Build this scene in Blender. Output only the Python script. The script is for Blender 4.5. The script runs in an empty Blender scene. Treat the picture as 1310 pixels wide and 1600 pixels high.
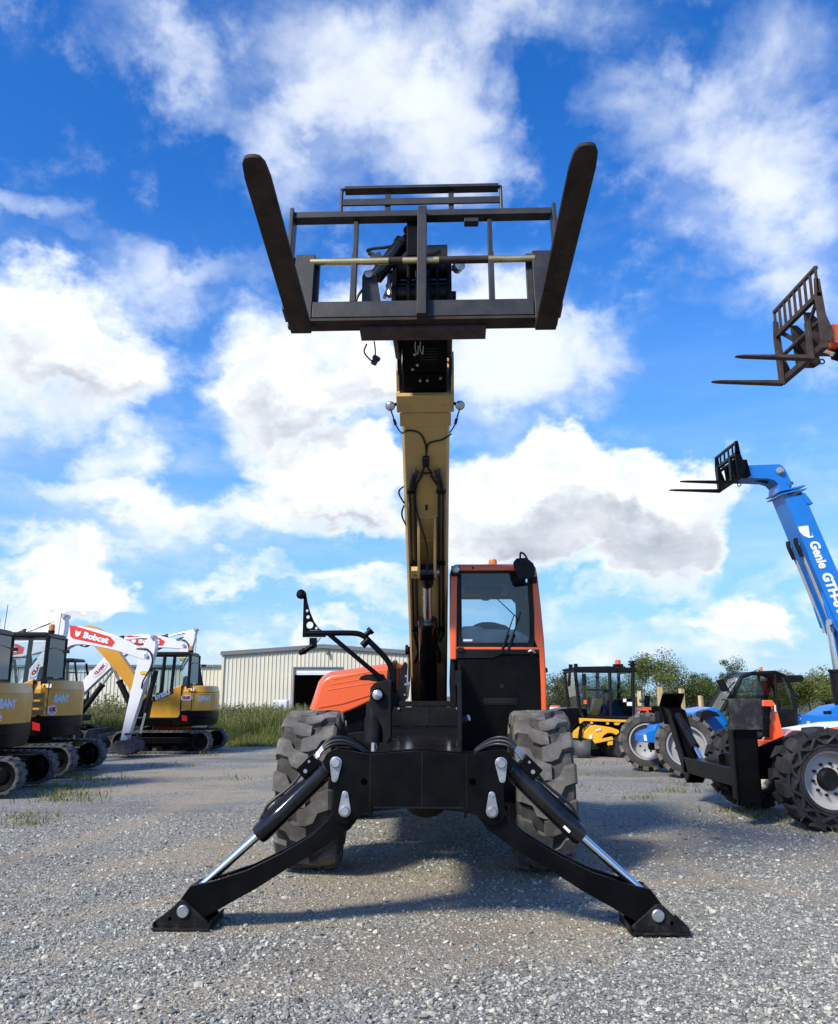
import bpy, bmesh, math, random
import numpy as np
from mathutils import Vector, Matrix
from mathutils.geometry import tessellate_polygon

random.seed(7)
np.random.seed(7)
sc = bpy.context.scene
COL = sc.collection
R = math.radians

# ---------------------------------------------------------------- camera
cam_d = bpy.data.cameras.new("camera")
cam = bpy.data.objects.new("camera", cam_d)
COL.objects.link(cam)
cam.location = (0, 0, 1.5)
cam.rotation_euler = (R(90 + 12.4), 0, 0)
cam_d.sensor_fit = 'HORIZONTAL'
cam_d.sensor_width = 36.0
cam_d.lens = 36.0 * 1300 / 1310
cam_d.clip_start = 0.1
cam_d.clip_end = 3000
sc.camera = cam

# ---------------------------------------------------------------- light and sky
SUN_TO = Vector((-0.52, -0.56, 0.645)).normalized()      # direction towards the sun
SUN_EL = math.asin(SUN_TO.z)
SUN_AZ = math.atan2(SUN_TO.x, SUN_TO.y)
sun_d = bpy.data.lights.new("sun", 'SUN')
sun_d.energy = 3.4
sun_d.angle = R(9.0)          # thin cloud veils the sun: soft-edged shadows
sun_d.color = (1.0, 0.925, 0.80)
sun = bpy.data.objects.new("sun", sun_d)
COL.objects.link(sun)
sun.location = (-20, -20, 30)
sun.rotation_euler = SUN_TO.to_track_quat('Z', 'Y').to_euler()

sc.view_settings.view_transform = 'Standard'
sc.view_settings.look = 'None'
sc.view_settings.gamma = 1
sc.view_settings.exposure = 0.58
sc.view_settings.use_curve_mapping = False

world = bpy.data.worlds.new("World")
sc.world = world
world.use_nodes = True


class NT:
    """small helper to write node trees as expressions"""
    def __init__(s, tree):
        s.t = tree
        s.n = tree.nodes
        s.l = tree.links

    def new(s, kind, **kw):
        n = s.n.new(kind)
        for k, v in kw.items():
            setattr(n, k, v)
        return n

    def put(s, sock, val):
        if isinstance(val, bpy.types.NodeSocket):
            s.l.new(val, sock)
        elif val is not None:
            sock.default_value = val

    def math(s, op, a, b=None, c=None, clamp=False):
        n = s.new('ShaderNodeMath', operation=op, use_clamp=clamp)
        s.put(n.inputs[0], a)
        if b is not None: s.put(n.inputs[1], b)
        if c is not None: s.put(n.inputs[2], c)
        return n.outputs[0]

    def vec(s, op, a, b=None, scale=None):
        n = s.new('ShaderNodeVectorMath', operation=op)
        s.put(n.inputs[0], a)
        if b is not None: s.put(n.inputs[1], b)
        if scale is not None: s.put(n.inputs['Scale'], scale)
        return n.outputs['Value'] if op in ('DOT_PRODUCT', 'LENGTH') else n.outputs['Vector']

    def mix(s, f, a, b, mode='MIX'):
        n = s.new('ShaderNodeMix', data_type='RGBA', blend_type=mode)
        s.put(n.inputs[0], f)
        s.put(n.inputs[6], a if not isinstance(a, tuple) else (*a[:3], 1))
        s.put(n.inputs[7], b if not isinstance(b, tuple) else (*b[:3], 1))
        return n.outputs[2]

    def smooth(s, v, lo, hi):
        n = s.new('ShaderNodeMapRange', interpolation_type='SMOOTHSTEP')
        s.put(n.inputs[0], v); s.put(n.inputs[1], lo); s.put(n.inputs[2], hi)
        return n.outputs[0]

    def noise(s, v, scale, detail=6, rough=0.55, out=0, dist=0.0):
        n = s.new('ShaderNodeTexNoise')
        if v is not None: s.put(n.inputs['Vector'], v)
        n.inputs['Scale'].default_value = scale
        n.inputs['Detail'].default_value = detail
        n.inputs['Roughness'].default_value = rough
        n.inputs['Distortion'].default_value = dist
        return n.outputs[out]

    def ramp(s, f, stops):
        n = s.new('ShaderNodeValToRGB')
        s.put(n.inputs[0], f)
        cr = n.color_ramp
        while len(cr.elements) < len(stops): cr.elements.new(0.5)
        for e, (p, c) in zip(cr.elements, stops):
            e.position = p
            e.color = (*c, 1) if len(c) == 3 else c
        return n.outputs[0]


# clouds: direction of each cloud (azimuth, elevation), half extents, weight -- all in degrees
WISPS = [(-21.7, 40.6, 6.0, 3.4, 0.75),
         (-18.5, 38.9, 3.8, 2.9, 0.50),
         (-29.2, 37.2, 2.8, 1.9, 0.30),
         (-25.1, 37.9, 3.0, 1.6, 0.30),
         (-8.9, 40.7, 12.2, 5.7, 0.60),
         (-1.8, 42.0, 11.3, 4.7, 0.75),
         (-3.7, 35.6, 11.9, 5.7, 0.80),
         (2.3, 36.4, 6.4, 5.6, 0.75),
         (-11.2, 37.4, 6.9, 2.4, 0.45),
         (-12.5, 34.3, 3.8, 2.2, 0.30),
         (10.0, 42.3, 8.3, 2.9, 0.70),
         (7.4, 40.1, 5.9, 2.7, 0.50),
         (18.7, 36.7, 6.9, 4.3, 0.95),
         (27.1, 36.4, 6.8, 7.1, 0.90),
         (27.0, 29.4, 5.9, 6.9, 0.85),
         (21.4, 32.0, 5.3, 3.9, 0.70),
         (23.8, 26.2, 5.0, 3.0, 0.50),
         (-28.3, 30.2, 4.4, 1.7, 0.80),
         (-25.4, 29.3, 2.9, 1.4, 0.50),
         (9.6, 23.8, 8.5, 4.5, 0.95),
         (4.9, 22.8, 6.9, 5.8, 1.00),
         (5.0, 26.6, 5.2, 3.3, 0.60),
         (14.2, 24.7, 3.5, 2.4, 0.50),
         (-16.2, 27.7, 5.9, 3.1, 0.70),
         (-12.2, 29.3, 5.2, 2.3, 0.50),
         (-4.5, 26.2, 5.2, 3.3, 0.70),
         (-21.9, 27.7, 5.2, 2.3, 0.50),
         (-18.4, 16.4, 3.8, 2.1, 0.50),
         (-14.2, 16.3, 3.9, 2.1, 0.55),
         (-14.3, 10.7, 6.5, 2.6, 0.60),
         (-25.7, 17.6, 4.7, 3.1, 0.60),
         (-21.6, 10.3, 6.0, 2.0, 0.40),
         (20.5, 26.4, 4.5, 1.9, 0.40),
         (16.2, 28.1, 3.9, 1.6, 0.30),
         (-26.2, 11.6, 3.7, 1.6, 0.40),
         (-19.3, 33.4, 7.8, 3.5, -0.60),
         (-26.7, 33.4, 4.6, 2.4, -0.30),
         (-15.5, 31.3, 3.2, 2.2, -0.40),
         (10.1, 34.2, 2.9, 4.7, -0.70),
         (13.9, 28.0, 5.7, 2.4, -0.50),
         (21.2, 19.8, 7.3, 3.6, -0.70),
         (-15.8, 21.7, 1.8, 3.7, -0.60),
         (-24.2, 13.8, 4.3, 1.6, -0.30),
         (25.8, 11.2, 2.2, 6.3, -0.40)]
CUMULUS = [(-25.2, 24.0, 7.4, 3.8, 0.80),
         (-25.2, 20.5, 8.1, 4.6, 0.90),
         (-20.1, 22.4, 6.0, 3.2, 0.65),
         (-27.6, 24.7, 4.3, 2.6, 0.50),
         (-19.2, 26.2, 5.7, 2.3, 0.40),
         (-8.2, 23.1, 7.0, 5.4, 0.95),
         (-3.9, 19.8, 6.5, 4.7, 0.85),
         (-10.3, 19.1, 5.0, 4.6, 0.75),
         (-2.6, 24.5, 4.7, 3.3, 0.50),
         (-5.5, 27.0, 4.3, 2.4, 0.40),
         (-20.4, 15.2, 2.5, 2.9, 0.75),
         (-20.9, 12.0, 5.3, 1.9, 0.70),
         (-18.1, 12.2, 3.3, 2.1, 0.45),
         (-6.6, 14.7, 6.3, 3.1, 1.00),
         (-8.3, 12.3, 8.1, 2.8, 1.00),
         (-3.8, 13.7, 4.5, 3.5, 0.90),
         (-14.3, 10.7, 4.7, 1.9, 0.60),
         (9.2, 14.0, 9.0, 5.0, 1.25),
         (15.7, 12.8, 8.0, 4.7, 1.25),
         (5.2, 12.4, 6.6, 4.8, 1.05),
         (11.1, 16.5, 5.2, 2.6, 0.70),
         (19.0, 13.0, 4.7, 4.2, 0.95),
         (10.8, 9.6, 8.3, 3.0, 0.95),
         (14.1, 7.3, 5.3, 2.1, 0.70),
         (17.5, 9.3, 4.4, 2.9, 0.60),
         (4.7, 8.8, 4.4, 2.2, 0.50),
         (-22.5, 7.0, 3.9, 2.2, 1.00),
         (-23.5, 5.9, 5.4, 2.2, 0.95),
         (-19.3, 5.7, 3.6, 1.4, 0.55),
         (-26.2, 7.4, 4.1, 1.0, 0.50),
         (-9.4, 7.5, 8.8, 1.0, 0.70),
         (-4.2, 6.5, 7.0, 1.2, 0.70),
         (-14.1, 6.7, 5.5, 0.8, 0.40),
         (-24.1, 8.9, 7.0, 0.8, 0.60),
         (20.0, 5.1, 3.4, 2.2, 0.85),
         (18.4, 3.9, 4.2, 1.8, 0.75),
         (21.9, 5.2, 2.6, 1.6, 0.50),
         (24.4, 7.3, 4.3, 1.0, 0.45),
         (11.8, 3.2, 5.3, 1.3, 0.60),
         (19.0, 2.2, 4.5, 1.1, 0.55),
         (24.2, 1.0, 3.5, 0.9, 0.50),
         (-10.2, 4.0, 8.6, 1.1, 0.50),
         (-2.4, 4.3, 5.2, 1.0, 0.50),
         (10.7, 5.7, 2.5, 0.9, 0.40)]

W = NT(world.node_tree)
W.n.clear()
tc = W.new('ShaderNodeTexCoord').outputs['Generated']
sky = W.new('ShaderNodeTexSky', sky_type='NISHITA')
sky.sun_disc = False
sky.sun_elevation = SUN_EL
sky.sun_rotation = SUN_AZ
sky.altitude = 100
sky.air_density = 1.0
sky.dust_density = 0.6
sky.ozone_density = 2.5
sep = W.new('ShaderNodeSeparateXYZ')
W.l.new(tc, sep.inputs[0])
az = W.math('MULTIPLY', W.math('ARCTAN2', sep.outputs[0], sep.outputs[1]), 57.29578)
el = W.math('MULTIPLY', W.math('ARCSINE', sep.outputs[2]), 57.29578)
cmb = W.new('ShaderNodeCombineXYZ')
W.put(cmb.inputs[0], az); W.put(cmb.inputs[1], el)
AE = cmb.outputs[0]
# turbulent displacement so the cloud edges are ragged
wn = W.noise(W.vec('MULTIPLY', AE, (1, 1.35, 1)), 0.10, 5, 0.6, out=1)
warp = W.vec('SCALE', W.vec('SUBTRACT', wn, (0.5, 0.5, 0.5)), scale=13.0)
AEW = W.vec('ADD', AE, warp)


def blobs(lst, p):
    acc = None
    for a, e, rx, ry, w in lst:
        d = W.vec('MULTIPLY', W.vec('SUBTRACT', p, (a, e, 0)), (1 / rx, 1 / ry, 0))
        q = W.vec('DOT_PRODUCT', d, d)
        m = W.math('MULTIPLY', W.math('SUBTRACT', 1.0, q, clamp=True), w)
        acc = m if acc is None else W.math('ADD', acc, m)
    return acc


def cumulus(off):
    p = W.vec('ADD', AEW, (off[0], off[1], 0))
    q = W.vec('ADD', AE, (off[0], off[1], 0))
    n1 = W.noise(W.vec('MULTIPLY', q, (1, 1.25, 1)), 0.13, 9, 0.60)
    n = W.math('MULTIPLY', W.math('SUBTRACT', n1, 0.52), 2.6)
    return W.math('ADD', blobs(CUMULUS, p), n)


cd = cumulus((0, 0))
cd_up = cumulus((-0.8, 2.6))
c_alpha = W.smooth(cd, -0.02, 0.95)
# light reaches the cloud from above and the left: where more cloud lies above, it is greyer
c_dark = W.math('MULTIPLY', W.smooth(W.math('SUBTRACT', cd_up, W.math('MULTIPLY', cd, 0.55)), 0.05, 1.1), W.smooth(cd, 0.3, 1.5))
c_tex = W.noise(W.vec('MULTIPLY', AE, (1, 1.5, 1)), 0.22, 7, 0.6)
c_dark = W.math('MULTIPLY', c_dark, W.math('ADD', W.math('MULTIPLY', c_tex, 1.5), -0.02), clamp=True)
c_lit = W.mix(W.smooth(W.noise(W.vec('MULTIPLY', AEW, (1, 1.4, 1)), 0.30, 8, 0.6), 0.35, 0.68), (0.62, 0.65, 0.70), (0.79, 0.80, 0.81))
c_col = W.mix(c_dark, c_lit, (0.31, 0.35, 0.42))
c_col = W.mix(W.smooth(cd, 0.2, 1.2), (0.60, 0.68, 0.80), c_col)
# thin high cloud
streak = W.new('ShaderNodeMapping')
streak.inputs['Rotation'].default_value = (0, 0, R(38))
streak.inputs['Scale'].default_value = (0.85, 1.35, 1)
W.l.new(AE, streak.inputs['Vector'])
wn1 = W.noise(streak.outputs[0], 0.12, 10, 0.58, dist=0.25)
low = W.noise(AE, 0.035, 2, 0.5)
wd = W.math('ADD', blobs(WISPS, AEW), W.math('MULTIPLY', W.math('SUBTRACT', wn1, 0.5), 2.3))
wd = W.math('ADD', wd, W.math('MULTIPLY', W.math('SUBTRACT', low, 0.55), 1.2))
w_alpha = W.math('MULTIPLY', W.smooth(wd, -0.15, 1.75), 0.92)
w_col = W.mix(W.smooth(wd, 0.3, 1.3), (0.46, 0.56, 0.72), (0.68, 0.72, 0.78))
# haze low over the horizon
hz = W.math('POWER', W.math('SUBTRACT', 1.0, W.math('DIVIDE', W.math('ABSOLUTE', el), 32.0), clamp=True), 1.3)
hs = W.new('ShaderNodeHueSaturation')
hs.inputs['Saturation'].default_value = 1.38
hs.inputs['Value'].default_value = 1.0
W.l.new(sky.outputs[0], hs.inputs['Color'])
skyc = W.mix(1.0, hs.outputs[0], (0.122, 0.122, 0.160), 'MULTIPLY')
skyc = W.mix(W.math('MULTIPLY', hz, 0.85, clamp=True), skyc, (0.17, 0.39, 0.63))
c1 = W.mix(w_alpha, skyc, w_col)
c2 = W.mix(c_alpha, c1, c_col)
band = W.math('MULTIPLY', W.math('POWER', hz, 2.0), W.smooth(W.noise(W.vec('MULTIPLY', AE, (0.35, 1.6, 1)), 0.16, 6, 0.6), 0.40, 0.75))
c2 = W.mix(W.math('MULTIPLY', band, 0.85), c2, (0.62, 0.66, 0.70))
bgn = W.new('ShaderNodeBackground')
# the sky node is physically bright: everything above is already in display units, hence 0.1 x 10
c3 = W.vec('SCALE', c2, scale=10.0)
W.l.new(c3, bgn.inputs['Color'])
bgn.inputs['Strength'].default_value = 0.1
wo = W.new('ShaderNodeOutputWorld')
W.l.new(bgn.outputs[0], wo.inputs['Surface'])
world.cycles.sampling_method = 'MANUAL'
world.cycles.sample_map_resolution = 512

# ---------------------------------------------------------------- materials


def material(name, col, rough=0.5, metal=0.0, var=0.12, vscale=6.0, dust=0.0, dust_col=(0.22, 0.19, 0.15),
             bump=0.0, bscale=60.0, coat=0.0, spec=0.5, rvar=0.12, dscale=3.0):
    m = bpy.data.materials.new(name)
    m.use_nodes = True
    N = NT(m.node_tree)
    b = N.n['Principled BSDF']
    co = N.new('ShaderNodeTexCoord').outputs['Object']
    n = N.noise(co, vscale, 5, 0.6)
    dark = tuple(c * (1 - var) for c in col)
    lite = tuple(min(1, c * (1 + var)) for c in col)
    c = N.mix(N.smooth(n, 0.3, 0.7), dark, lite)
    r = N.math('ADD', rough - rvar * 0.5, N.math('MULTIPLY', N.noise(co, vscale * 2.3, 4, 0.6), rvar))
    if dust > 0:
        d = N.math('MULTIPLY', N.smooth(N.noise(co, dscale, 8, 0.7), 0.42, 0.75), dust)
        c = N.mix(d, c, dust_col)
        r = N.math('ADD', r, N.math('MULTIPLY', d, 0.35), clamp=True)
    N.put(b.inputs['Base Color'], c)
    N.put(b.inputs['Roughness'], r)
    b.inputs['Metallic'].default_value = metal
    b.inputs['Specular IOR Level'].default_value = spec
    b.inputs['Coat Weight'].default_value = coat
    b.inputs['Coat Roughness'].default_value = 0.12
    if bump > 0:
        bn = N.new('ShaderNodeBump')
        bn.inputs['Strength'].default_value = bump
        bn.inputs['Distance'].default_value = 0.01
        N.put(bn.inputs['Height'], N.noise(co, bscale, 4, 0.6))
        N.l.new(bn.outputs[0], b.inputs['Normal'])
    return m


def glass(name, tint, refl=0.9):
    m = bpy.data.materials.new(name)
    m.use_nodes = True
    N = NT(m.node_tree)
    N.n.remove(N.n['Principled BSDF'])
    tr = N.new('ShaderNodeBsdfTransparent'); tr.inputs[0].default_value = (*tint, 1)
    gl = N.new('ShaderNodeBsdfGlossy'); gl.inputs['Roughness'].default_value = 0.03
    gl.inputs['Color'].default_value = (refl, refl, refl, 1)
    fr = N.new('ShaderNodeFresnel'); fr.inputs[0].default_value = 1.5
    mx = N.new('ShaderNodeMixShader')
    N.l.new(fr.outputs[0], mx.inputs[0]); N.l.new(tr.outputs[0], mx.inputs[1]); N.l.new(gl.outputs[0], mx.inputs[2])
    N.l.new(mx.outputs[0], N.n['Material Output'].inputs['Surface'])
    return m


def island_mat(name, stops, rough=0.8, trans=0.0, bump=0.0, spec=0.3):
    """each loose piece of the mesh takes its own colour"""
    m = bpy.data.materials.new(name)
    m.use_nodes = True
    N = NT(m.node_tree)
    b = N.n['Principled BSDF']
    g = N.new('ShaderNodeNewGeometry')
    c = N.ramp(g.outputs['Random Per Island'], stops)
    co = N.new('ShaderNodeTexCoord').outputs['Object']
    c = N.mix(N.math('MULTIPLY', N.noise(co, 0.8, 4), 0.5), c, (0.5, 0.5, 0.5), 'OVERLAY')
    N.put(b.inputs['Base Color'], c)
    b.inputs['Roughness'].default_value = rough
    b.inputs['Specular IOR Level'].default_value = spec
    if trans > 0:
        t = N.new('ShaderNodeBsdfTranslucent')
        N.put(t.inputs[0], c)
        mx = N.new('ShaderNodeMixShader'); mx.inputs[0].default_value = trans
        N.l.new(b.outputs[0], mx.inputs[1]); N.l.new(t.outputs[0], mx.inputs[2])
        N.l.new(mx.outputs[0], N.n['Material Output'].inputs['Surface'])
    return m


M = {}
M['black'] = material('black_paint', (0.003, 0.0032, 0.0037), 0.34, dust=0.01, var=0.3, bump=0.04, bscale=25, spec=0.10)
M['gloss_black'] = material('gloss_black_paint', (0.006, 0.006, 0.007), 0.12, spec=0.45, dust=0.06, var=0.3, bump=0.02, bscale=12)
M['satin_black'] = material('satin_black', (0.0065, 0.0068, 0.0075), 0.46, dust=0.03, var=0.3, bump=0.06, bscale=90, spec=0.2)
M['carriage'] = material('carriage_grey', (0.024, 0.0255, 0.028), 0.44, spec=0.3, dust=0.22, dust_col=(0.07, 0.052, 0.035), var=0.25, bump=0.08, bscale=40)
M['fork'] = material('worn_fork_steel', (0.030, 0.024, 0.019), 0.6, metal=0.1, spec=0.25, dust=0.6, dust_col=(0.055, 0.033, 0.02), var=0.4, bump=0.25, bscale=70, dscale=9)
M['rust'] = material('rusty_steel', (0.045, 0.029, 0.021), 0.75, dust=0.7, dust_col=(0.028, 0.024, 0.022), var=0.4, bump=0.3, bscale=60, dscale=8)
M['orange'] = material('orange_paint', (0.80, 0.118, 0.022), 0.32, var=0.05, dust=0.05, coat=0.35, vscale=2)
M['orange_worn'] = material('worn_orange_paint', (0.72, 0.10, 0.022), 0.42, var=0.1, dust=0.18, vscale=3)
M['beige'] = material('champagne_paint', (0.50, 0.335, 0.125), 0.38, var=0.07, dust=0.12, dust_col=(0.25, 0.17, 0.09), vscale=2.5)
M['zinc'] = material('zinc_plate', (0.47, 0.475, 0.47), 0.42, metal=0.9, var=0.2, bump=0.1, bscale=80)
M['chrome'] = material('chrome', (0.90, 0.89, 0.86), 0.24, metal=1.0, var=0.03, rvar=0.05)
M['brass'] = material('plated_rod', (0.66, 0.55, 0.27), 0.30, metal=0.9, var=0.1, dust=0.85, dust_col=(0.02, 0.018, 0.015), dscale=4)
M['rubber'] = material('tyre_rubber', (0.040, 0.039, 0.038), 0.82, dust=0.85, dust_col=(0.20, 0.185, 0.165), var=0.3, bump=0.5, bscale=55, dscale=4.5, spec=0.25)
M['rubber_dirty'] = material('dusty_rubber', (0.10, 0.094, 0.084), 0.88, dust=0.9, dust_col=(0.27, 0.25, 0.22), var=0.15, bump=0.22, bscale=120, dscale=5, spec=0.2)
M['tyre_groove_shade'] = material('tyre_groove_shade', (0.050, 0.047, 0.043), 0.88, dust=0.7, dust_col=(0.16, 0.148, 0.128), var=0.2, bump=0.2, bscale=90, dscale=3, spec=0.2)  # tyre body darker than its worn dusty lugs: groove shade put into the rubber
M['rubber_dark'] = material('dark_rubber', (0.022, 0.022, 0.023), 0.72, dust=0.35, dust_col=(0.10, 0.095, 0.09), var=0.3, bump=0.3, bscale=45, spec=0.3)
M['track'] = material('track_rubber', (0.045, 0.046, 0.048), 0.8, dust=0.9, dust_col=(0.19, 0.185, 0.18), var=0.35, bump=0.5, bscale=40, dscale=4)
M['hose'] = material('hose_rubber', (0.010, 0.010, 0.011), 0.45, var=0.2, rvar=0.2)
M['hose_grey'] = material('braided_hose', (0.05, 0.05, 0.05), 0.5, metal=0.4, var=0.3, vscale=60)
M['dark'] = material('dark_interior', (0.012, 0.013, 0.014), 0.8, var=0.3)
M['flap'] = material('grey_rubber_flap', (0.065, 0.07, 0.07), 0.6, dust=0.3)
M['black_foot'] = material('scuffed_black', (0.006, 0.006, 0.0065), 0.5, spec=0.2, dust=0.30, dust_col=(0.12, 0.105, 0.085), dscale=11, bump=0.1, bscale=40)
M['pit'] = material('hole_black', (0.0012, 0.0012, 0.0012), 0.9, var=0.0, spec=0.0)  # for flat discs: the shade inside an opening put into the colour
M['dash'] = material('dash_plastic', (0.42, 0.45, 0.46), 0.6, var=0.15)
M['seat'] = material('seat_vinyl', (0.03, 0.032, 0.035), 0.6, var=0.2)
M['glass'] = glass('cab_glass', (0.84, 0.90, 0.92))
M['glass_dark'] = glass('tinted_cab_glass', (0.55, 0.63, 0.65))
M['glass_clear'] = glass('clear_glass', (0.90, 0.94, 0.95))
M['amber'] = material('amber_lens', (0.62, 0.19, 0.012), 0.2, var=0.1, coat=0.4)
M['red'] = material('red_reflector', (0.55, 0.02, 0.02), 0.25, var=0.1, coat=0.3)
M['lens'] = material('lamp_lens', (0.50, 0.52, 0.52), 0.25, metal=0.7, var=0.2, vscale=60)
M['white'] = material('white_paint', (0.78, 0.79, 0.80), 0.33, var=0.03, dust=0.10, coat=0.3)
M['decal_white'] = material('white_decal', (0.80, 0.80, 0.80), 0.5, var=0.02)
M['decal_red'] = material('red_decal', (0.72, 0.045, 0.025), 0.4, var=0.04)
M['decal_dred'] = material('dark_red_decal', (0.35, 0.02, 0.04), 0.45, var=0.04)
M['decal_yellow'] = material('yellow_decal', (0.80, 0.52, 0.02), 0.45, var=0.04)
M['decal_black'] = material('black_decal', (0.012, 0.012, 0.013), 0.45, var=0.04)
M['decal_grey'] = material('silver_decal', (0.58, 0.60, 0.62), 0.45, var=0.05)
M['mustard'] = material('mustard_paint', (0.66, 0.315, 0.026), 0.33, var=0.06, dust=0.06, coat=0.25, vscale=2)
M['yellow'] = material('yellow_paint', (0.82, 0.43, 0.025), 0.36, var=0.06, dust=0.12, coat=0.2, vscale=2)
M['blue'] = material('blue_paint', (0.006, 0.175, 0.58), 0.32, var=0.06, dust=0.05, coat=0.3, vscale=2)
M['rim_grey'] = material('grey_rim', (0.36, 0.37, 0.38), 0.45, metal=0.2, var=0.1, dust=0.3)
M['rim_tan'] = material('dusty_white_rim', (0.46, 0.44, 0.41), 0.5, var=0.1, dust=0.4, dust_col=(0.30, 0.26, 0.21))
M['siding'] = material('cream_siding', (0.66, 0.625, 0.49), 0.5, var=0.05, vscale=0.4, dust=0.08, dscale=0.3)
M['roof'] = material('grey_roof_trim', (0.16, 0.16, 0.165), 0.5, var=0.1)
M['wood'] = material('pale_timber', (0.52, 0.38, 0.17), 0.8, var=0.2, vscale=5, bump=0.3, bscale=20)
M['bark'] = material('bark', (0.10, 0.075, 0.055), 0.9, var=0.3, bump=0.5, bscale=15)
M['wrap'] = material('plastic_wrap', (0.72, 0.74, 0.77), 0.25, var=0.2, vscale=4, bump=0.6, bscale=6)

# ---------------------------------------------------------------- mesh helpers


class MB:
    """collects shapes and links them as ONE mesh object"""
    def __init__(s, mat=None):
        s.v = []; s.f = []; s.M = mat

    def add(s, vs, fs):
        o = len(s.v)
        if s.M is not None:
            vs = [s.M @ Vector(p) for p in vs]
        s.v += [tuple(p) for p in vs]
        s.f += [tuple(i + o for i in f) for f in fs]
        return s

    def box(s, lo, hi, rot=None):
        x0, y0, z0 = lo; x1, y1, z1 = hi
        vs = [(x0, y0, z0), (x1, y0, z0), (x1, y1, z0), (x0, y1, z0), (x0, y0, z1), (x1, y0, z1), (x1, y1, z1), (x0, y1, z1)]
        if rot is not None:
            c = Vector(((x0 + x1) / 2, (y0 + y1) / 2, (z0 + z1) / 2))
            vs = [c + rot @ (Vector(p) - c) for p in vs]
        return s.add(vs, [(0, 3, 2, 1), (4, 5, 6, 7), (0, 1, 5, 4), (1, 2, 6, 5), (2, 3, 7, 6), (3, 0, 4, 7)])

    def prism(s, poly, a0, a1, plane='xz', poly2=None):
        """polygon in a plane, pushed along the third axis from a0 to a1 (poly2: the far outline)"""
        poly2 = poly2 or poly
        n = len(poly)
        if plane == 'xz': g = lambda p, a: (p[0], a, p[1])
        elif plane == 'xy': g = lambda p, a: (p[0], p[1], a)
        else: g = lambda p, a: (a, p[0], p[1])
        vs = [g(p, a0) for p in poly] + [g(p, a1) for p in poly2]
        fs = [tuple(range(n)), tuple(range(2 * n - 1, n - 1, -1))]
        fs += [(i, n + i, n + (i + 1) % n, (i + 1) % n) for i in range(n)]
        return s.add(vs, fs)

    def cyl(s, p0, p1, r0, r1=None, n=16):
        return s.tube([p0, p1], r0, n, r1)

    def tube(s, path, r, n=8, r1=None):
        P = [Vector(p) for p in path]
        k = len(P)
        rs = [r + ((r1 if r1 is not None else r) - r) * i / (k - 1) for i in range(k)]
        vs = []; fs = []
        prev = None
        for i, p in enumerate(P):
            d = (P[min(i + 1, k - 1)] - P[max(i - 1, 0)]).normalized()
            if prev is None:
                a = Vector((0, 0, 1)) if abs(d.z) < 0.9 else Vector((1, 0, 0))
                u = d.cross(a).normalized()
            else:
                u = (prev - d * prev.dot(d)).normalized()
            prev = u
            w = d.cross(u)
            for j in range(n):
                t = 2 * math.pi * j / n
                vs.append(p + (u * math.cos(t) + w * math.sin(t)) * rs[i])
        for i in range(k - 1):
            for j in range(n):
                a = i * n + j; b = i * n + (j + 1) % n
                fs.append((a, b, b + n, a + n))
        fs.append(tuple(range(n - 1, -1, -1)))
        fs.append(tuple((k - 1) * n + j for j in range(n)))
        return s.add(vs, fs)

    def lathe(s, prof, c, axis, n=24):
        """profile of (along axis, radius) turned about an axis through c"""
        d = Vector(axis).normalized()
        a = Vector((0, 0, 1)) if abs(d.z) < 0.9 else Vector((1, 0, 0))
        u = d.cross(a).normalized(); w = d.cross(u)
        c = Vector(c)
        vs = []; fs = []
        for h, r in prof:
            for j in range(n):
                t = 2 * math.pi * j / n
                vs.append(c + d * h + (u * math.cos(t) + w * math.sin(t)) * r)
        for i in range(len(prof) - 1):
            for j in range(n):
                a0 = i * n + j; b0 = i * n + (j + 1) % n
                fs.append((a0, b0, b0 + n, a0 + n))
        return s.add(vs, fs)

    def build(s, name, mat, parent=None, bevel=0.0, smooth=40, seg=2):
        me = bpy.data.meshes.new(name)
        me.from_pydata(s.v, [], s.f)
        bm = bmesh.new(); bm.from_mesh(me)
        bmesh.ops.recalc_face_normals(bm, faces=bm.faces)
        bm.to_mesh(me); bm.free()
        if smooth:
            me.shade_smooth()
            me.set_sharp_from_angle(angle=R(smooth))
        else:
            me.shade_flat()
        me.materials.append(M[mat] if isinstance(mat, str) else mat)
        o = bpy.data.objects.new(name, me)
        COL.objects.link(o)
        if parent is not None: o.parent = parent
        if bevel > 0:
            b = o.modifiers.new('bevel', 'BEVEL')
            b.width = bevel; b.segments = seg; b.limit_method = 'ANGLE'; b.angle_limit = R(40)
            b.harden_normals = True
        return o


def smooth_path(pts, n=6):
    """Catmull-Rom through the points"""
    P = [Vector(p) for p in pts]
    P = [P[0] * 2 - P[1]] + P + [P[-1] * 2 - P[-2]]
    out = []
    for i in range(1, len(P) - 2):
        for k in range(n):
            t = k / n
            a, b, c, d = P[i - 1:i + 3]
            out.append(0.5 * ((2 * b) + (c - a) * t + (2 * a - 5 * b + 4 * c - d) * t * t + (3 * b - a - 3 * c + d) * t ** 3))
    out.append(P[-2])
    return out


def thing(name, label, cat, loc=(0, 0, 0), rz=0.0, group=None):
    o = bpy.data.objects.new(name, None)
    COL.objects.link(o)
    o.empty_display_size = 0.3
    o.location = loc
    o.rotation_euler = (0, 0, rz)
    return tag(o, label, cat, group)


def tag(o, label, cat, group=None):
    o['label'] = label; o['category'] = cat
    if group: o['group'] = group
    return o


def lab(o, text):
    o['label'] = text
    return o


def structure(o):
    o['kind'] = 'structure'
    return o


def arc(cx, cz, r, a0, a1, n=8):
    return [(cx + r * math.cos(R(a0 + (a1 - a0) * i / n)), cz + r * math.sin(R(a0 + (a1 - a0) * i / n))) for i in range(n + 1)]


def mirror(poly):
    return [(-x, z) for x, z in reversed(poly)]


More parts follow.
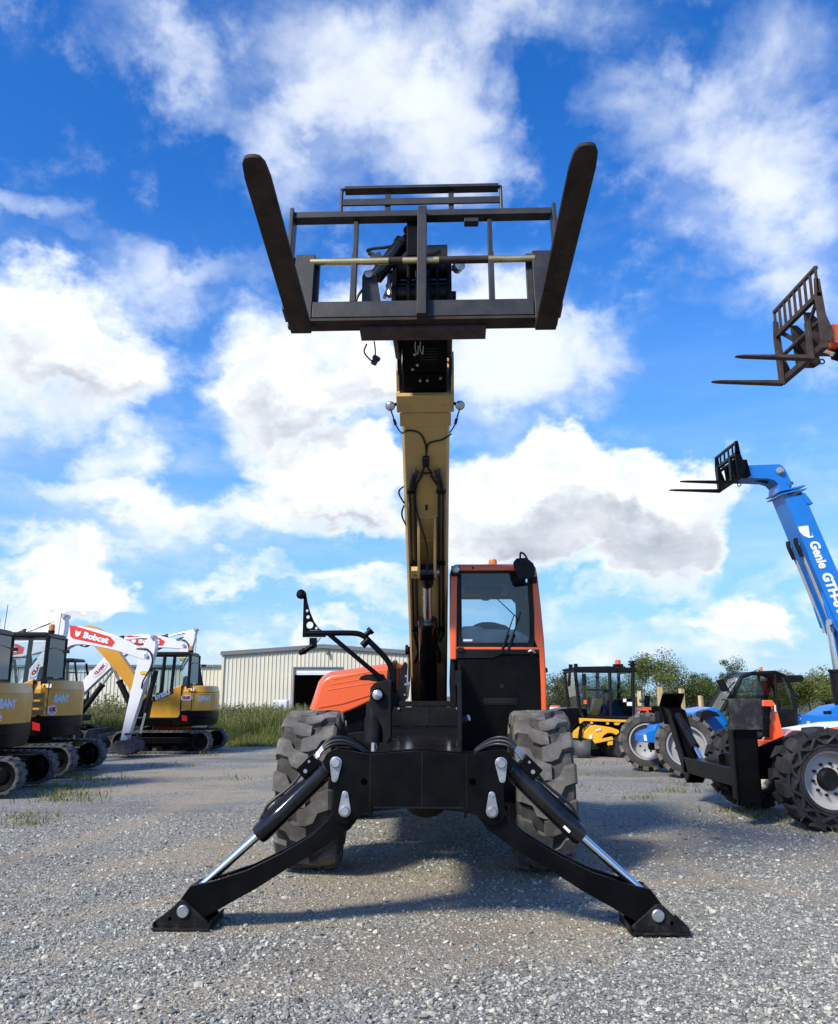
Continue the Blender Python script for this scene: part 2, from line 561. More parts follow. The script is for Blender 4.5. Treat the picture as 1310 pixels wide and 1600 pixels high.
def lettering(name, text, size, mat, parent, loc, ex, ey, bold=0.0, shear=0.0, width=None, align='CENTER', space=1.0, depth=0.0015):
    """flat print: text standing in the plane of ex (reading direction) and ey (up)"""
    cu = bpy.data.curves.new(name, 'FONT')
    cu.body = text
    cu.size = size
    cu.align_x = align
    cu.align_y = 'CENTER'
    cu.offset = bold
    cu.shear = shear
    cu.space_character = space
    cu.extrude = depth
    cu.resolution_u = 3
    tmp = bpy.data.objects.new(name, cu)
    me = bpy.data.meshes.new_from_object(tmp)
    bpy.data.objects.remove(tmp)
    me.name = name
    ex = Vector(ex).normalized(); ey = Vector(ey); ey = (ey - ex * ey.dot(ex)).normalized()
    ez = ex.cross(ey)
    sx = 1.0
    if width:
        xs = [v.co.x for v in me.vertices]
        sx = width / (max(xs) - min(xs))
    L_ = Vector(loc)
    for v in me.vertices:
        v.co = L_ + ex * v.co.x * sx + ey * v.co.y + ez * v.co.z
    me.materials.clear()
    me.materials.append(M[mat])
    o = bpy.data.objects.new(name, me)
    COL.objects.link(o)
    o.parent = parent
    return o


def wrap_round(o, start, line):
    """bend flat lettering (made in the x-z plane, thickness along -y) round a plan outline; start = distance along it"""
    P = [Vector(p) for p in line]
    acc = [0.0]
    for a, b in zip(P[:-1], P[1:]): acc.append(acc[-1] + (b - a).length)
    for v in o.data.vertices:
        s = min(max(v.co.x + start, 0), acc[-1] - 1e-5)
        i = max(k for k in range(len(acc) - 1) if acc[k] <= s)
        d = (P[i + 1] - P[i]).normalized()
        q = P[i] + d * (s - acc[i])
        nrm = Vector((-d.y, d.x)) if (Vector((-d.y, d.x))).dot(q) > 0 else Vector((d.y, -d.x))
        q = q + nrm * (.004 - v.co.y)
        v.co = (q.x, q.y, v.co.z)


def quad_patch(name, corners, thick, mat, parent):
    """thin plate with the given corner points (a decal plate)"""
    c = [Vector(p) for p in corners]
    n = (c[1] - c[0]).cross(c[2] - c[0]).normalized() * thick
    k = len(c)
    mb = MB()
    mb.add([p for p in c] + [p + n for p in c], [tuple(range(k)), tuple(range(2 * k - 1, k - 1, -1))] + [(i, k + i, k + (i + 1) % k, (i + 1) % k) for i in range(k)])
    return mb.build(name, mat, parent, smooth=0)


# ---------------------------------------------------------------- wheels


def tyre_shape(R0, W0, rim, lug_h, n, solid=False, skew=1.0, blocky=False):
    """tyre about the x axis at the origin, deep lugs from both shoulders"""
    mb = MB()
    rb = R0 - lug_h
    h = W0 / 2
    hs = h * .86 if solid else h
    prof = [(-h * .78, rim), (-hs * .95, rim + (rb - rim) * .18), (-hs, rim + (rb - rim) * .5), (-hs * .97, rim + (rb - rim) * .8), (-h * .86, rb - .012),
            (-h * .5, rb), (0, rb + .004), (h * .5, rb), (h * .86, rb - .012), (hs * .97, rim + (rb - rim) * .8), (hs, rim + (rb - rim) * .5), (hs * .95, rim + (rb - rim) * .18), (h * .78, rim)]
    mb.lathe(prof, (0, 0, 0), (1, 0, 0), 48)
    body = mb
    mb = MB()
    pitch = 2 * math.pi / n
    for s in (-1, 1):
        for k in range(n):
            a0 = pitch * (k + (0.5 if s > 0 else 0.0))
            # stations across the tread: x, angle shift, half width, outer radius
            if blocky:
                st = [(1.04, 0.0, .27, R0 - lug_h * 1.5), (1.0, 0.0, .28, R0 - lug_h * .35), (.88, 0.03, .29, R0 - .004), (.45, .16 * skew, .28, R0), (-.04, .34 * skew, .2, R0)]
            else:
                st = [(1.03, 0.0, .27, R0 - lug_h * 2.6), (1.0, 0.0, .28, R0 - lug_h * .6), (.90, 0.02, .28, R0 - .006), (.55, .08 * skew, .28, R0), (.40, .34 * skew, .28, R0), (.14, .44 * skew, .27, R0), (-.14, .48 * skew, .22, R0)]
            vs = []; fs = []
            for x, sh, hw, ro in st:
                c = a0 + sh * pitch
                ri = (rim + (rb - rim) * .75) if x > .97 else rb - .03
                xi = min(x, .93)
                for a, r, xx in ((c - hw * pitch, ri, xi), (c - hw * pitch * .93, ro, x), (c + hw * pitch * .93, ro, x), (c + hw * pitch, ri, xi)):
                    vs.append((s * xx * h, r * math.sin(a), r * math.cos(a)))
            m = len(st)
            for i in range(m - 1):
                for j in range(3):
                    q = i * 4 + j
                    fs.append((q, q + 1, q + 5, q + 4))
            fs.append((0, 3, 2, 1))
            fs.append(((m - 1) * 4, (m - 1) * 4 + 1, (m - 1) * 4 + 2, (m - 1) * 4 + 3))
            mb.add(vs, fs)
    tread = mb
    mb = body
    if solid:
        # the pierced sidewall of a solid tyre: two rings with a zigzag of struts between
        r1 = rim + (rb - rim) * .40; r2 = rim + (rb - rim) * .86
        for s in (-1, 1):
            xo = s * h * 1.0
            for ra, rc in ((rim + .004, rim + .05), (r1 - .03, r1), (r2, r2 + .03)):
                mb.lathe([(xo * .9, ra), (xo * 1.035, ra + .006), (xo * 1.035, rc - .006), (xo * .9, rc)], (0, 0, 0), (1, 0, 0), 48)
            for k in range(n * 2):
                a = pitch * k / 2; b = a + pitch * .5
                if k % 2: a, b = b, a
                p = Vector((xo * 1.01, r1 * math.sin(a), r1 * math.cos(a))); q = Vector((xo * 1.01, r2 * math.sin(b), r2 * math.cos(b)))
                mb.tube([p, q], .021, 5)
    return body, tread


def rim_shape(rim, W0, side, dish=0.25):
    """disc of the wheel about the x axis, its dished face towards side * x"""
    h = W0 / 2 * side
    mb = MB()
    mb.lathe([(-h * .8, rim * 1.02), (-h * .8, rim * .93), (h * .05, rim * .9), (h * .55, rim * .9), (h * .80, rim * .93), (h * .83, rim * 1.03), (h * .76, rim * 1.03)], (0, 0, 0), (1, 0, 0), 40)
    mb.lathe([(h * (.45 - dish), rim * .9), (h * (.50 - dish), rim * .72), (h * (.62 - dish), rim * .48), (h * (.62 - dish), 0.002)], (0, 0, 0), (1, 0, 0), 40)
    return mb


def wheel(parent, loc, R0, W0, rim, lug_h, n, tyre_mat, rim_mat, side, turn=0.0, spin=0.0, solid=False, hub_mat='satin_black', skew=1.0, shared={}, blocky=False, dish=.25):
    key = (R0, W0, rim, lug_h, n, tyre_mat, rim_mat, side, solid, skew, hub_mat)
    if key not in shared:
        r = rim_shape(rim, W0, side, dish).build('wheel', rim_mat, parent)
        body, tread = tyre_shape(R0, W0, rim, lug_h, n, solid, skew, blocky)
        t = body.build('tyre', 'tyre_groove_shade' if tyre_mat == 'rubber_dirty' else tyre_mat, r, smooth=35)
        tr = tread.build('tread', tyre_mat, r, smooth=25)
        h = W0 / 2 * side
        hb = MB()
        hb.lathe([(h * (.6 - dish), rim * .42), (h * .62, rim * .36), (h * .72, rim * .30), (h * .72, rim * .2), (h * .68, 0.001)], (0, 0, 0), (1, 0, 0), 28)
        for k in range(10):
            a = 2 * math.pi * k / 10
            p = Vector((h * (.6 - dish), rim * .55 * math.cos(a), rim * .55 * math.sin(a)))
            hb.cyl(p - Vector((.02 * side, 0, 0)), p + Vector((.035 * side, 0, 0)), rim * .055, n=6)
        hub = hb.build('hub', hub_mat, r)
        shared[key] = (r, t, tr, hub)
    else:
        r = shared[key][0].copy(); COL.objects.link(r); r.parent = parent
        for c in shared[key][1:]:
            d = c.copy(); COL.objects.link(d); d.parent = r
    r.location = loc
    r.rotation_euler = (spin, 0, turn)
    return r

# ================================================================ the big orange telehandler in the middle
TH = thing('telehandler', 'large orange and black telehandler facing the camera with both stabilizer legs planted on the gravel', 'telehandler', (0, 6.0, 0), R(-2.0))


def pierced_plate(mb, outline, holes, y0, y1):
    """flat plate in the x-z plane with real openings"""
    loops = [outline] + holes
    flat = [p for l in loops for p in l]
    tris = tessellate_polygon([[Vector((x, z, 0)) for x, z in l] for l in loops])
    n = len(flat)
    vs = [(x, y0, z) for x, z in flat] + [(x, y1, z) for x, z in flat]
    fs = [tuple(t) for t in tris] + [tuple(i + n for i in reversed(t)) for t in tris]
    k = 0
    for l in loops:
        m = len(l)
        fs += [(k + i, k + (i + 1) % m, n + k + (i + 1) % m, n + k + i) for i in range(m)]
        k += m
    return mb.add(vs, fs)


# ---- chassis
mb = MB()
mb.box((-.36, .16, .80), (.36, 2.2, 1.05)); mb.box((-.36, 2.2, .62), (.36, 5.9, 1.05))
mb.box((-.30, 5.9, .6), (.30, 6.3, 1.2))
mb.box((-.95, 2.9, .62), (-.37, 5.0, .80))
mb.build('chassis', 'black', TH, .01)
mb = MB()
mb.cyl((-.80, 1.95, .675), (.80, 1.95, .675), .13, n=16)
mb.lathe([(-.22, .12), (-.16, .24), (.16, .24), (.22, .12)], (0, 1.95, .675), (0, 1, 0), 20)
mb.build('front_axle', 'satin_black', TH)
mb = MB()
mb.cyl((-.80, 5.2, .675), (.80, 5.2, .675), .13, n=16)
mb.build('rear_axle', 'satin_black', TH)
for sx, y, sp in ((-1, 1.95, .05), (1, 1.95, .17), (-1, 5.2, .3), (1, 5.2, .4)):
    wheel(TH, (sx * 1.03, y, .672), .69, .50, .32, .046, 14, 'rubber_dirty', 'rim_grey', sx, 0, sp, skew=-1.0 if sx < 0 else -1.0)

# ---- stabilizer beam across the front
right_half = [(.03, 1.128), (.30, 1.106), (.34, 1.107), (.50, 1.134)] + arc(.558, 1.053, .085, 100, -15, 8) + [(.578, .95), (.572, .86)] + arc(.492, .744, .088, 25, -105, 9) + [(.385, .72), (.30, .735), (.03, .764)]
outline = right_half + [(-x, z) for x, z in reversed(right_half)]
mb = MB()
mb.prism(outline, -.145, -.115)
mb.prism(outline, .115, .145)
mb.build('stabilizer_beam_plate', 'black', TH, .004)
core = [(x * .80 if abs(x) > .45 else x, z) for x, z in outline]
mb = MB()
mb.prism([(-.42, 1.095), (-.30, 1.085), (0, 1.105), (.30, 1.085), (.42, 1.095), (.42, .80), (.30, .752), (0, .782), (-.30, .752), (-.42, .80)], -.115, .115)
mb.build('stabilizer_beam', 'black', TH)
mb = MB()
mb.box((.022, -.149, .764), (.030, -.1448, 1.126))
for s in (-1, 1):
    mb.box((s * .325 - .003, -.1475, .74), (s * .325 + .003, -.1448, 1.105))
mb.box((-.30, -.150, .758), (.30, -.1448, .770))
mb.build('weld_seam', 'satin_black', TH)
for s in (-1, 1):
    mb = MB(); mb.cyl((s * .365, -.148, .93), (s * .365, -.143, .93), .022, n=16); mb.build('hole_shade', 'pit', TH)
    mb = MB(); mb.box((s * .315 - .01, -.17, .70), (s * .315 + .01, -.10, .76)); mb.build('stop_block', 'black', TH, .003)
    # keeper pins: a round head with a pear shaped lock plate
    for cx, cz, tx, tz in ((.558, 1.050, .006, -.105), (.492, .742, .0, .105)):
        d = Vector((tx, 0, tz))
        mb = MB()
        a = math.degrees(math.atan2(tz, tx))
        pl = arc(cx * s, cz, .041, a + 75, a + 285, 12) if s > 0 else arc(cx * s, cz, .041, 180 - a + 75, 180 - a + 285, 12)
        pl2 = arc(cx * s + tx * s * 1, cz + tz, .022, a - 80, a + 80, 6) if s > 0 else arc(cx * s - tx, cz + tz, .022, 180 - a - 80, 180 - a + 80, 6)
        mb.prism(pl + pl2, -.157, -.145)
        pin = mb.build('pin_lock_plate', 'zinc', TH, .003)
        mb = MB(); mb.lathe([(0, .033), (.020, .033), (.028, .026), (.028, .001)], (cx * s, -.157, cz), (0, -1, 0), 24)
        mb.build('pin_head', 'zinc', pin, 0)
        mb = MB(); mb.cyl((cx * s + tx * s, -.157, cz + tz), (cx * s + tx * s, -.168, cz + tz), .013, n=6)
        mb.build('bolt', 'zinc', pin)

# ---- stabilizer legs
leg_top = [(-.415, .80), (-.475, .815), (-.552, .768), (-.614, .672), (-.725, .576), (-.92, .465), (-1.143, .360), (-1.366, .291), (-1.520, .258)]
leg_bot = [(-1.70, .012), (-1.425, .055), (-1.246, .155), (-1.081, .241), (-.888, .360), (-.694, .466), (-.456, .622), (-.405, .70)]
leg_poly = leg_top + leg_bot
web = leg_bot[1:-1]
for s in (-1, 1):
    fl = (lambda p: p) if s < 0 else mirror
    mb = MB()
    mb.prism(fl(leg_poly), -.112, -.088)
    mb.prism(fl(leg_poly), .088, .112)
    strip = web + [(x + .004, z + .028) for x, z in reversed(web)]
    mb.prism(fl(strip), -.088, .088)
    mb.prism(fl([(-1.520, .258), (-1.70, .012), (-1.68, .012), (-1.50, .250)]), -.088, .088)
    leg = mb.build('stabilizer_leg', 'black', TH, .006)
    mb = MB()
    foot = [(-1.732, .012), (-1.732, .030), (-1.60, .150)] + arc(-1.560, .125, .05, 140, 40, 5) + [(-1.385, .045), (-1.365, .012)]
    mb.prism(fl(foot), -.140, -.116)
    mb.prism(fl(foot), .116, .140)
    mb.prism(fl([(-1.74, .0), (-1.36, .0), (-1.36, .014), (-1.74, .014)]), -.19, .19)
    mb.prism(fl([(-1.74, .014), (-1.74, .045), (-1.728, .045), (-1.728, .014)]), -.17, .17)
    mb.prism(fl([(-1.375, .014), (-1.36, .06), (-1.352, .06), (-1.362, .014)]), -.17, .17)
    ft = mb.build('foot_pad', 'black_foot', leg, .004)
    mb = MB(); mb.lathe([(0, .040), (.016, .040), (.022, .034), (.022, .001)], (1.548 * s, -.140, .108), (0, -1, 0), 24)
    mb.build('pin_head', 'zinc', leg)
    mb = MB(); mb.cyl((s * 1.635, -.139, .062), (s * 1.635, -.1425, .062), .012, n=12); mb.build('hole_shade', 'pit', leg)
    # hydraulic cylinder of this leg
    A = Vector((s * .572, 0, 1.060)); B = Vector((s * 1.100, 0, .560)); C_ = Vector((s * 1.475, 0, .232))
    ax = (B - A).normalized()
    mb = MB()
    mb.lathe([(.0, .03), (.0, .058), (.05, .066), (.10, .066), (.105, .072), (.115, .072), (.12, .066), ((B - A).length - .22, .066), ((B - A).length - .215, .0675), ((B - A).length - .02, .0675), ((B - A).length, .060), ((B - A).length, .03)], A, ax, 28)
    mb.cyl(A - Vector((0, .11, 0)), A + Vector((0, .11, 0)), .055)
    cy = mb.build('stabilizer_cylinder', 'gloss_black', TH)
    mb = MB(); mb.cyl(B - ax * .05, C_, .029, n=20); mb.build('piston_rod', 'chrome', cy)
    up = Vector((-ax.z * s, 0, ax.x * s)) if s > 0 else Vector((ax.z, 0, -ax.x))
    if up.z < 0: up = -up
    # valve block, hard line and hoses on the upper side of the barrel
    mb = MB()
    q = A + ax * .17 + up * .10
    rot = Matrix((ax, Vector((0, 1, 0)), up)).transposed()
    mb.box(q - Vector((.075, .05, .045)), q + Vector((.075, .05, .045)), rot)
    vb = mb.build('valve_block', 'black', cy, .006)
    mb = MB(); p = q + ax * .03 - Vector((0, .05, 0)) - up * .01
    mb.cyl(p, p - Vector((0, .018, 0)), .015, n=6); mb.cyl(p + Vector((0, 0, 0)) - ax * .06 + up * .03, p - ax * .06 + up * .03 - Vector((0, .012, 0)), .01, n=6)
    mb.build('fitting', 'zinc', cy)
    mb = MB()
    mb.tube(smooth_path([q + ax * .07, q + ax * .18 - up * .01, q + ax * .36 + up * .005, A + ax * .60 + up * .085, A + ax * .645 + up * .07, A + ax * .655 + up * .05]), .011, 8)
    mb.build('hydraulic_line', 'hose', cy)
    mb = MB()
    mb.tube([q + ax * .10 - up * .052 , A + ax * .62 + up * .064], .022, 8)
    mb.build('hydraulic_line', 'black', cy)
    for i, (dy, col) in enumerate(((-.030, 'hose'), (0.0, 'hose_grey'), (.030, 'hose'))):
        st = q - ax * .07 + Vector((0, dy, 0)) + up * (.012 * i)
        mb = MB(); mb.tube([st, st - ax * .085 + up * .012], .0105, 10); mb.tube([st - ax * .02, st - ax * .04], .015, 6)
        mb.build('hose_fitting', 'zinc', cy)
        e = st - ax * .085 + up * .012
        mb = MB()
        mb.tube(smooth_path([e, e + Vector((-s * .06, .01, .030 + .012 * i)), e + Vector((-s * .15, .04, .030 + .012 * i)), e + Vector((-s * .25, .12, -.02 + .006 * i)), e + Vector((-s * .33, .26, -.10))]), .0115, 10)
        mb.build('hose', col, cy)
    if s > 0:
        o = A + ax * .58 - up * .02
        quad_patch('label_strip', [o + Vector((0, -.069, 0)) + ax * .055 * a - up * .008 * b for a, b in ((0, 0), (1, 0), (1, 2.2), (0, 2.2))], -.001, 'decal_white', cy)

# ---- sloping deck over the front frame
mb = MB()
mb.add([(-.296, .16, 1.098), (.296, .16, 1.098), (.325, 2.0, 1.214), (-.325, 2.0, 1.214), (-.296, .16, 1.07), (.296, .16, 1.07), (.325, 2.0, 1.18), (-.325, 2.0, 1.18)],
       [(0, 1, 2, 3), (7, 6, 5, 4), (0, 4, 5, 1), (1, 5, 6, 2), (2, 6, 7, 3), (3, 7, 4, 0)])
mb.build('deck_plate', 'gloss_black', TH, .004)
mb = MB()
mb.add([(-.28, .9, 1.149), (.28, .9, 1.149), (.28, .906, 1.150), (-.28, .906, 1.150)], [(0, 1, 2, 3)])
mb.box((-.005, .2, 1.1035), (.001, .88, 1.1045), None)
for x in (-.2, .0, .2):
    mb.cyl((x, 1.0, 1.15), (x, 1.0, 1.166), .012, n=6)
    mb.cyl((x * 1.05, 1.9, 1.206), (x * 1.05, 1.9, 1.222), .012, n=6)
mb.build('bolt', 'satin_black', TH)
mb = MB()
mb.prism([(-.335, 1.214), (.335, 1.214), (.31, 1.388), (-.31, 1.388)], 2.0, 2.03)
mb.prism([(-.28, 1.388), (.28, 1.388), (.27, 1.44), (-.27, 1.44)], 2.25, 2.27)
mb.build('cross_plate', 'satin_black', TH, .005)
mb = MB()
for x in (-.26, .285): mb.cyl((x, 2.0, 1.375), (x, 1.98, 1.375), .012, n=6)
mb.build('bolt', 'zinc', TH)
mb = MB(); mb.box((-.005, 1.998, 1.22), (.0, 1.9995, 1.385)); mb.build('weld_seam', 'dark', TH)

# ---- towers beside the boom
mb = MB()
mb.prism([(2.0, .95), (2.0, 1.42), (2.5, 1.80), (3.4, 1.88), (5.0, 1.75), (5.4, 1.4), (5.4, .95)], -.40, -.365, 'yz')
mb.prism([(2.0, .95), (2.0, 1.42), (2.5, 1.80), (3.4, 1.88), (5.0, 1.75), (5.4, 1.4), (5.4, .95)], .30, .335, 'yz')
mb.build('tower_plate', 'satin_black', TH, .006)
# curved bolted guard on the left tower
g = [(-.315, 1.37), (-.30, 1.40), (-.285, 1.60), (-.262, 1.76), (-.225, 1.825), (-.195, 1.80), (-.21, 1.60), (-.215, 1.37)]
mb = MB(); mb.prism(g, 2.36, 2.40); gd = mb.build('boom_guard', 'satin_black', TH, .004)
mb = MB()
for z, x in ((1.42, -.225), (1.5, -.222), (1.6, -.216), (1.68, -.212)): mb.cyl((x, 2.36, z), (x, 2.345, z), .010, n=8)
mb.build('bolt', 'zinc', gd)
mb = MB(); mb.prism([(.225, 1.36), (.215, 1.62), (.225, 1.84), (.25, 1.84), (.272, 1.66), (.29, 1.36)], 2.36, 2.40)
mb.build('boom_guard', 'satin_black', TH, .004)
mb = MB(); mb.prism([(-.202, 1.62), (-.202, 1.98), (-.185, 1.985), (-.175, 1.80), (-.178, 1.64)], 2.60, 2.62); mb.cyl((-.23, 2.6, 1.95), (-.20, 2.6, 1.95), .05, n=14)
mb.build('pivot_bracket', 'satin_black', TH, .004)
mb = MB(); mb.box((.285, 1.0, 1.02), (.315, 2.0, 1.60)); mb.box((.27, 1.9, 1.58), (.33, 2.0, 1.72)); mb.build('tower_bracket', 'satin_black', TH, .006)
mb = MB(); mb.cyl((.33, 1.75, 1.28), (.39, 1.72, 1.30), .028, n=12); mb.build('fitting', 'zinc', TH)

# ---- left front bracket with round work light, levelling cylinder and hood
mb = MB()
mb.prism([(-.415, 1.60), (-.30, 1.625), (-.272, 1.625), (-.272, 1.02), (-.31, 1.02), (-.355, 1.25), (-.455, 1.42), (-.45, 1.56)], 1.14, 1.17)
mb.prism([(-.29, 1.02), (-.268, 1.02), (-.268, 1.62), (-.29, 1.62)], 1.05, 1.19)
br = mb.build('levelling_bracket', 'satin_black', TH, .005)
mb = MB(); mb.cyl((-.385, 1.19, 1.5), (-.385, 1.12, 1.5), .03); mb.lathe([(0, .02), (0, .052), (.03, .056), (.045, .050), (.045, .044)], (-.385, 1.12, 1.500), (0, -1, 0), 24); wl = mb.build('work_light', 'black', TH)
mb = MB(); mb.lathe([(.044, .042), (.050, .035), (.053, .001)], (-.385, 1.12, 1.500), (0, -1, 0), 24); mb.build('lens', 'lens', wl)
mb = MB(); mb.cyl((-.425, 1.23, 1.44), (-.425, 1.20, 1.12), .066, n=26); mb.cyl((-.425, 1.23, 1.43), (-.42, 1.23, 1.50), .04, n=16); mb.lathe([(0, .05), (0, .078), (.20, .078), (.205, .06)], (-.425, 1.205, 1.11), (0, .05, 1), 26)
lc = mb.build('levelling_cylinder', 'satin_black', TH)
mb = MB(); mb.cyl((-.412, 1.20, 1.14), (-.415, 1.20, .95), .034, n=18); mb.build('piston_rod', 'chrome', lc)
mb = MB(); mb.prism([(-.56, 1.625), (-.545, 1.655), (-.50, 1.672), (-.36, 1.676), (-.33, 1.62), (-.42, 1.61), (-.50, 1.625)], 1.25, 1.45)
mb.build('lamp_hood', 'satin_black', TH, .006)
mb = MB(); mb.tube(smooth_path([(-.33, 1.2, 1.05), (-.28, 1.05, 1.10), (-.27, .9, 1.16), (-.30, .6, 1.11)]), .009, 6); mb.build('wire', 'hose', TH)

# ---- mirror arm
mb = MB()
mb.tube(smooth_path([(-.262, 1.2, 1.56), (-.262, 1.2, 1.66), (-.315, 1.2, 1.79), (-.47, 1.2, 1.95), (-.52, 1.2, 1.995), (-.60, 1.2, 2.018), (-.82, 1.2, 2.020), (-1.02, 1.2, 2.018)]), .024, 12)
ma = mb.build('mirror_arm', 'black', TH)
mb = MB(); mb.tube([(-.335, 1.2, 1.615), (-.815, 1.2, 2.008)], .020, 12); mb.build('brace_tube', 'black', ma)
mb = MB(); mb.cyl((-.475, 1.2, 1.965), (-.53, 1.2, 1.91), .030, n=14); mb.cyl((-.50, 1.17, 2.0), (-.455, 1.17, 2.035), .022, n=10); mb.cyl((-.47, 1.17, 2.025), (-.447, 1.17, 2.047), .034, n=10)
mb.build('clamp', 'black', ma)
mb = MB()
pts = [(-1.045, 1.985), (-1.045, 2.365), (-1.025, 2.365), (-1.012, 2.29), (-.985, 2.20), (-.95, 2.12), (-.90, 2.055), (-.845, 2.028), (-.845, 1.985)]
ho = [arc(cx, cz, r, 0, 342, 19) for cx, cz, r in ((-.985, 2.088, .030), (-1.003, 2.158, .015), (-1.012, 2.212, .012), (-.928, 2.062, .012))]
ho.append([(-.985, 2.044), (-.90, 2.044), (-.90, 2.030), (-.985, 2.030)])
pierced_plate(mb, pts, ho, 1.185, 1.20)
mp = mb.build('mirror_bracket', 'black', ma)
mb = MB(); mb.lathe([(0, .02), (.02, .04), (.05, .042), (.07, .02), (.07, .001)], (-1.055, 1.215, 2.35), (-.3, -1, .1), 18); mb.build('knob', 'black', ma)
mb = MB(); mb.prism([(-.985, 1.98), (-.92, 1.98), (-.92, 1.90), (-.95, 1.885), (-.985, 1.90)], 1.19, 1.20); mb.cyl((-.955, 1.2, 1.915), (-1.03, 1.2, 1.865), .022, n=10); mb.cyl((-1.02, 1.19, 1.87), (-1.07, 1.19, 1.845), .03, .018, n=10)
mb.tube(smooth_path([(-.89, 1.2, 1.98), (-.93, 1.19, 1.93), (-.96, 1.19, 1.91)]), .004, 5)
mb.build('mirror_mount', 'black', ma)

# ---- engine hood on the left
prof0 = [(-1.335, 1.335), (-1.29, 1.47), (-1.235, 1.645), (-1.19, 1.705), (-1.10, 1.752), (-.75, 1.80), (-.52, 1.835), (-.33, 1.845), (-.30, 1.80), (-.30, 1.56), (-.62, 1.455), (-.85, 1.35), (-1.08, 1.268)]
mb = MB()
n0 = len(prof0)
rings = []
for y, k, dz in ((3.30, .93, -.03), (3.40, 1.0, 0), (4.2, 1.0, .03), (5.3, 1.0, .05), (5.8, .9, -.12)):
    rings.append([((x + .75) * k - .75, y, (z - 1.55) * k + 1.55 + dz) for x, z in prof0])
vs = [p for r_ in rings for p in r_]
fs = []
for i in range(len(rings) - 1):
    for j in range(n0):
        fs.append((i * n0 + j, i * n0 + (j + 1) % n0, (i + 1) * n0 + (j + 1) % n0, (i + 1) * n0 + j))
fs.append(tuple(range(n0))); fs.append(tuple(range((len(rings) - 1) * n0, len(rings) * n0))[::-1])
mb.add(vs, fs)
hood = mb.build('engine_hood', 'orange', TH, .03, seg=3)
mb = MB()
for k in range(3):
    z0 = 1.555 + k * .058
    mb.add([(-1.12 + k * .03, 3.296, z0 - .010), (-.56 - k * .03, 3.296, z0 + .079), (-.56 - k * .03, 3.296, z0 + .088), (-1.12 + k * .03, 3.296, z0 + .004),
            (-1.12 + k * .03, 3.31, z0 - .014), (-.56 - k * .03, 3.31, z0 + .075), (-.56 - k * .03, 3.31, z0 + .092), (-1.12 + k * .03, 3.31, z0 + .008)],
           [(0, 1, 2, 3), (0, 4, 5, 1), (1, 5, 6, 2), (2, 6, 7, 3), (3, 7, 4, 0)])
mb.build('louvre_rib', 'orange', hood, .004)
mb = MB()
mb.add([(-1.22, 3.29, 1.36), (-.95, 3.29, 1.405), (-.45, 3.29, 1.555), (-.45, 3.29, 1.575), (-.95, 3.29, 1.43), (-1.22, 3.29, 1.375), (-1.0, 3.32, 1.39)], [(0, 1, 4, 5), (1, 2, 3, 4)])
mb.build('crease_line', 'orange', hood)
mb = MB()
mb.prism([(-1.10, .82), (-1.12, 1.26), (-.85, 1.35), (-.62, 1.45), (-.405, 1.52), (-.405, .82)], 3.42, 5.6)
mb.build('engine_tub', 'black', TH, .01)
mb = MB(); mb.prism([(-.66, .84), (-1.02, .90), (-.86, 1.12), (-.44, 1.165), (-.42, .85)], 2.5, 2.54); mb.build('splash_guard', 'satin_black', TH, .006)

# ---- cab
def cab_post(name, poly, y0, y1, mat='orange', bev=.02):
    mb = MB(); mb.prism(poly, y0, y1); return mb.build(name, mat, TH, bev, seg=3)

cabp = cab_post('cab_post', [(.228, 1.845), (.222, 2.20), (.228, 2.72), (.25, 2.795), (.285, 2.808), (.315, 2.79), (.305, 2.60), (.298, 2.2), (.292, 1.845)], 2.56, 2.64)
cab_post('cab_post', [(1.085, 2.808), (1.12, 2.795), (1.135, 2.70), (1.158, 2.42), (1.182, 2.05), (1.190, 1.70), (1.184, 1.02), (1.130, 1.02), (1.135, 1.6), (1.128, 1.94), (1.085, 2.05), (1.088, 2.30), (1.075, 2.72), (1.05, 2.77)], 2.56, 2.66)
cab_post('cab_post', [(.235, 1.0), (.228, 2.2), (.25, 2.78), (.31, 2.78), (.30, 2.2), (.30, 1.0)], 4.05, 4.13)
cab_post('cab_post', [(1.06, 2.78), (1.12, 2.78), (1.165, 2.05), (1.165, 1.0), (1.11, 1.0), (1.10, 2.05)], 4.05, 4.13)
cab_post('cab_header', [(.315, 2.756), (.315, 2.806), (1.06, 2.808), (1.06, 2.758)], 2.565, 2.64, bev=.01)
cab_post('cab_sill', [(.292, 1.950), (1.13, 1.945), (1.13, 1.972), (.292, 1.976)], 2.57, 2.62, bev=.006)
mb = MB(); mb.prism([(.25, 2.79), (1.11, 2.79), (1.08, 2.835), (.28, 2.835)], 2.63, 4.1); mb.build('cab_roof', 'orange', TH, .015)
mb = MB()   # side sills and lower side panels
mb.prism([(2.66, 1.0), (2.66, 1.92), (4.05, 1.92), (4.05, 1.0)], 1.12, 1.16, 'yz'); mb.build('side_panel', 'orange', TH, .006)
mb = MB(); mb.prism([(2.64, 1.0), (2.64, 1.92), (4.05, 1.92), (4.05, 1.0)], .24, .275, 'yz'); mb.build('cab_door', 'satin_black', TH, .006)
mb = MB()   # black windscreen surround
o_ = [(.300, 1.978), (.296, 2.2), (.312, 2.756), (1.05, 2.756), (1.072, 2.70), (1.086, 2.30), (1.083, 2.06), (1.075, 1.978)]
i_ = [(.352, 2.02), (.345, 2.2), (.350, 2.735), (1.02, 2.735), (1.032, 2.69), (1.042, 2.30), (1.040, 2.08), (1.02, 2.02)]
k = len(o_)
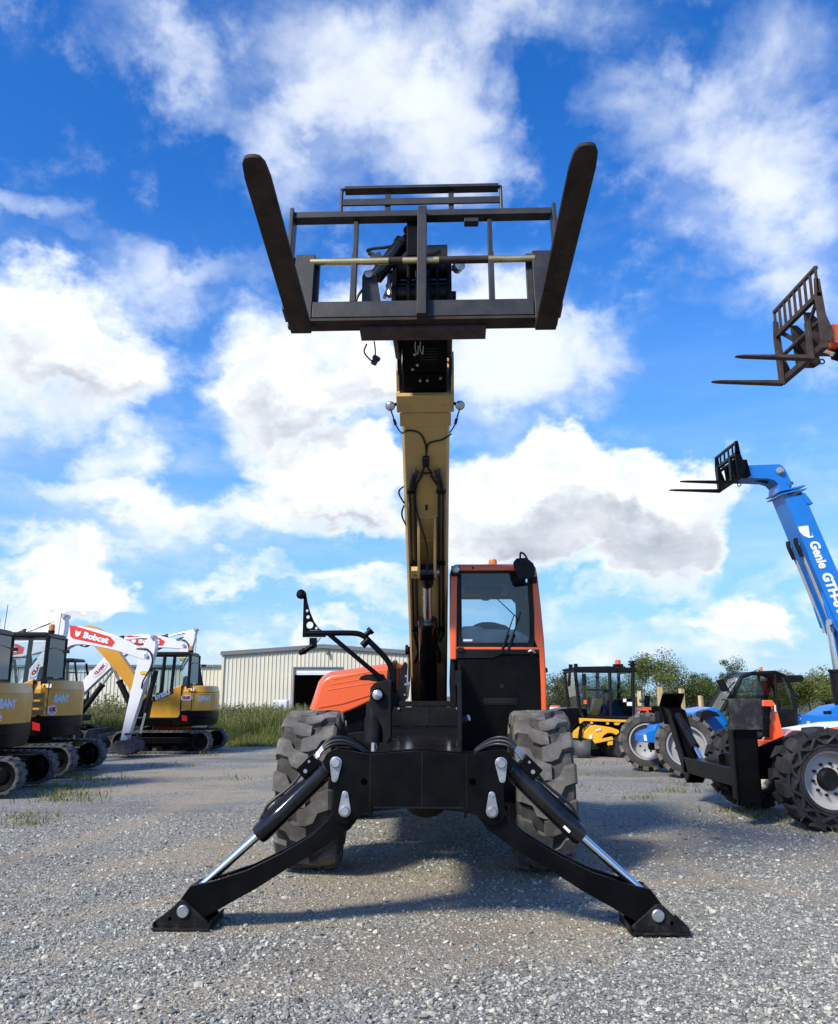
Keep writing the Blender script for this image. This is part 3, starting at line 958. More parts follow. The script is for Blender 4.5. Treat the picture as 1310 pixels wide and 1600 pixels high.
mb.add([(x, 2.59, z) for x, z in o_] + [(x, 2.59, z) for x, z in i_] + [(x, 2.61, z) for x, z in o_] + [(x, 2.61, z) for x, z in i_],
       [(j, (j + 1) % k, k + (j + 1) % k, k + j) for j in range(k)] + [(2 * k + j, 3 * k + j, 3 * k + (j + 1) % k, 2 * k + (j + 1) % k) for j in range(k)]
       + [(k + j, k + (j + 1) % k, 3 * k + (j + 1) % k, 3 * k + j) for j in range(k)])
ws = mb.build('windscreen_frame', 'satin_black', TH, smooth=0)
mb = MB(); mb.prism(i_, 2.603, 2.607); mb.build('windscreen', 'glass', ws, smooth=0)
mb = MB(); mb.prism([(2.68, 1.93), (2.68, 2.76), (4.03, 2.76), (4.03, 1.93)], 1.115, 1.119, 'yz'); mb.build('side_window', 'glass', TH, smooth=0)
mb = MB(); mb.prism([(2.66, 1.93), (2.66, 2.76), (4.03, 2.76), (4.03, 1.93)], .262, .266, 'yz'); mb.build('side_window', 'glass', TH, smooth=0)
mb = MB()   # rear wall with its window
mb.prism([(.30, 1.0), (1.11, 1.0), (1.11, 2.19), (.30, 2.19)], 4.06, 4.10)
mb.prism([(.30, 2.63), (1.08, 2.63), (1.08, 2.79), (.30, 2.79)], 4.06, 4.10)
mb.prism([(.30, 2.19), (.375, 2.19), (.375, 2.63), (.30, 2.63)], 4.06, 4.10)
mb.prism([(1.01, 2.19), (1.11, 2.19), (1.09, 2.63), (1.02, 2.63), (1.025, 2.5)], 4.06, 4.10)
rw = mb.build('rear_wall', 'dark', TH)
mb = MB(); mb.prism([(.37, 2.18), (1.02, 2.18), (1.02, 2.64), (.37, 2.64)], 4.07, 4.074); mb.build('rear_window', 'glass_clear', rw, smooth=0)
mb = MB()   # headlining with ragged lower shapes (visor, speakers)
mb.prism([(.35, 2.77), (1.04, 2.77), (1.04, 2.66), (.35, 2.66)], 2.9, 3.95)
mb.prism([(.40, 2.67), (.40, 2.585), (.44, 2.585), (.45, 2.60), (.56, 2.60), (.60, 2.55), (.66, 2.545), (.72, 2.58), (.80, 2.60), (.84, 2.67)], 3.3, 3.5)
mb.build('headlining', 'seat', TH, .008)
mb = MB()
mb.prism([(.88, 2.72), (.87, 2.60), (.90, 2.56), (.95, 2.50), (.97, 2.38), (.99, 2.0), (1.06, 2.0), (1.08, 2.72)], 3.2, 3.26)
mb.prism([(.88, 2.70), (.88, 2.52), (.92, 2.47), (1.05, 2.47), (1.05, 2.70)], 2.95, 3.0)
mb.build('cab_console', 'dark', TH, .008)
mb = MB()   # dashboard
mb.prism([(.33, 1.9), (.33, 2.15), (.36, 2.20), (.54, 2.205), (.58, 2.17), (.90, 2.165), (.98, 2.13), (1.06, 2.07), (1.06, 1.9)], 2.75, 3.10)
mb.build('dashboard', 'dash', TH, .02, seg=3)
mb = MB()
mb.prism([(.52, 2.16), (.53, 2.24), (.57, 2.275), (.70, 2.265), (.83, 2.24), (.88, 2.20), (.90, 2.15)], 3.11, 3.17)
ins = mb.build('instrument_hood', 'seat', TH, .015)
mb = MB(); mb.prism([(.61, 2.215), (.62, 2.232), (.73, 2.236), (.74, 2.218)], 3.105, 3.109); mb.build('gauge_panel', 'rust', ins)
mb = MB(); c0 = Vector((.66, 3.35, 2.20)); mb.tube([c0 + Vector((math.cos(t) * .19, math.sin(t) * .19 * .85, math.sin(t) * .19 * .5)) for t in np.linspace(0, 2 * math.pi, 25)], .014, 8); mb.cyl(c0, (.66, 3.2, 1.9), .03)
mb.build('steering_wheel', 'seat', TH)
mb = MB(); mb.box((.45, 3.5, 1.4), (.95, 3.95, 1.56)); mb.box((.45, 3.85, 1.56), (.95, 3.98, 2.16)); mb.build('driver_seat', 'dash', TH, .04, seg=3)
quad_patch('sticker', [(.362, 2.601, 2.035), (.455, 2.601, 2.035), (.455, 2.601, 2.056), (.362, 2.601, 2.056)], -.001, 'decal_white', ws)
mb = MB(); mb.box((.27, 2.7, .98), (1.13, 4.05, 1.06)); mb.build('cab_floor', 'dark', TH)
# lower front panel
mb = MB(); mb.prism([(.298, .98), (.298, 1.86), (.66, 1.86), (.74, 1.895), (1.126, 1.895), (1.126, .98)], 2.585, 2.64); fp = mb.build('front_panel', 'black', TH, .006)
mb = MB(); mb.prism([(.298, 1.862), (.285, 1.948), (1.128, 1.944), (1.128, 1.897), (.74, 1.897), (.66, 1.862)], 2.572, 2.635); mb.build('panel_lip', 'satin_black', fp, .006)
mb = MB(); mb.prism([(.56, 1.40), (.55, 1.47), (.90, 1.47), (.89, 1.40)], 2.578, 2.586); mb.prism([(.575, 1.412), (.57, 1.46), (.88, 1.46), (.875, 1.412)], 2.574, 2.579); mb.build('vent_cover', 'satin_black', fp, .003)
mb = MB(); mb.cyl((.745, 2.586, 1.585), (.745, 2.572, 1.585), .020, n=16); mb.cyl((.525, 2.586, 1.44), (.525, 2.575, 1.44), .012, n=10); mb.build('panel_latch', 'satin_black', fp)
mb = MB(); mb.box((.300, 2.55, 1.925), (.365, 2.60, 1.972)); mb.prism([(.315, 1.93), (.35, 1.93), (.372, 1.86), (.362, 1.855)], 2.56, 2.572); mb.build('hinge', 'satin_black', fp, .006)
mb = MB(); mb.tube(smooth_path([(1.02, 2.56, 1.925), (1.05, 2.55, 1.935), (1.085, 2.56, 1.915)]), .014, 8); mb.build('grab_handle', 'zinc', fp)
mb = MB(); mb.box((.31, 2.66, .55), (1.10, 4.4, .98)); mb.build('fuel_tank', 'black', TH, .02)
# wipers
for x0, x1, z1 in ((.745, .885, 2.30), (.805, .955, 2.33)):
    mb = MB(); mb.tube([(x0, 2.565, 1.925), (x0 + (x1 - x0) * .45, 2.56, 1.925 + (z1 - 1.925) * .45), (x1, 2.585, z1)], .009, 8, .005)
    wp = mb.build('wiper', 'satin_black', TH)
    mb = MB(); mb.cyl((x0, 2.60, 1.925), (x0, 2.55, 1.925), .02, n=12); mb.tube([(x0 + .012, 2.57, 1.95), (x0 + .08, 2.578, 2.10)], .014, 8); mb.build('wiper_base', 'satin_black', wp)
mb = MB(); mb.tube([(.95, 2.60, 2.24), (.665, 2.62, 2.52)], .006, 6); mb.build('wiper_blade', 'satin_black', TH)
# beacon, mirrors, corner work light
mb = MB(); mb.lathe([(0, .052), (.02, .052), (.024, .044)], (.70, 3.0, 2.835), (0, 0, 1), 20); bc = mb.build('beacon', 'satin_black', TH)
mb = MB(); mb.lathe([(.022, .045), (.08, .046), (.105, .040), (.112, .001)], (.70, 3.0, 2.835), (0, 0, 1), 20); mb.build('lens', 'amber', bc)
mb = MB(); mb.prism([(.865, 2.80), (.88, 2.72), (.905, 2.645), (.925, 2.625), (1.06, 2.645), (1.08, 2.67), (1.085, 2.74), (1.065, 2.79), (1.00, 2.845), (.90, 2.84)], 2.28, 2.33); mr = mb.build('mirror', 'satin_black', TH, .012)
mb = MB(); mb.tube(smooth_path([(.945, 2.28, 2.79), (.935, 2.26, 2.85), (.945, 2.28, 2.895), (.985, 2.32, 2.88), (1.03, 2.42, 2.83), (1.09, 2.58, 2.76)]), .010, 8); mb.box((.925, 2.262, 2.765), (.965, 2.282, 2.825)); mb.build('mirror_arm', 'satin_black', mr)
mb = MB(); mb.box((1.07, 2.52, 2.62), (1.125, 2.60, 2.69)); mb.build('mirror_hinge', 'satin_black', TH, .008)
mb = MB(); mb.prism([(1.195, 1.76), (1.20, 1.80), (1.25, 1.775), (1.255, 1.735), (1.235, 1.725)], 2.95, 2.98); mb.tube([(1.16, 3.0, 1.80), (1.21, 2.97, 1.78)], .01, 6); mb.build('mirror', 'satin_black', TH, .005)
mb = MB(); mb.box((.245, 2.50, 2.70), (.335, 2.56, 2.80)); cl = mb.build('work_light', 'satin_black', TH, .008)
mb = MB(); mb.lathe([(0, .042), (.02, .040), (.026, .030), (.028, .001)], (.29, 2.50, 2.762), (0, -1, 0), 22); mb.build('lens', 'lens', cl)
mb = MB(); mb.cyl((.47, 2.564, 2.785), (.47, 2.56, 2.785), .012, n=12); mb.build('hole_shade', 'pit', TH)

# ================================================ boom
e1 = Vector((1, 0, 0)); e2 = Vector((.012, -.8053, .5927)).normalized(); e3 = e1.cross(e2); e3 = e3 if e3.z > 0 else -e3
BM = Matrix.Translation((.024, .97, 3.72)) @ Matrix((e1, e2, e3)).transposed().to_4x4()   # x across, y along the boom, z away from its underside


def bp(*p): return BM @ Vector(p)


mb = MB(BM)
mb.prism([(-.21, .035), (-.185, 0), (.185, 0), (.21, .035), (.21, .50), (.18, .53), (-.18, .53), (-.21, .50)], -4.95, .41)
outer = mb.build('boom_outer_section', 'beige', TH, .006)
mb = MB(BM)
mb.box((-.24, .26, -.03), (.24, .43, .02)); mb.box((-.245, .24, .0), (-.211, .43, .56)); mb.box((.211, .24, .0), (.245, .43, .56)); mb.box((-.24, .26, .53), (.24, .43, .57))
mb.prism([(.42, .04), (.60, .10), (.60, .40), (.42, .5)], -.243, -.217, 'yz')
mb.prism([(.42, .04), (.60, .10), (.60, .40), (.42, .5)], .217, .243, 'yz')
collar = mb.build('boom_collar', 'beige', TH, .006)
mb = MB(BM)
mb.box((-.22, .10, -.006), (.22, .24, .0)); mb.build('reinforcing_plate', 'beige', outer, .003)
mb = MB(BM)
for x in (-.16, -.13, .13, .16): mb.cyl((x, .33, -.03), (x, .33, -.038), .012, n=8)
mb.build('bolt', 'beige', collar)
# embossed ring and slot
mb = MB(BM)
ring = [(.165 * math.cos(t), -.80 + .165 * math.sin(t), -.004) for t in np.linspace(0, 2 * math.pi, 37)]
mb.tube(ring, .008, 6); mb.build('embossed_ring', 'beige', outer)
mb = MB(BM); mb.box((-.012, -.87, -.003), (.012, -.80, .0)); mb.build('slot', 'dark', outer)
# plates carrying the lift cylinder
for s in (-1, 1):
    mb = MB(BM)
    mb.prism([(-.95, .0), (-1.0, -.05), (-1.45, -.18), (-1.58, -.20), (-1.66, -.15), (-1.75, .0)], s * .078 - .012, s * .078 + .012, 'yz')
    mb.build('lug_plate', 'beige', outer, .004)
mb = MB(BM); mb.box((-.078, -1.28, -.022), (.078, -1.24, .0)); mb.build('stiffener', 'beige', outer, .003)
mb = MB(BM); mb.cyl((-.13, -1.575, -.13), (.12, -1.575, -.13), .035); mb.build('pivot_pin', 'zinc', outer)
mb = MB(BM); mb.box((-.155, -1.63, -.16), (-.093, -1.52, -.10)); mb.build('pin_keeper', 'beige', outer, .004)
# lift cylinder
P0 = bp(0, -1.575, -.13); P1 = Vector((-.012, 3.35, 1.22)); d = (P1 - P0).normalized(); Ln = (P1 - P0).length
mb = MB(); mb.lathe([(Ln * .30, .05), (Ln * .30, .098), (Ln * .325, .102), (Ln * .34, .094), (Ln * .99, .094), (Ln, .06)], P0, d, 30); lift = mb.build('lift_cylinder', 'gloss_black', TH)
mb = MB(); mb.cyl(P0 + d * .05, P0 + d * (Ln * .33), .044, n=24); mb.build('piston_rod', 'chrome', lift)
mb = MB(); mb.cyl(P0 - Vector((.066, 0, 0)), P0 + Vector((.066, 0, 0)), .082, n=24); mb.lathe([(.05, .066), (.14, .062), (.16, .05)], P0, d, 20); mb.build('rod_eye', 'gloss_black', lift)
# hard lines along the underside, their hose ends and clamps
for xs in ((-.155, -.112), (.118, .158)):
    s = -1 if xs[0] < 0 else 1
    for x in xs:
        mb = MB(BM)
        xe = x - s * .045
        mb.tube(smooth_path([(xe - s * .03, -.42, -.035), (xe, -.47, -.05), (x, -.58, -.03), (x, -.8, -.022), (x * 1.01, -1.6, -.022), (x * 1.03, -2.5, -.022), (x * 1.0, -2.62, -.03), (x - s * .03, -2.72, -.05)], 5), .013, 8)
        mb.build('hydraulic_line', 'hose', outer)
    mb = MB(BM); mb.tube(smooth_path([(xs[0] - s * .02 if s > 0 else xs[1] + .02, -.36, -.03), (sum(xs) / 2 - s * .025, -.40, -.055), (sum(xs) / 2 - s * .005, -.50, -.045), (sum(xs) / 2, -.58, -.03)]), .030, 10); mb.build('hose', 'hose', outer)
    for yy in (-.62, -1.55, -2.55):
        mb = MB(BM); mb.box((min(xs) - .022, yy - .018, -.042), (max(xs) + .022, yy + .018, 0)); mb.build('pipe_clamp', 'satin_black', outer, .004)
    mb = MB(BM); mb.tube(smooth_path([(xs[0], -2.60, -.03), (xs[0] - s * .03, -2.75, -.06), (xs[0] - s * .02 + .02, -2.9, -.05), (xs[0], -3.1, -.03)]), .02, 8); mb.build('hose', 'hose', outer)
mb = MB(BM)
mb.tube([(-.06, -.40, -.03), (.06, -.40, -.03)], .010, 8); mb.build('hydraulic_line', 'hose', outer)
# wiring
for pts in ([(-.205, .03, -.01), (-.15, .06, -.01), (-.05, .03, -.012), (.0, -.10, -.012), (.002, -.24, -.015)],
            [(.225, .02, -.01), (.15, -.04, -.01), (.03, -.08, -.012), (.004, -.18, -.015)],
            [(.0, -.26, -.02), (-.03, -.38, -.03), (-.09, -.55, -.04), (-.10, -.78, -.03), (-.06, -1.0, -.05), (.0, -1.25, -.10), (.005, -1.5, -.20)],
            [(.0, -.26, -.02), (.02, -.34, -.03), (.05, -.40, -.03)],
            [(-.21, -.62, .05), (-.25, -.66, .05), (-.255, -.72, .05), (-.21, -.80, .02)],
            [(-.212, -.85, .05), (-.235, -.92, .05), (-.235, -1.0, .05), (-.20, -1.08, .02)]):
    mb = MB(BM); mb.tube(smooth_path(pts), .0085, 6); mb.build('wire', 'hose', outer)
mb = MB(BM); mb.box((-.032, -.33, -.04), (.032, -.22, 0)); mb.build('connector', 'hose', outer, .01)
for s in (-1, 1):
    mb = MB(BM); mb.tube([(s * .245, .33, 0), (s * .285, .33, -.02)], .014, 8); mb.lathe([(-.02, .02), (-.02, .040), (.025, .040), (.032, .03), (.034, .001)], (s * .295, .33, -.03), (0, .55, -.85), 20)
    wl = mb.build('work_light', 'satin_black', TH)
    mb = MB(BM); mb.lathe([(.026, .038), (.036, .026), (.038, .001)], (s * .295, .33, -.03), (0, .55, -.85), 20); mb.build('lens', 'lens', wl)
    mb = MB(BM); mb.tube(smooth_path([(s * .295, .29, -.02), (s * .275, .22, -.03), (s * .265, .16, -.03), (s * .235, .08, -.02), (s * .21, .03, -.005)]), .0065, 6); mb.cyl((s * .268, .19, -.03), (s * .258, .14, -.03), .013, n=8); mb.build('wire', 'hose', wl)
# second section
mb = MB(BM)
mb.box((-.185, .30, .06), (.185, 1.42, .46)); inner = mb.build('boom_inner_section', 'gloss_black', TH, .006)
mb = MB(BM)
for s in (-1, 1):
    mb = MB(BM); mb.prism([(.61, .0), (1.0, -.02), (1.0, .40), (.61, .40)], s * .212 - .012, s * .212 + .012, 'yz')
    mb.build('side_plate', 'satin_black', inner, .005)
mb = MB(BM)
mb.box((-.18, .42, .035), (.18, .60, .06)); mb.box((-.17, .62, .02), (.17, .99, .06)); mb.box((-.20, .94, -.03), (.20, .985, .05))
mb.build('wear_pad', 'black', inner, .005)
mb = MB(BM)
for x in (-.03, .045):
    mb.box((x, .74, .005), (x + .004, .87, .018))
for i in range(5):
    mb.box((-.03, .75 + i * .025, .008), (.105, .757 + i * .025, .016))
mb.build('vent_grid', 'carriage', inner)
mb = MB(BM)
for x, y in ((-.04, .55), (.02, .55), (-.1, .66), (.13, .57), (-.08, .80), (-.06, .70)): mb.cyl((x, y, .036), (x, y, .01), .012, n=8)
mb.build('bolt', 'zinc', inner)
mb = MB(BM)
for x in (-.07, -.03): mb.tube(smooth_path([(x, .95, -.02), (x - .005, .88, -.03), (x + .015, .82, -.02), (x + .02, .90, -.02)]), .004, 5)
mb.build('wire', 'zinc', inner)
# boom head
mb = MB()
hp = [(.25, 4.20), (.05, 4.05), (-.42, 4.05), (-.52, 4.16), (-.40, 4.62), (-.20, 4.77), (.10, 4.74), (.35, 4.50)]
for x in (-.165, .235):
    mb.prism(hp, x - .018, x + .018, 'yz')
head = mb.build('boom_head', 'black', TH, .006)
mb = MB()
mb.cyl((-.16, -.30, 4.62), (.23, -.30, 4.62), .075, n=20); mb.cyl((-.17, -.40, 4.36), (.24, -.40, 4.36), .055, n=20)
mb.cyl((-.16, -.15, 4.48), (.23, -.15, 4.48), .09, n=20)
mb.build('cross_tube', 'satin_black', head)
mb = MB()
for x in (-.06, .0, .09, .15): mb.prism([(-.46, 4.28), (-.50, 4.42), (-.40, 4.66), (-.28, 4.72), (-.22, 4.55), (-.30, 4.30)], x - .012, x + .012, 'yz')
mb.build('coupler_plate', 'black', head, .004)
mb = MB(); mb.box((-.135, -.16, 4.74), (.225, -.14, 4.90)); mb.build('head_plate', 'carriage', head, .004)
mb = MB(); mb.tube(smooth_path([(.02, -.165, 4.80), (.08, -.17, 4.81), (.13, -.17, 4.83), (.17, -.17, 4.85)]), .005, 6); mb.build('wire', 'hose', head)
mb = MB(); mb.cyl((.25, -.30, 4.62), (.285, -.30, 4.62), .02, n=10); mb.lathe([(-.03, .03), (-.03, .042), (.03, .042), (.035, .001)], (.305, -.32, 4.62), (.5, -1, 0), 18); wl = mb.build('work_light', 'lens', head)
mb = MB(); mb.cyl((.25, -.36, 4.36), (.285, -.36, 4.36), .04, n=14); mb.build('pivot_pin', 'satin_black', head)
for pts in ([(-.19, -.3, 4.66), (-.21, -.32, 4.60), (-.205, -.34, 4.50), (-.22, -.36, 4.42), (-.24, -.40, 4.34)], [(-.19, -.34, 4.55), (-.215, -.36, 4.46), (-.20, -.38, 4.36)]):
    mb = MB(); mb.tube(smooth_path(pts), .014, 8); mb.cyl(pts[1], pts[2], .022, n=8); mb.build('hose', 'zinc', head)

# ---- tilt cylinder and its bracket
a = Vector((-.315, -.42, 4.475)); b_ = Vector((-.085, -.38, 4.83)); d = (b_ - a).normalized(); Ln = (b_ - a).length
mb = MB(); mb.lathe([(.0, .03), (.02, .056), (Ln * .80, .056), (Ln * .82, .064), (Ln * .90, .064), (Ln * .92, .03), (Ln * 1.1, .03)], a, d, 22); mb.cyl(b_ + d * .05 - Vector((0, .04, 0)), b_ + d * .05 + Vector((0, .04, 0)), .045)
tc_ = mb.build('tilt_cylinder', 'gloss_black', TH)
mb = MB(); q = a + d * .14 + Vector((-.055, -.02, .045)); mb.box(q - Vector((.04, .035, .03)), q + Vector((.04, .035, .03)), Matrix.Rotation(R(-30), 3, 'Y')); mb.cyl(q + Vector((-.03, 0, .03)), q + Vector((-.06, 0, .05)), .018, n=8); mb.build('valve_block', 'carriage', tc_, .004)
mb = MB(); mb.tube(smooth_path([q + Vector((-.05, 0, .05)), q + Vector((-.07, 0, .07)), q + Vector((-.02, 0, .085)), q + Vector((.05, 0, .09)), q + Vector((.14, .02, .12))]), .012, 8); mb.build('hose', 'hose', tc_)
mb = MB(); mb.prism([(-.395, 4.12), (-.395, 4.46), (-.375, 4.505), (-.325, 4.515), (-.29, 4.47), (-.235, 4.12)], -.50, -.475); tb = mb.build('tilt_bracket', 'carriage', TH, .004)
mb = MB(); mb.cyl((-.345, -.50, 4.465), (-.345, -.525, 4.465), .028, n=18); mb.build('pin_head', 'zinc', tb)
mb = MB(); mb.cyl((-.345, -.501, 4.375), (-.345, -.503, 4.375), .010, n=10); mb.cyl((-.335, -.501, 4.24), (-.335, -.503, 4.24), .025, n=14); mb.build('hole_shade', 'dark', tb)  # dark discs on the plate stand in for the shade inside openings
mb = MB(); mb.tube(smooth_path([(-.38, -.45, 4.40), (-.43, -.46, 4.32), (-.45, -.47, 4.22), (-.46, -.46, 4.10)]), .010, 8); mb.build('hose', 'hose', tb)
mb = MB()
mb.tube(smooth_path([(-.37, -.35, 4.0), (-.385, -.37, 3.93), (-.345, -.38, 3.87), (-.31, -.38, 3.845)]), .006, 6); mb.tube(smooth_path([(-.315, -.35, 4.02), (-.305, -.36, 3.94), (-.305, -.38, 3.86)]), .006, 6)
hw = mb.build('hanging_wire', 'hose', TH)
mb = MB(); mb.cyl((-.295, -.38, 3.875), (-.315, -.385, 3.83), .022, n=10); mb.cyl((-.29, -.38, 3.885), (-.30, -.38, 3.865), .030, n=10); mb.build('plug', 'hose', hw)

# ---- fork carriage (tilted back ten degrees): x across, y towards the camera, z up its face
CM = Matrix.Translation((.043, -.70, 4.0)) @ Matrix((Vector((1, 0, 0)), Vector((0, -.985, .1736)), Vector((0, .1736, .985)))).transposed().to_4x4()
mb = MB(CM)
mb.box((-.765, -.09, .052), (.775, .0, .185))
car = mb.build('fork_carriage', 'carriage', TH, .006)
mb = MB(CM); mb.box((-.80, -.13, .026), (.80, -.005, .050)); mb.build('lower_plate', 'fork', car, .004)
mb = MB(CM); mb.box((-.435, -.20, -.012), (.445, -.07, .024)); mb.build('coupler_sill', 'rust', car, .005)
mb = MB(CM); mb.box((-.945, -.08, .93), (.935, .0, .985)); mb.build('top_bar', 'carriage', car, .005)
for s in (-1, 1):
    mb = MB(CM); mb.prism([(-.12, .10), (-.12, .95), (-.09, 1.0), (.03, 1.0), (.03, .10)], s * .955 - .014, s * .955 + .014, 'yz'); up_ = mb.build('end_plate', 'carriage', car, .004)
    mb = MB(CM); mb.box((s * .84 - .10, -.10, .02), (s * .84 + .10, -.06, .62)); mb.build('back_plate', 'carriage', car, .004)
for x in (-.487, .490):
    mb = MB(CM); mb.box((x - .020, -.075, .186), (x + .020, -.005, .60)); mb.prism([(-.10, .56), (-.10, .94), (-.03, .94), (-.03, .56)], x - .016, x + .016, 'yz'); mb.build('upright', 'carriage', car, .004)
mb = MB(CM); mb.box((-.033, -.05, .02), (.033, .075, .955)); mb.build('centre_upright', 'carriage', car, .005)
mb = MB(CM); mb.prism([(-.36, .76), (-.30, .95), (-.06, .95), (-.06, .62), (-.16, .62)], -.115, -.02, 'yz'); mb.build('centre_bracket', 'black', car, .005)
mb = MB(CM); mb.box((.305, -.08, .885), (.41, -.02, .93)); mb.build('stop_block', 'carriage', car, .004)
mb = MB(CM); mb.cyl((-.80, -.02, .540), (.80, -.02, .540), .026, n=20); mb.build('fork_shaft', 'brass', car)
mb = MB(CM); mb.cyl((-.24, -.02, .540), (-.14, -.02, .540), .028, n=20); mb.cyl((.12, -.02, .540), (.47, -.02, .540), .0275, n=20); mb.build('grease_band', 'fork', car)
# backrest
mb = MB(CM)
mb.tube(smooth_path([(-.605, -.06, .98), (-.607, -.06, 1.20), (-.598, -.06, 1.235), (-.56, -.06, 1.245), (0, -.06, 1.245), (.535, -.06, 1.245), (.573, -.06, 1.235), (.582, -.06, 1.20), (.580, -.06, .98)], 4), .012, 8)
mb.box((-.585, -.10, 1.225), (.565, -.03, 1.25))
bk = mb.build('backrest', 'carriage', car, .003)
mb = MB(CM); mb.box((-.597, -.065, 1.085), (.572, -.05, 1.145)); mb.build('backrest_bar', 'carriage', car, .003)
for x in (-.262, .212):
    mb = MB(CM); mb.box((x - .02, -.11, .985), (x + .02, -.066, 1.225)); mb.build('backrest_post', 'carriage', car, .003)
# forks
for x, splay in ((-.838, -.005), (.850, .050)):
    mb = MB(CM)
    mb.box((x - .070, -.055, -.03), (x + .070, -.004, .60)); sh = mb.build('fork_shank', 'carriage', car, .006)
    mb = MB(CM)
    Lf = 1.50
    t = [(-.056, .030), (.02, .030), (Lf, .012), (Lf, -.010), (.05, -.045), (-.02, -.045), (-.056, -.02)]
    # tapering blade: plan outline with chamfered tip, thickness falling towards the tip
    plan = [(-.072, -.056), (-.072, Lf - .15), (-.062, Lf - .05), (-.040, Lf - .008), (-.015, Lf), (.015, Lf), (.040, Lf - .008), (.062, Lf - .05), (.072, Lf - .15), (.072, -.056)]
    plan = [(px + splay * max(0, py) / Lf, py * (1.02 if x > 0 else 1)) for px, py in plan]
    vs = [(x + px, py, .012 - .0 * py) for px, py in plan] + [(x + px, py, -.042 + .026 * max(0, py) / Lf) for px, py in plan]
    k = len(plan)
    mb.add(vs, [tuple(range(k)), tuple(range(2 * k - 1, k - 1, -1))] + [(i, k + i, k + (i + 1) % k, (i + 1) % k) for i in range(k)])
    mb.build('fork_blade', 'fork', car, .006)

# ================================================================ setting: gravel yard, grass field
def ground_height(x, y):
    near = np.clip(1.2 - np.abs(y - 6) / 22.0, 0, 1)
    h = 0.010 * np.sin(x * 1.7 + 0.6 * y) + 0.008 * np.sin(y * 2.3 - x * 0.9 + 1) + 0.006 * np.sin(x * 4.1 + 2 * np.sin(y * 1.3)) + .012 * np.sin(x * .55 + y * .43 + 2)
    return h * near - 0.012


_rs = np.random.RandomState(21)
_waves = [(_rs.uniform(.3, .9) * k, _rs.uniform(.4, 1.3) * k * _rs.choice((-1, 1)), _rs.uniform(0, 6.28), 1 / k ** .8) for k in (1, 1, 1.3, 1.7, 2.2, 3, 4, 5.5)]
# wheel tracks: paths (x, y) that machines took over the yard
_tracks = [[(-6, 3.2), (-3.2, 4.7), (-1.2, 6.0), (.6, 6.9), (2.6, 7.4)], [(-5, 4.4), (-3.2, 5.9), (-1.6, 7.0), (-.2, 8.2), (.2, 12)], [(-3.4, 28), (-3.2, 18), (-3.4, 11), (-4.4, 7), (-6.5, 4)], [(-1.7, 28), (-1.6, 19), (-1.9, 11), (-2.9, 7.2), (-5, 4.4)],
           [(2.6, 28), (2.4, 18), (1.9, 12), (2.4, 8), (4, 5.4)], [(8, 13.2), (3, 13.6), (-2, 14.2), (-8, 13.4)], [(9, 16.6), (3, 16.4), (-3, 17.2), (-9, 18)]]


def dirt_patches(x, y):
    """0..1: how much packed pale dirt shows between the stones"""
    v = 0
    for a, b, p, w in _waves:
        v = v + w * np.sin(a * x + b * y + p + .8 * np.sin(.7 * x - .5 * y + p * 2))
    d = np.clip((v / 2.2 - .25) / .8, 0, 1) * .8
    for tr in _tracks:
        P = [Vector((a, b, 0)) for a, b in tr]
        P = smooth_path(P, 5)
        dist = np.full(np.shape(x), 9.0)
        for a, b in zip(P[:-1], P[1:]):
            ux, uy = b.x - a.x, b.y - a.y
            t = np.clip(((x - a.x) * ux + (y - a.y) * uy) / (ux * ux + uy * uy), 0, 1)
            dist = np.minimum(dist, np.hypot(x - a.x - t * ux, y - a.y - t * uy))
        d = np.maximum(d, np.clip(1.15 - dist / .26, 0, 1) * np.clip(.62 + .25 * v, 0.15, .9))
    return d


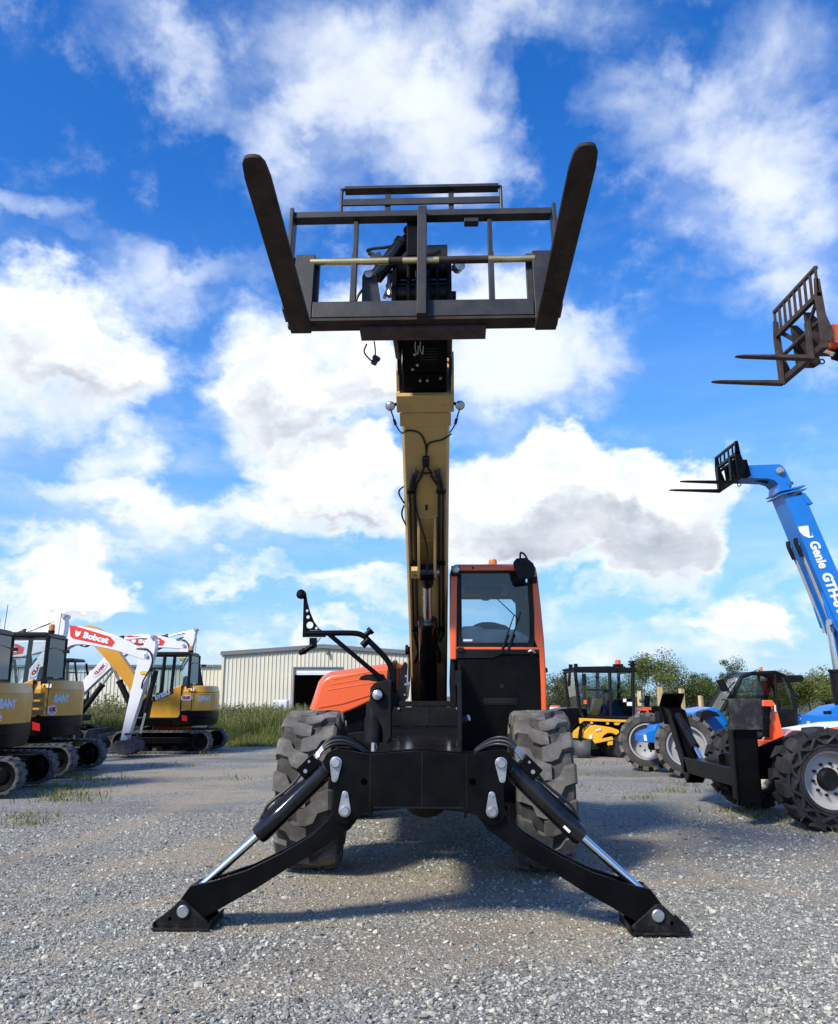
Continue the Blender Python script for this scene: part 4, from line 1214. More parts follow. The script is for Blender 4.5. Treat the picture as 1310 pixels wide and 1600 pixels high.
def gravel_material():
    m = bpy.data.materials.new('gravel')
    m.use_nodes = True
    N = NT(m.node_tree)
    b = N.n['Principled BSDF']
    co = N.new('ShaderNodeTexCoord').outputs['Object']
    co = N.vec('MULTIPLY', co, (1, 1, 0))
    jit = N.vec('ADD', co, N.vec('SCALE', N.vec('SUBTRACT', N.noise(co, 14, 3, out=1), (.5, .5, .5)), scale=.05))
    cols = []; hts = []
    for sc_, seed in ((38, 0), (85, 7)):
        v = N.new('ShaderNodeTexVoronoi', feature='F1'); v.inputs['Scale'].default_value = sc_
        N.l.new(N.vec('ADD', jit, (seed, seed, 0)), v.inputs['Vector'])
        s_ = N.new('ShaderNodeSeparateColor'); N.l.new(v.outputs['Color'], s_.inputs[0])
        cols.append(N.ramp(s_.outputs[0], [(0.0, (0.123, 0.122, 0.104)), (.3, (0.234, 0.234, 0.200)), (.6, (0.328, 0.326, 0.277)), (.85, (0.428, 0.424, 0.355)), (1.0, (0.563, 0.558, 0.469))]))
        hts.append(N.math('SUBTRACT', N.math('MULTIPLY', s_.outputs[1], .6), N.math('MULTIPLY', v.outputs['Distance'], 1.0)))
    pick = N.smooth(N.noise(co, 1.1, 5, .65), .42, .58)
    c = N.mix(pick, cols[0], cols[1])
    # pale dusty patches and long wheel marks where the fines show
    at = N.new('ShaderNodeAttribute', attribute_name='dirt')
    dirt = N.smooth(N.math('ADD', at.outputs['Fac'], N.math('MULTIPLY', N.math('SUBTRACT', N.noise(co, 3.2, 9, .7), .5), 1.6)), .0, .50)
    c = N.mix(N.math('MULTIPLY', dirt, .70), c, N.mix(N.noise(co, 9, 6, .7), (.27, .215, .14), (.62, .52, .37)))
    damp = N.smooth(N.noise(N.vec('MULTIPLY', co, (.5, 1.0, 1)), .33, 6, .62), .48, .66)
    c = N.mix(N.math('MULTIPLY', damp, .45), c, (.095, .093, .089))
    fine = N.noise(co, 210, 3, .7)
    c = N.mix(.55, c, N.ramp(fine, [(.3, (.25, .25, .25)), (.7, (.75, .75, .75))]), 'OVERLAY')
    N.put(b.inputs['Base Color'], c)
    b.inputs['Roughness'].default_value = .88
    b.inputs['Specular IOR Level'].default_value = .25
    h = N.math('ADD', hts[0], N.math('MULTIPLY', hts[1], .6))
    h = N.math('ADD', h, N.math('MULTIPLY', fine, .35))
    h = N.math('ADD', h, N.math('MULTIPLY', N.noise(co, 4, 6, .6), 1.2))
    bn = N.new('ShaderNodeBump'); bn.inputs['Strength'].default_value = 1.0; bn.inputs['Distance'].default_value = .014
    N.put(bn.inputs['Height'], h)
    N.l.new(bn.outputs[0], b.inputs['Normal'])
    return m


M['gravel'] = gravel_material()


def grid_mesh(name, xs, ys, hf, mat):
    X_, Y_ = np.meshgrid(xs, ys)
    Z_ = hf(X_, Y_)
    v = np.stack([X_.ravel(), Y_.ravel(), Z_.ravel()], 1)
    nx = len(xs); ny = len(ys)
    i = np.arange(nx * ny).reshape(ny, nx)
    f = np.stack([i[:-1, :-1].ravel(), i[:-1, 1:].ravel(), i[1:, 1:].ravel(), i[1:, :-1].ravel()], 1)
    me = bpy.data.meshes.new(name)
    me.from_pydata(v.tolist(), [], f.tolist())
    me.shade_smooth()
    me.materials.append(M[mat] if isinstance(mat, str) else mat)
    o = bpy.data.objects.new(name, me); COL.objects.link(o)
    return o


xs = np.concatenate([[-1500, -400, -120, -50, -30, -22], np.linspace(-16, 16, 241), [22, 30, 50, 120, 400, 1500]])
ys = np.concatenate([[-400, -100, -30, -10, -3], np.linspace(0, 28, 261), [32, 40, 60, 100, 200, 500, 1500]])
yard = structure(grid_mesh('gravel_yard', xs, ys, ground_height, 'gravel'))
at_ = yard.data.attributes.new('dirt', 'FLOAT', 'POINT')
gx_, gy_ = np.meshgrid(xs, ys)
at_.data.foreach_set('value', dirt_patches(gx_, gy_).ravel().astype(np.float32))


def scatter_mesh(name, base_v, base_f, pos, scl, rot, mat, smooth=False, axis_tilt=0.0, label=None):
    """many loose copies of small shapes joined into one mesh; base_v: list of variants"""
    n = len(pos)
    var = np.random.randint(0, len(base_v), n)
    V = []; F = []; off = 0
    for k, (bv, bf) in enumerate(zip(base_v, base_f)):
        idx = np.where(var == k)[0]
        if len(idx) == 0: continue
        bv = np.array(bv); bf = np.array(bf)
        c, s = np.cos(rot[idx]), np.sin(rot[idx])
        p = bv[None] * scl[idx][:, None, :]
        tx = np.random.normal(0, axis_tilt, len(idx))[:, None]; ty = np.random.normal(0, axis_tilt, len(idx))[:, None]
        x = p[..., 0] + tx * p[..., 2]; y = p[..., 1] + ty * p[..., 2]
        q = np.stack([x * c[:, None] - y * s[:, None], x * s[:, None] + y * c[:, None], p[..., 2]], -1) + pos[idx][:, None, :]
        V.append(q.reshape(-1, 3))
        F.append((bf[None] + (np.arange(len(idx)) * len(bv))[:, None, None] + off).reshape(-1, bf.shape[1]))
        off += len(idx) * len(bv)
    V = np.concatenate(V); F = np.concatenate(F)
    me = bpy.data.meshes.new(name)
    me.vertices.add(len(V)); me.vertices.foreach_set('co', V.ravel())
    k = F.shape[1]
    me.loops.add(F.size); me.loops.foreach_set('vertex_index', F.ravel().astype(np.int32))
    me.polygons.add(len(F)); me.polygons.foreach_set('loop_start', (np.arange(len(F)) * k).astype(np.int32))
    me.update(calc_edges=True)
    me.shade_smooth() if smooth else me.shade_flat()
    me.materials.append(mat)
    o = bpy.data.objects.new(name, me); COL.objects.link(o)
    return o


# ---- loose stones lying on the yard
def stone_variants(k):
    t = (1 + 5 ** .5) / 2
    iv = np.array([(-1, t, 0), (1, t, 0), (-1, -t, 0), (1, -t, 0), (0, -1, t), (0, 1, t), (0, -1, -t), (0, 1, -t), (t, 0, -1), (t, 0, 1), (-t, 0, -1), (-t, 0, 1)], float)
    iv /= np.linalg.norm(iv[0])
    fc = [(0, 11, 5), (0, 5, 1), (0, 1, 7), (0, 7, 10), (0, 10, 11), (1, 5, 9), (5, 11, 4), (11, 10, 2), (10, 7, 6), (7, 1, 8), (3, 9, 4), (3, 4, 2), (3, 2, 6), (3, 6, 8), (3, 8, 9), (4, 9, 5), (2, 4, 11), (6, 2, 10), (8, 6, 7), (9, 8, 1)]
    out = []
    for i in range(k):
        v = iv * (1 + np.random.uniform(-.42, .36, (12, 1)))
        v = v * np.array([1, np.random.uniform(.55, .95), np.random.uniform(.38, .68)])
        a = np.random.uniform(0, 6.28); b = np.random.uniform(-.5, .5)
        rz = np.array([[math.cos(a), -math.sin(a), 0], [math.sin(a), math.cos(a), 0], [0, 0, 1]])
        rx = np.array([[1, 0, 0], [0, math.cos(b), -math.sin(b)], [0, math.sin(b), math.cos(b)]])
        out.append(v @ rz.T @ rx.T)
    return out, [fc] * k


sv, sf = stone_variants(14)
stone_mat = island_mat('stone', [(0.0, (0.127, 0.126, 0.109)), (.25, (0.236, 0.235, 0.202)), (.55, (0.346, 0.343, 0.293)), (.8, (0.444, 0.437, 0.363)), (.93, (0.519, 0.496, 0.387)), (1.0, (0.669, 0.667, 0.569))], .85)
n = 98000
u = np.random.rand(n)
yy = 3.6 + (11.5 - 3.6) * u ** 1.75
xx = np.random.uniform(-1, 1, n) * (yy * .56 + .3)
# stones gather in drifts and leave the packed dirt bare
keep = np.random.rand(n) < (1.0 - .80 * dirt_patches(xx, yy))
xx = xx[keep]; yy = yy[keep]; n = len(xx)
sz = np.random.lognormal(math.log(.0074), .45, n).clip(.0035, .030)
pos = np.stack([xx, yy, ground_height(xx, yy) + sz * .22], 1)
st = scatter_mesh('loose_stones', sv, sf, pos, np.stack([sz, sz, sz], 1), np.random.uniform(0, 6.28, n), stone_mat)
st['kind'] = 'stuff'; st['label'] = 'loose grey crushed stones lying over the gravel yard'

# ---- grass field behind the yard
def grass_material(name, a, b):
    m = bpy.data.materials.new(name)
    m.use_nodes = True
    N = NT(m.node_tree)
    bs = N.n['Principled BSDF']
    co = N.new('ShaderNodeTexCoord').outputs['Object']
    N.put(bs.inputs['Base Color'], N.mix(N.noise(co, 1.5, 8, .7), a, b))
    bs.inputs['Roughness'].default_value = .95
    return m


M['field'] = grass_material('field', (.035, .05, .012), (.10, .10, .035))
fx = np.concatenate([[-300, -100, -60], np.linspace(-40, 40, 60), [60, 100, 300]])
fy = np.concatenate([np.linspace(25.9, 60, 40), [80, 120, 250, 600]])
gf = grid_mesh('grass_field', fx, fy, lambda x, y: .004 + .05 * np.clip((y - 26.5) / 6, 0, 1) + .012 * np.sin(x * 2.1) * np.clip((y - 26) / 4, 0, 1), 'field')
structure(gf)

blade = ([[(-.5, 0, 0), (.5, 0, 0), (.3, .10, .55), (-.2, .12, .55), (.05, .30, 1.0)]], [[(0, 1, 2), (0, 2, 3), (3, 2, 4)]])
blade2 = ([(-.5, 0, 0), (.5, 0, 0), (.25, -.05, .6), (-.25, -.04, .6), (-.1, -.15, 1.0)], [(0, 1, 2), (0, 2, 3), (3, 2, 4)])
BV = [blade[0][0], blade2[0]]; BF = [blade[1][0], blade2[1]]
grass_m = island_mat('grass_blade', [(0, (.065, .10, .016)), (.35, (.12, .165, .028)), (.65, (.19, .21, .045)), (.85, (.28, .26, .09)), (1, (.38, .32, .15))], .7, trans=.35)
weed_m = island_mat('weed_stalk', [(0, (.07, .09, .03)), (.5, (.15, .15, .06)), (1, (.26, .21, .11))], .8, trans=.3)


def grass_patch(name, xs_, ys_, hs_, w, label, tilt=.25, mat=grass_m):
    n = len(xs_)
    z = np.where(ys_ > 26, .0, ground_height(xs_, ys_))
    o = scatter_mesh(name, BV, BF, np.stack([xs_, ys_, z], 1), np.stack([np.full(n, w) * np.random.uniform(.6, 1.4, n), hs_, hs_], 1), np.random.uniform(0, 6.28, n), mat, axis_tilt=tilt)
    o['kind'] = 'stuff'; o['label'] = label
    return o


n = 64000
gy = 25.7 + (52 - 25.7) * np.random.rand(n) ** 1.7
gx = np.random.uniform(-.52, -.08, n) * gy
edge = np.clip((gy - 25.5 + .5 * np.sin(gx * 2.3)) / 4.0, 0, 1)
hh = (.10 + .78 * edge ** 1.3) * np.random.uniform(.5, 1.1, n) * (1 + .18 * np.sin(gx * 1.9 + gy))
hh = np.where(edge > .05, hh, .04)
grass_patch('tall_grass', gx, gy, hh, .028, 'tall rough grass in front of the cream warehouse')
n = 15000
gy = 26 + (60 - 26) * np.random.rand(n) ** 1.5
gx = np.random.uniform(.08, .56, n) * gy
hh = (.06 + .30 * np.clip((gy - 26) / 4, 0, 1)) * np.random.uniform(.5, 1.2, n)
grass_patch('rough_grass', gx, gy, hh, .035, 'rough grass behind the sweeper and the blue machine')
# seed heads standing above the grass
n = 420
gx = np.concatenate([np.random.uniform(-12.4, -9.2, 260), np.random.uniform(-9.2, -4.5, 160)]); gy = np.random.uniform(29, 36, n)
hv = np.random.uniform(.9, 1.25, n) + np.where(gx < -10.6, .45, 0) * np.random.rand(n)
mb = MB()
for x, y, h in zip(gx, gy, hv):
    tx, ty = np.random.normal(0, .08, 2)
    mb.add([(x - .008, y, 0), (x + .008, y, 0), (x + tx + .006, y + ty, h), (x + tx - .006, y + ty, h)], [(0, 1, 2, 3)])
    for k in range(7):
        f = .55 + .45 * k / 7
        a = random.uniform(0, 6.28); L0 = .06 + .07 * random.random()
        p = Vector((x + tx * f, y + ty * f, h * f)); d = Vector((math.cos(a) * L0, math.sin(a) * L0, .05))
        mb.add([p, p + d * .6 + Vector((0, 0, .03)), p + d, p + d * .6 - Vector((0, 0, .03))], [(0, 1, 2, 3)])
o = mb.build('seeding_weeds', weed_m, smooth=0); o['kind'] = 'stuff'; o['label'] = 'seeding weeds standing above the tall grass'
# tufts growing out of the gravel
cl = [(-5.6, 13.6, .5, 260), (-6.0, 14.6, .6, 260), (-5.2, 12.9, .45, 160), (-6.1, 16.0, .5, 200), (-6.6, 16.8, .3, 80), (-7.4, 21.9, .25, 60), (-6.9, 21.6, .3, 60), (-5.3, 22.0, .35, 50), (-5.0, 11.2, .4, 90), (-4.7, 10.6, .3, 60), (-5.3, 18.5, .5, 60),
      (4.6, 15.0, .35, 50), (4.1, 14.0, .35, 60), (3.3, 13.0, .3, 50), (4.2, 11.6, .4, 70), (4.4, 10.9, .35, 70), (4.7, 9.5, .3, 50), (3.0, 17.0, .6, 50), (3.6, 19.5, .9, 90), (2.5, 14.5, .4, 30), (-3.4, 15.8, .5, 40), (5.2, 13.1, .4, 60)]
tx_ = []; ty_ = []; th_ = []
for x, y, r, k in cl:
    a = np.random.uniform(0, 6.28, k); q = r * np.sqrt(np.random.rand(k)) * np.random.uniform(.3, 1.3, k)
    tx_.append(x + q * np.cos(a) * 1.6); ty_.append(y + q * np.sin(a)); th_.append(np.random.uniform(.03, .13, k))
grass_patch('yard_weeds', np.concatenate(tx_), np.concatenate(ty_), np.concatenate(th_), .014, 'low green weeds growing in the gravel beside the machines', tilt=.5)

# ---- cream warehouse
BY = 65.0
wl_, wr_, rx_ = -15.1, .4, -7.4
ez, rz_ = 4.62, 5.18


def siding(x0, x1, zf, z0, y, pitch=.305):
    """ribbed sheet between x0 and x1: flat pans with proud ribs"""
    mb = MB()
    xs = []
    x = x0
    while x < x1 - 1e-6:
        for dx, d in ((0, 0), (.055, .0), (.08, -.055), (.135, -.055), (.16, 0)):
            if x + dx < x1: xs.append((x + dx, d))
        x += pitch
    xs.append((x1, 0))
    vs = []
    for x, d in xs: vs += [(x, y + d, z0), (x, y + d, zf(x))]
    mb.add(vs, [(2 * i, 2 * i + 2, 2 * i + 3, 2 * i + 1) for i in range(len(xs) - 1)])
    return mb


gable = lambda x: (ez + (rz_ - ez) * (x - wl_) / (rx_ - wl_)) if x < rx_ else (ez + (rz_ - ez) * (wr_ - x) / (wr_ - rx_))
WH = thing('warehouse', 'cream metal sided warehouse with open roller door beyond the grass', 'building', (-7.4, BY, 0))
off = Matrix.Translation((7.4, -BY, 0))
dx0, dx1, dz = -9.55, -5.95, 3.50
for nm, (a, b, z0) in {'left': (wl_, dx0, 0), 'right': (dx1, wr_, 0), 'over': (dx0, dx1, dz)}.items():
    s_ = siding(a, b, gable, z0, BY); s_.M = off
    s_.v = [tuple(off @ Vector(p)) for p in s_.v]
    s_.build('wall', 'siding', WH, smooth=0)
mb = MB(off)
mb.box((wl_, BY + .05, 0), (wl_ + .1, BY + 30, ez - .05)); mb.box((wr_ - .1, BY + .05, 0), (wr_, BY + 30, ez - .05)); mb.box((wl_, BY + 30, 0), (wr_, BY + 30.1, ez)); mb.build('side_wall', 'siding', WH)
mb = MB(off)
mb.add([(wl_ - .15, BY - .2, ez + .02), (rx_, BY - .2, rz_ + .02), (wr_ + .15, BY - .2, ez + .02), (wl_ - .15, BY + 30.3, ez + .02), (rx_, BY + 30.3, rz_ + .02), (wr_ + .15, BY + 30.3, ez + .02)] +
       [(wl_ - .15, BY - .2, ez + .12), (rx_, BY - .2, rz_ + .12), (wr_ + .15, BY - .2, ez + .12), (wl_ - .15, BY + 30.3, ez + .12), (rx_, BY + 30.3, rz_ + .12), (wr_ + .15, BY + 30.3, ez + .12)],
       [(0, 1, 7, 6), (1, 2, 8, 7), (6, 7, 10, 9), (7, 8, 11, 10), (0, 3, 4, 1), (1, 4, 5, 2), (3, 9, 10, 4), (4, 10, 11, 5), (0, 6, 9, 3), (2, 5, 11, 8)])
roof_ = mb.build('roof', 'roof', WH, smooth=0)
mb = MB(off)
for a, b, za, zb in ((wl_ - .16, rx_, ez, rz_), (rx_, wr_ + .16, rz_, ez)):
    mb.add([(a, BY - .26, za - .16), (b, BY - .26, zb - .16), (b, BY - .26, zb + .14), (a, BY - .26, za + .14), (a, BY - .2, za - .16), (b, BY - .2, zb - .16), (b, BY - .2, zb + .14), (a, BY - .2, za + .14)],
           [(0, 1, 2, 3), (7, 6, 5, 4), (0, 4, 5, 1), (2, 6, 7, 3), (1, 5, 6, 2), (0, 3, 7, 4)])
mb.build('fascia', 'roof', WH, smooth=0)
mb = MB(off); mb.box((wl_ - .05, BY - .14, 0), (wl_ + .12, BY - .06, ez - .1)); mb.build('corner_trim', 'siding', WH)
mb = MB(off); mb.box((dx0 - .12, BY - .10, 0), (dx0, BY + .1, dz + .10)); mb.box((dx1, BY - .10, 0), (dx1 + .12, BY + .1, dz + .10)); mb.box((dx0, BY - .10, dz), (dx1, BY + .1, dz + .10)); mb.build('door_frame', 'roof', WH)
mb = MB(off)
for k in range(4): mb.box((dx0 + .01, BY + .05 + .012 * (k % 2), dz - .02 - .12 * (k + 1)), (dx1 - .01, BY + .10 + .012 * (k % 2), dz - .02 - .12 * k))
mb.build('roller_door', 'white', WH)
mb = MB(off); mb.box((wl_ + .3, BY + .3, 0.02), (wr_ - .3, BY + 29, .04)); mb.build('floor', 'dark', WH)
mb = MB(off); mb.box((dx0 + .8, BY + 9, .04), (dx0 + 2.0, BY + 10, 1.4)); mb.box((dx0 + 2.3, BY + 12, .04), (dx0 + 3.2, BY + 13, 1.0)); mb.build('stored_crate', 'bark', WH)
mb = MB(off); mb.cyl((-7.05, BY - .30, 4.72), (-7.05, BY - .05, 4.78), .12, n=12); mb.cyl((-7.05, BY - .30, 4.72), (-7.05, BY - .32, 4.5), .09, n=10); mb.build('wall_lamp', 'roof', WH)

AX = thing('annex', 'low cream annex with flat grey eave left of the warehouse', 'building', (-24, BY + 3, 0))
offa = Matrix.Translation((24, -BY - 3, 0))
s_ = siding(-34, -15.3, lambda x: 3.72, 0, BY + 3); s_.v = [tuple(offa @ Vector(p)) for p in s_.v]
s_.build('wall', 'siding', AX, smooth=0)
mb = MB(offa); mb.box((-34.2, BY + 2.75, 3.70), (-15.2, BY + 12, 3.86)); mb.build('roof', 'roof', AX)
mb = MB(offa); mb.box((-34, BY + 3.1, 0), (-33.9, BY + 12, 3.7)); mb.box((-34, BY + 11.9, 0), (-15.3, BY + 12, 3.7)); mb.build('side_wall', 'siding', AX)

# wrapped pallet by the wall
WP = thing('wrapped_pallet', 'pallet of goods in white plastic wrap beside the warehouse wall', 'pallet', (-8.058, 50, 0))
mb = MB(); mb.box((-.42, -.4, .14), (.42, .4, 1.22)); mb.build('wrapped_load', 'wrap', WP, .10, seg=3)
for k in range(3):
    mb = MB(); mb.box((-.42 + k * .36, -.4, 0.0), (-.30 + k * .36, .4, .14)); mb.build('runner', 'wood', WP)

# ---- trees and bushes on the right
leaf_v = [[(-.5, 0, 0), (0, .32, .05), (.5, 0, 0), (0, -.32, -.05)], [(-.5, .1, .1), (0, .3, -.1), (.5, -.1, .1), (0, -.3, 0)]]
leaf_f = [[(0, 1, 2, 3)], [(0, 1, 2, 3)]]
leaf_m = {
    'green': island_mat('leaf_green', [(0, (.05, .08, .02)), (.4, (.09, .14, .03)), (.75, (.14, .19, .045)), (1, (.20, .24, .07))], .55, trans=.35),
    'yellow': island_mat('leaf_yellow_green', [(0, (.075, .10, .02)), (.4, (.13, .165, .03)), (.75, (.20, .22, .05)), (1, (.27, .27, .08))], .55, trans=.35),
    'brown': island_mat('leaf_dull', [(0, (.055, .062, .03)), (.4, (.10, .105, .046)), (.75, (.14, .14, .064)), (1, (.20, .18, .095))], .6, trans=.3)}


def tree(name, label, cat, x, y, h, w, kind, nleaf, leaf=.13, trunk_h=.25, group=None, seed=0):
    rng = np.random.RandomState(seed)
    T = thing(name, label, cat, (x, y, 0), 0, group)
    mb = MB()
    tips = []
    mb.tube(smooth_path([(0, 0, 0), (.04 * w, .02, h * .3), (-.03 * w, .05, h * .6), (.02, 0, h * .88)], 4), .045 * h / 3 + .02, 7, .012)
    for k in range(9):
        z0 = h * rng.uniform(trunk_h, .75); a = rng.uniform(0, 6.28); r = w * .5 * rng.uniform(.55, 1.0) * (1.1 - .5 * z0 / h)
        e = (r * math.cos(a), r * math.sin(a), min(h * .98, z0 + h * rng.uniform(.12, .32)))
        mb.tube(smooth_path([(0, 0, z0), (e[0] * .45, e[1] * .45, z0 + (e[2] - z0) * .35), e], 3), .022, 5, .006)
        tips.append(e)
    mb.build('trunk', 'bark', T)
    # leaf clumps round the limb ends, thinner towards the edge so that sky shows through
    cl = [np.array(t) for t in tips] + [np.array((rng.normal(0, .16 * w), rng.normal(0, .16 * w), h * rng.uniform(trunk_h + .15, .97))) for _ in range(9)]
    pts = []
    for c in cl:
        r = w * rng.uniform(.15, .28)
        k = int(nleaf / len(cl) * rng.uniform(.6, 1.4))
        d = rng.normal(0, 1, (k, 3)); d /= np.linalg.norm(d, axis=1)[:, None]
        pts.append(c + d * (r * rng.rand(k, 1) ** .5) * np.array([1, 1, .8]))
    pts = np.concatenate(pts)
    pts = pts[pts[:, 2] > .12 * h]
    n = len(pts)
    s = np.random.uniform(.6, 1.3, n) * leaf
    # random orientation of each leaf
    var = np.random.randint(0, 2, n)
    q = np.random.normal(0, 1, (n, 3, 3)); 
    a_ = q[:, 0] / np.linalg.norm(q[:, 0], axis=1)[:, None]
    b_ = q[:, 1] - a_ * (a_ * q[:, 1]).sum(1)[:, None]; b_ /= np.linalg.norm(b_, axis=1)[:, None]
    c_ = np.cross(a_, b_)
    bv = np.array(leaf_v)[var] * s[:, None, None]
    V = pts[:, None, :] + bv[..., 0:1] * a_[:, None] + bv[..., 1:2] * b_[:, None] + bv[..., 2:3] * c_[:, None]
    V = V.reshape(-1, 3)
    me = bpy.data.meshes.new('crown')
    me.vertices.add(len(V)); me.vertices.foreach_set('co', V.ravel())
    me.loops.add(n * 4); me.loops.foreach_set('vertex_index', np.arange(n * 4, dtype=np.int32))
    me.polygons.add(n); me.polygons.foreach_set('loop_start', (np.arange(n) * 4).astype(np.int32))
    me.update(calc_edges=True)
    me.materials.append(leaf_m[kind])
    o = bpy.data.objects.new('crown', me); COL.objects.link(o); o.parent = T
    return T


TY = 55
tdata = [  # px centre, px top, px width, kind, leaves, label
    (872, 1052, 50, 'brown', 900, 'dull brownish bush just right of the orange cab', 'bush'),
    (897, 1066, 50, 'brown', 800, 'low dull bush behind the sweeper cab', 'bush'),
    (932, 1070, 60, 'yellow', 800, 'yellow green bush seen through the sweeper cab', 'bush'),
    (975, 1066, 50, 'green', 800, 'low green bush between the sweeper cab and the tall leafy tree', 'bush'),
    (1026, 1029, 68, 'yellow', 2600, 'tall leafy tree right of the sweeper cab', 'tree'),
    (1052, 1068, 50, 'green', 800, 'low green bush under the tall leafy tree', 'bush'),
    (1084, 1060, 46, 'green', 1200, 'small green tree between the timber posts', 'tree'),
    (1112, 1074, 46, 'green', 800, 'low bush left of the blue cab', 'bush'),
    (1141, 1035, 40, 'green', 700, 'thin open tree rising above the blue cab', 'tree'),
    (1165, 1070, 60, 'yellow', 900, 'yellow green bush seen through the blue cab', 'bush'),
    (1212, 1066, 60, 'yellow', 1000, 'bush behind the rear window of the blue cab', 'bush'),
    (1258, 1062, 84, 'yellow', 4200, 'broad sunlit yellow green tree right of the blue cab', 'tree'),
    (1306, 1076, 40, 'brown', 800, 'thin dull tree at the right edge', 'tree'),
    (1340, 1060, 60, 'green', 900, 'green tree beyond the right edge', 'tree')]
TP = [(9.016, 55.000, 2.873), (10.396, 57.000, 2.332), (11.684, 56.000, 2.152), (13.989, 58.000, 2.346), (15.191, 54.000, 3.772), (17.349, 58.000, 2.261), (17.801, 55.000, 2.547), (19.608, 57.000, 1.995), (21.352, 58.000, 3.681), (21.896, 57.000, 2.164), (24.349, 58.000, 2.346), (24.558, 54.000, 2.448), (27.432, 56.000, 1.904), (28.940, 56.000, 2.566)]
for i, ((px, pt_, pw, kd, nl, lb, ct), p) in enumerate(zip(tdata, TP)):
    w = pw * 1.15 * p[1] / 1300
    tree('tree' if ct == 'tree' else 'bush', lb, ct, p[0], p[1], p[2] * 1.06, w * 1.1, kd, int(nl * 3.6), leaf=.12 if ct == 'bush' else .105, trunk_h=.12 if ct == 'bush' else .3, group='trees and bushes beyond the yard', seed=i + 3)

hedge_labels = ['leftmost green bush of the hedge line, behind the striped drum', 'yellowish hedge bush behind the sweeper bonnet', 'dull hedge bush seen past the sweeper windscreen', 'green hedge bush behind the sweeper engine cover',
                'yellowish hedge bush behind the timber posts', 'dull hedge bush just left of the blue cab', 'green hedge bush behind the blue cab', 'yellowish hedge bush behind the rear of the blue cab', 'dull hedge bush behind the blue engine cover', 'rightmost green bush of the hedge line']
for i, (px_, y_, h_) in enumerate(((9.4, 62, 2.2), (11.6, 64, 2.6), (14.0, 62, 2.3), (16.3, 65, 2.7), (18.8, 63, 2.4), (20.9, 62, 2.6), (23.0, 64, 2.3), (25.2, 62, 2.7), (27.4, 64, 2.5), (29.8, 62, 2.4))):
    tree('bush', hedge_labels[i], 'bush', px_, y_, h_ * .95, 3.4, ('green', 'yellow', 'brown')[i % 3], 2600, leaf=.13, trunk_h=.08, group='bushes of the hedge line', seed=40 + i)

# timber posts
for i, ((p, q), lb) in enumerate(zip([((9.906, 35.000, 1.804), .10), ((11.105, 36.000, 1.733), .095), ((12.557, 38.000, 1.439), .085), ((9.338, 36.000, 1.628), .09)],
                       ['pale timber post in front of the tall leafy tree', 'pale timber post right of the tall leafy tree', 'shortest pale timber post beside the blue machine', 'pale timber post just right of the sweeper cab'])):
    T = tag(MB().prism([(-q, 0), (q, 0), (q * .96, p[2]), (-q * .96, p[2] + .03)], -q, q).build('timber_post', 'wood', None, .012), lb, 'post', 'timber posts behind the yard')
    T.location = (p[0], p[1], 0); T.rotation_euler = (0, 0, .3 * i)
# striped drum
DR = thing('traffic_drum', 'orange and white striped drum just right of the orange cab', 'drum', (6.062, 38, 0))
mb = MB(); mb.lathe([(0, .34), (.05, .34), (.06, .28), (1.0, .24), (1.04, .20), (1.04, .001)], (0, 0, 0), (0, 0, 1), 20); mb.build('body', 'orange_worn', DR)
for z in (.66, .88):
    mb = MB(); mb.lathe([(z, .262 - .04 * (z - .66)), (z + .09, .258 - .04 * (z - .66))], (0, 0, 0), (0, 0, 1), 20); mb.build('stripe', 'decal_white', DR)

# ================================================================ compact excavators
def limb(pts, hw):
    """outline of a bent arm: centre points (x, z) with half widths"""
    L_ = []; R_ = []
    n = len(pts)
    for i, (p, w) in enumerate(zip(pts, hw)):
        a = Vector(pts[max(i - 1, 0)]); b = Vector(pts[min(i + 1, n - 1)])
        d = (b - a).normalized(); q = Vector((-d.y, d.x))
        L_.append(tuple(Vector(p) + q * w)); R_.append(tuple(Vector(p) - q * w))
    return L_ + R_[::-1]


def bez(pts, hw, n=5):
    """smoothed version of centre points and widths"""
    P = smooth_path([(p[0], 0, p[1]) for p in pts], n)
    W_ = smooth_path([(w, 0, i) for i, w in enumerate(hw)], n)
    return [(p.x, p.z) for p in P], [w.x for w in W_]


track_cache = {}


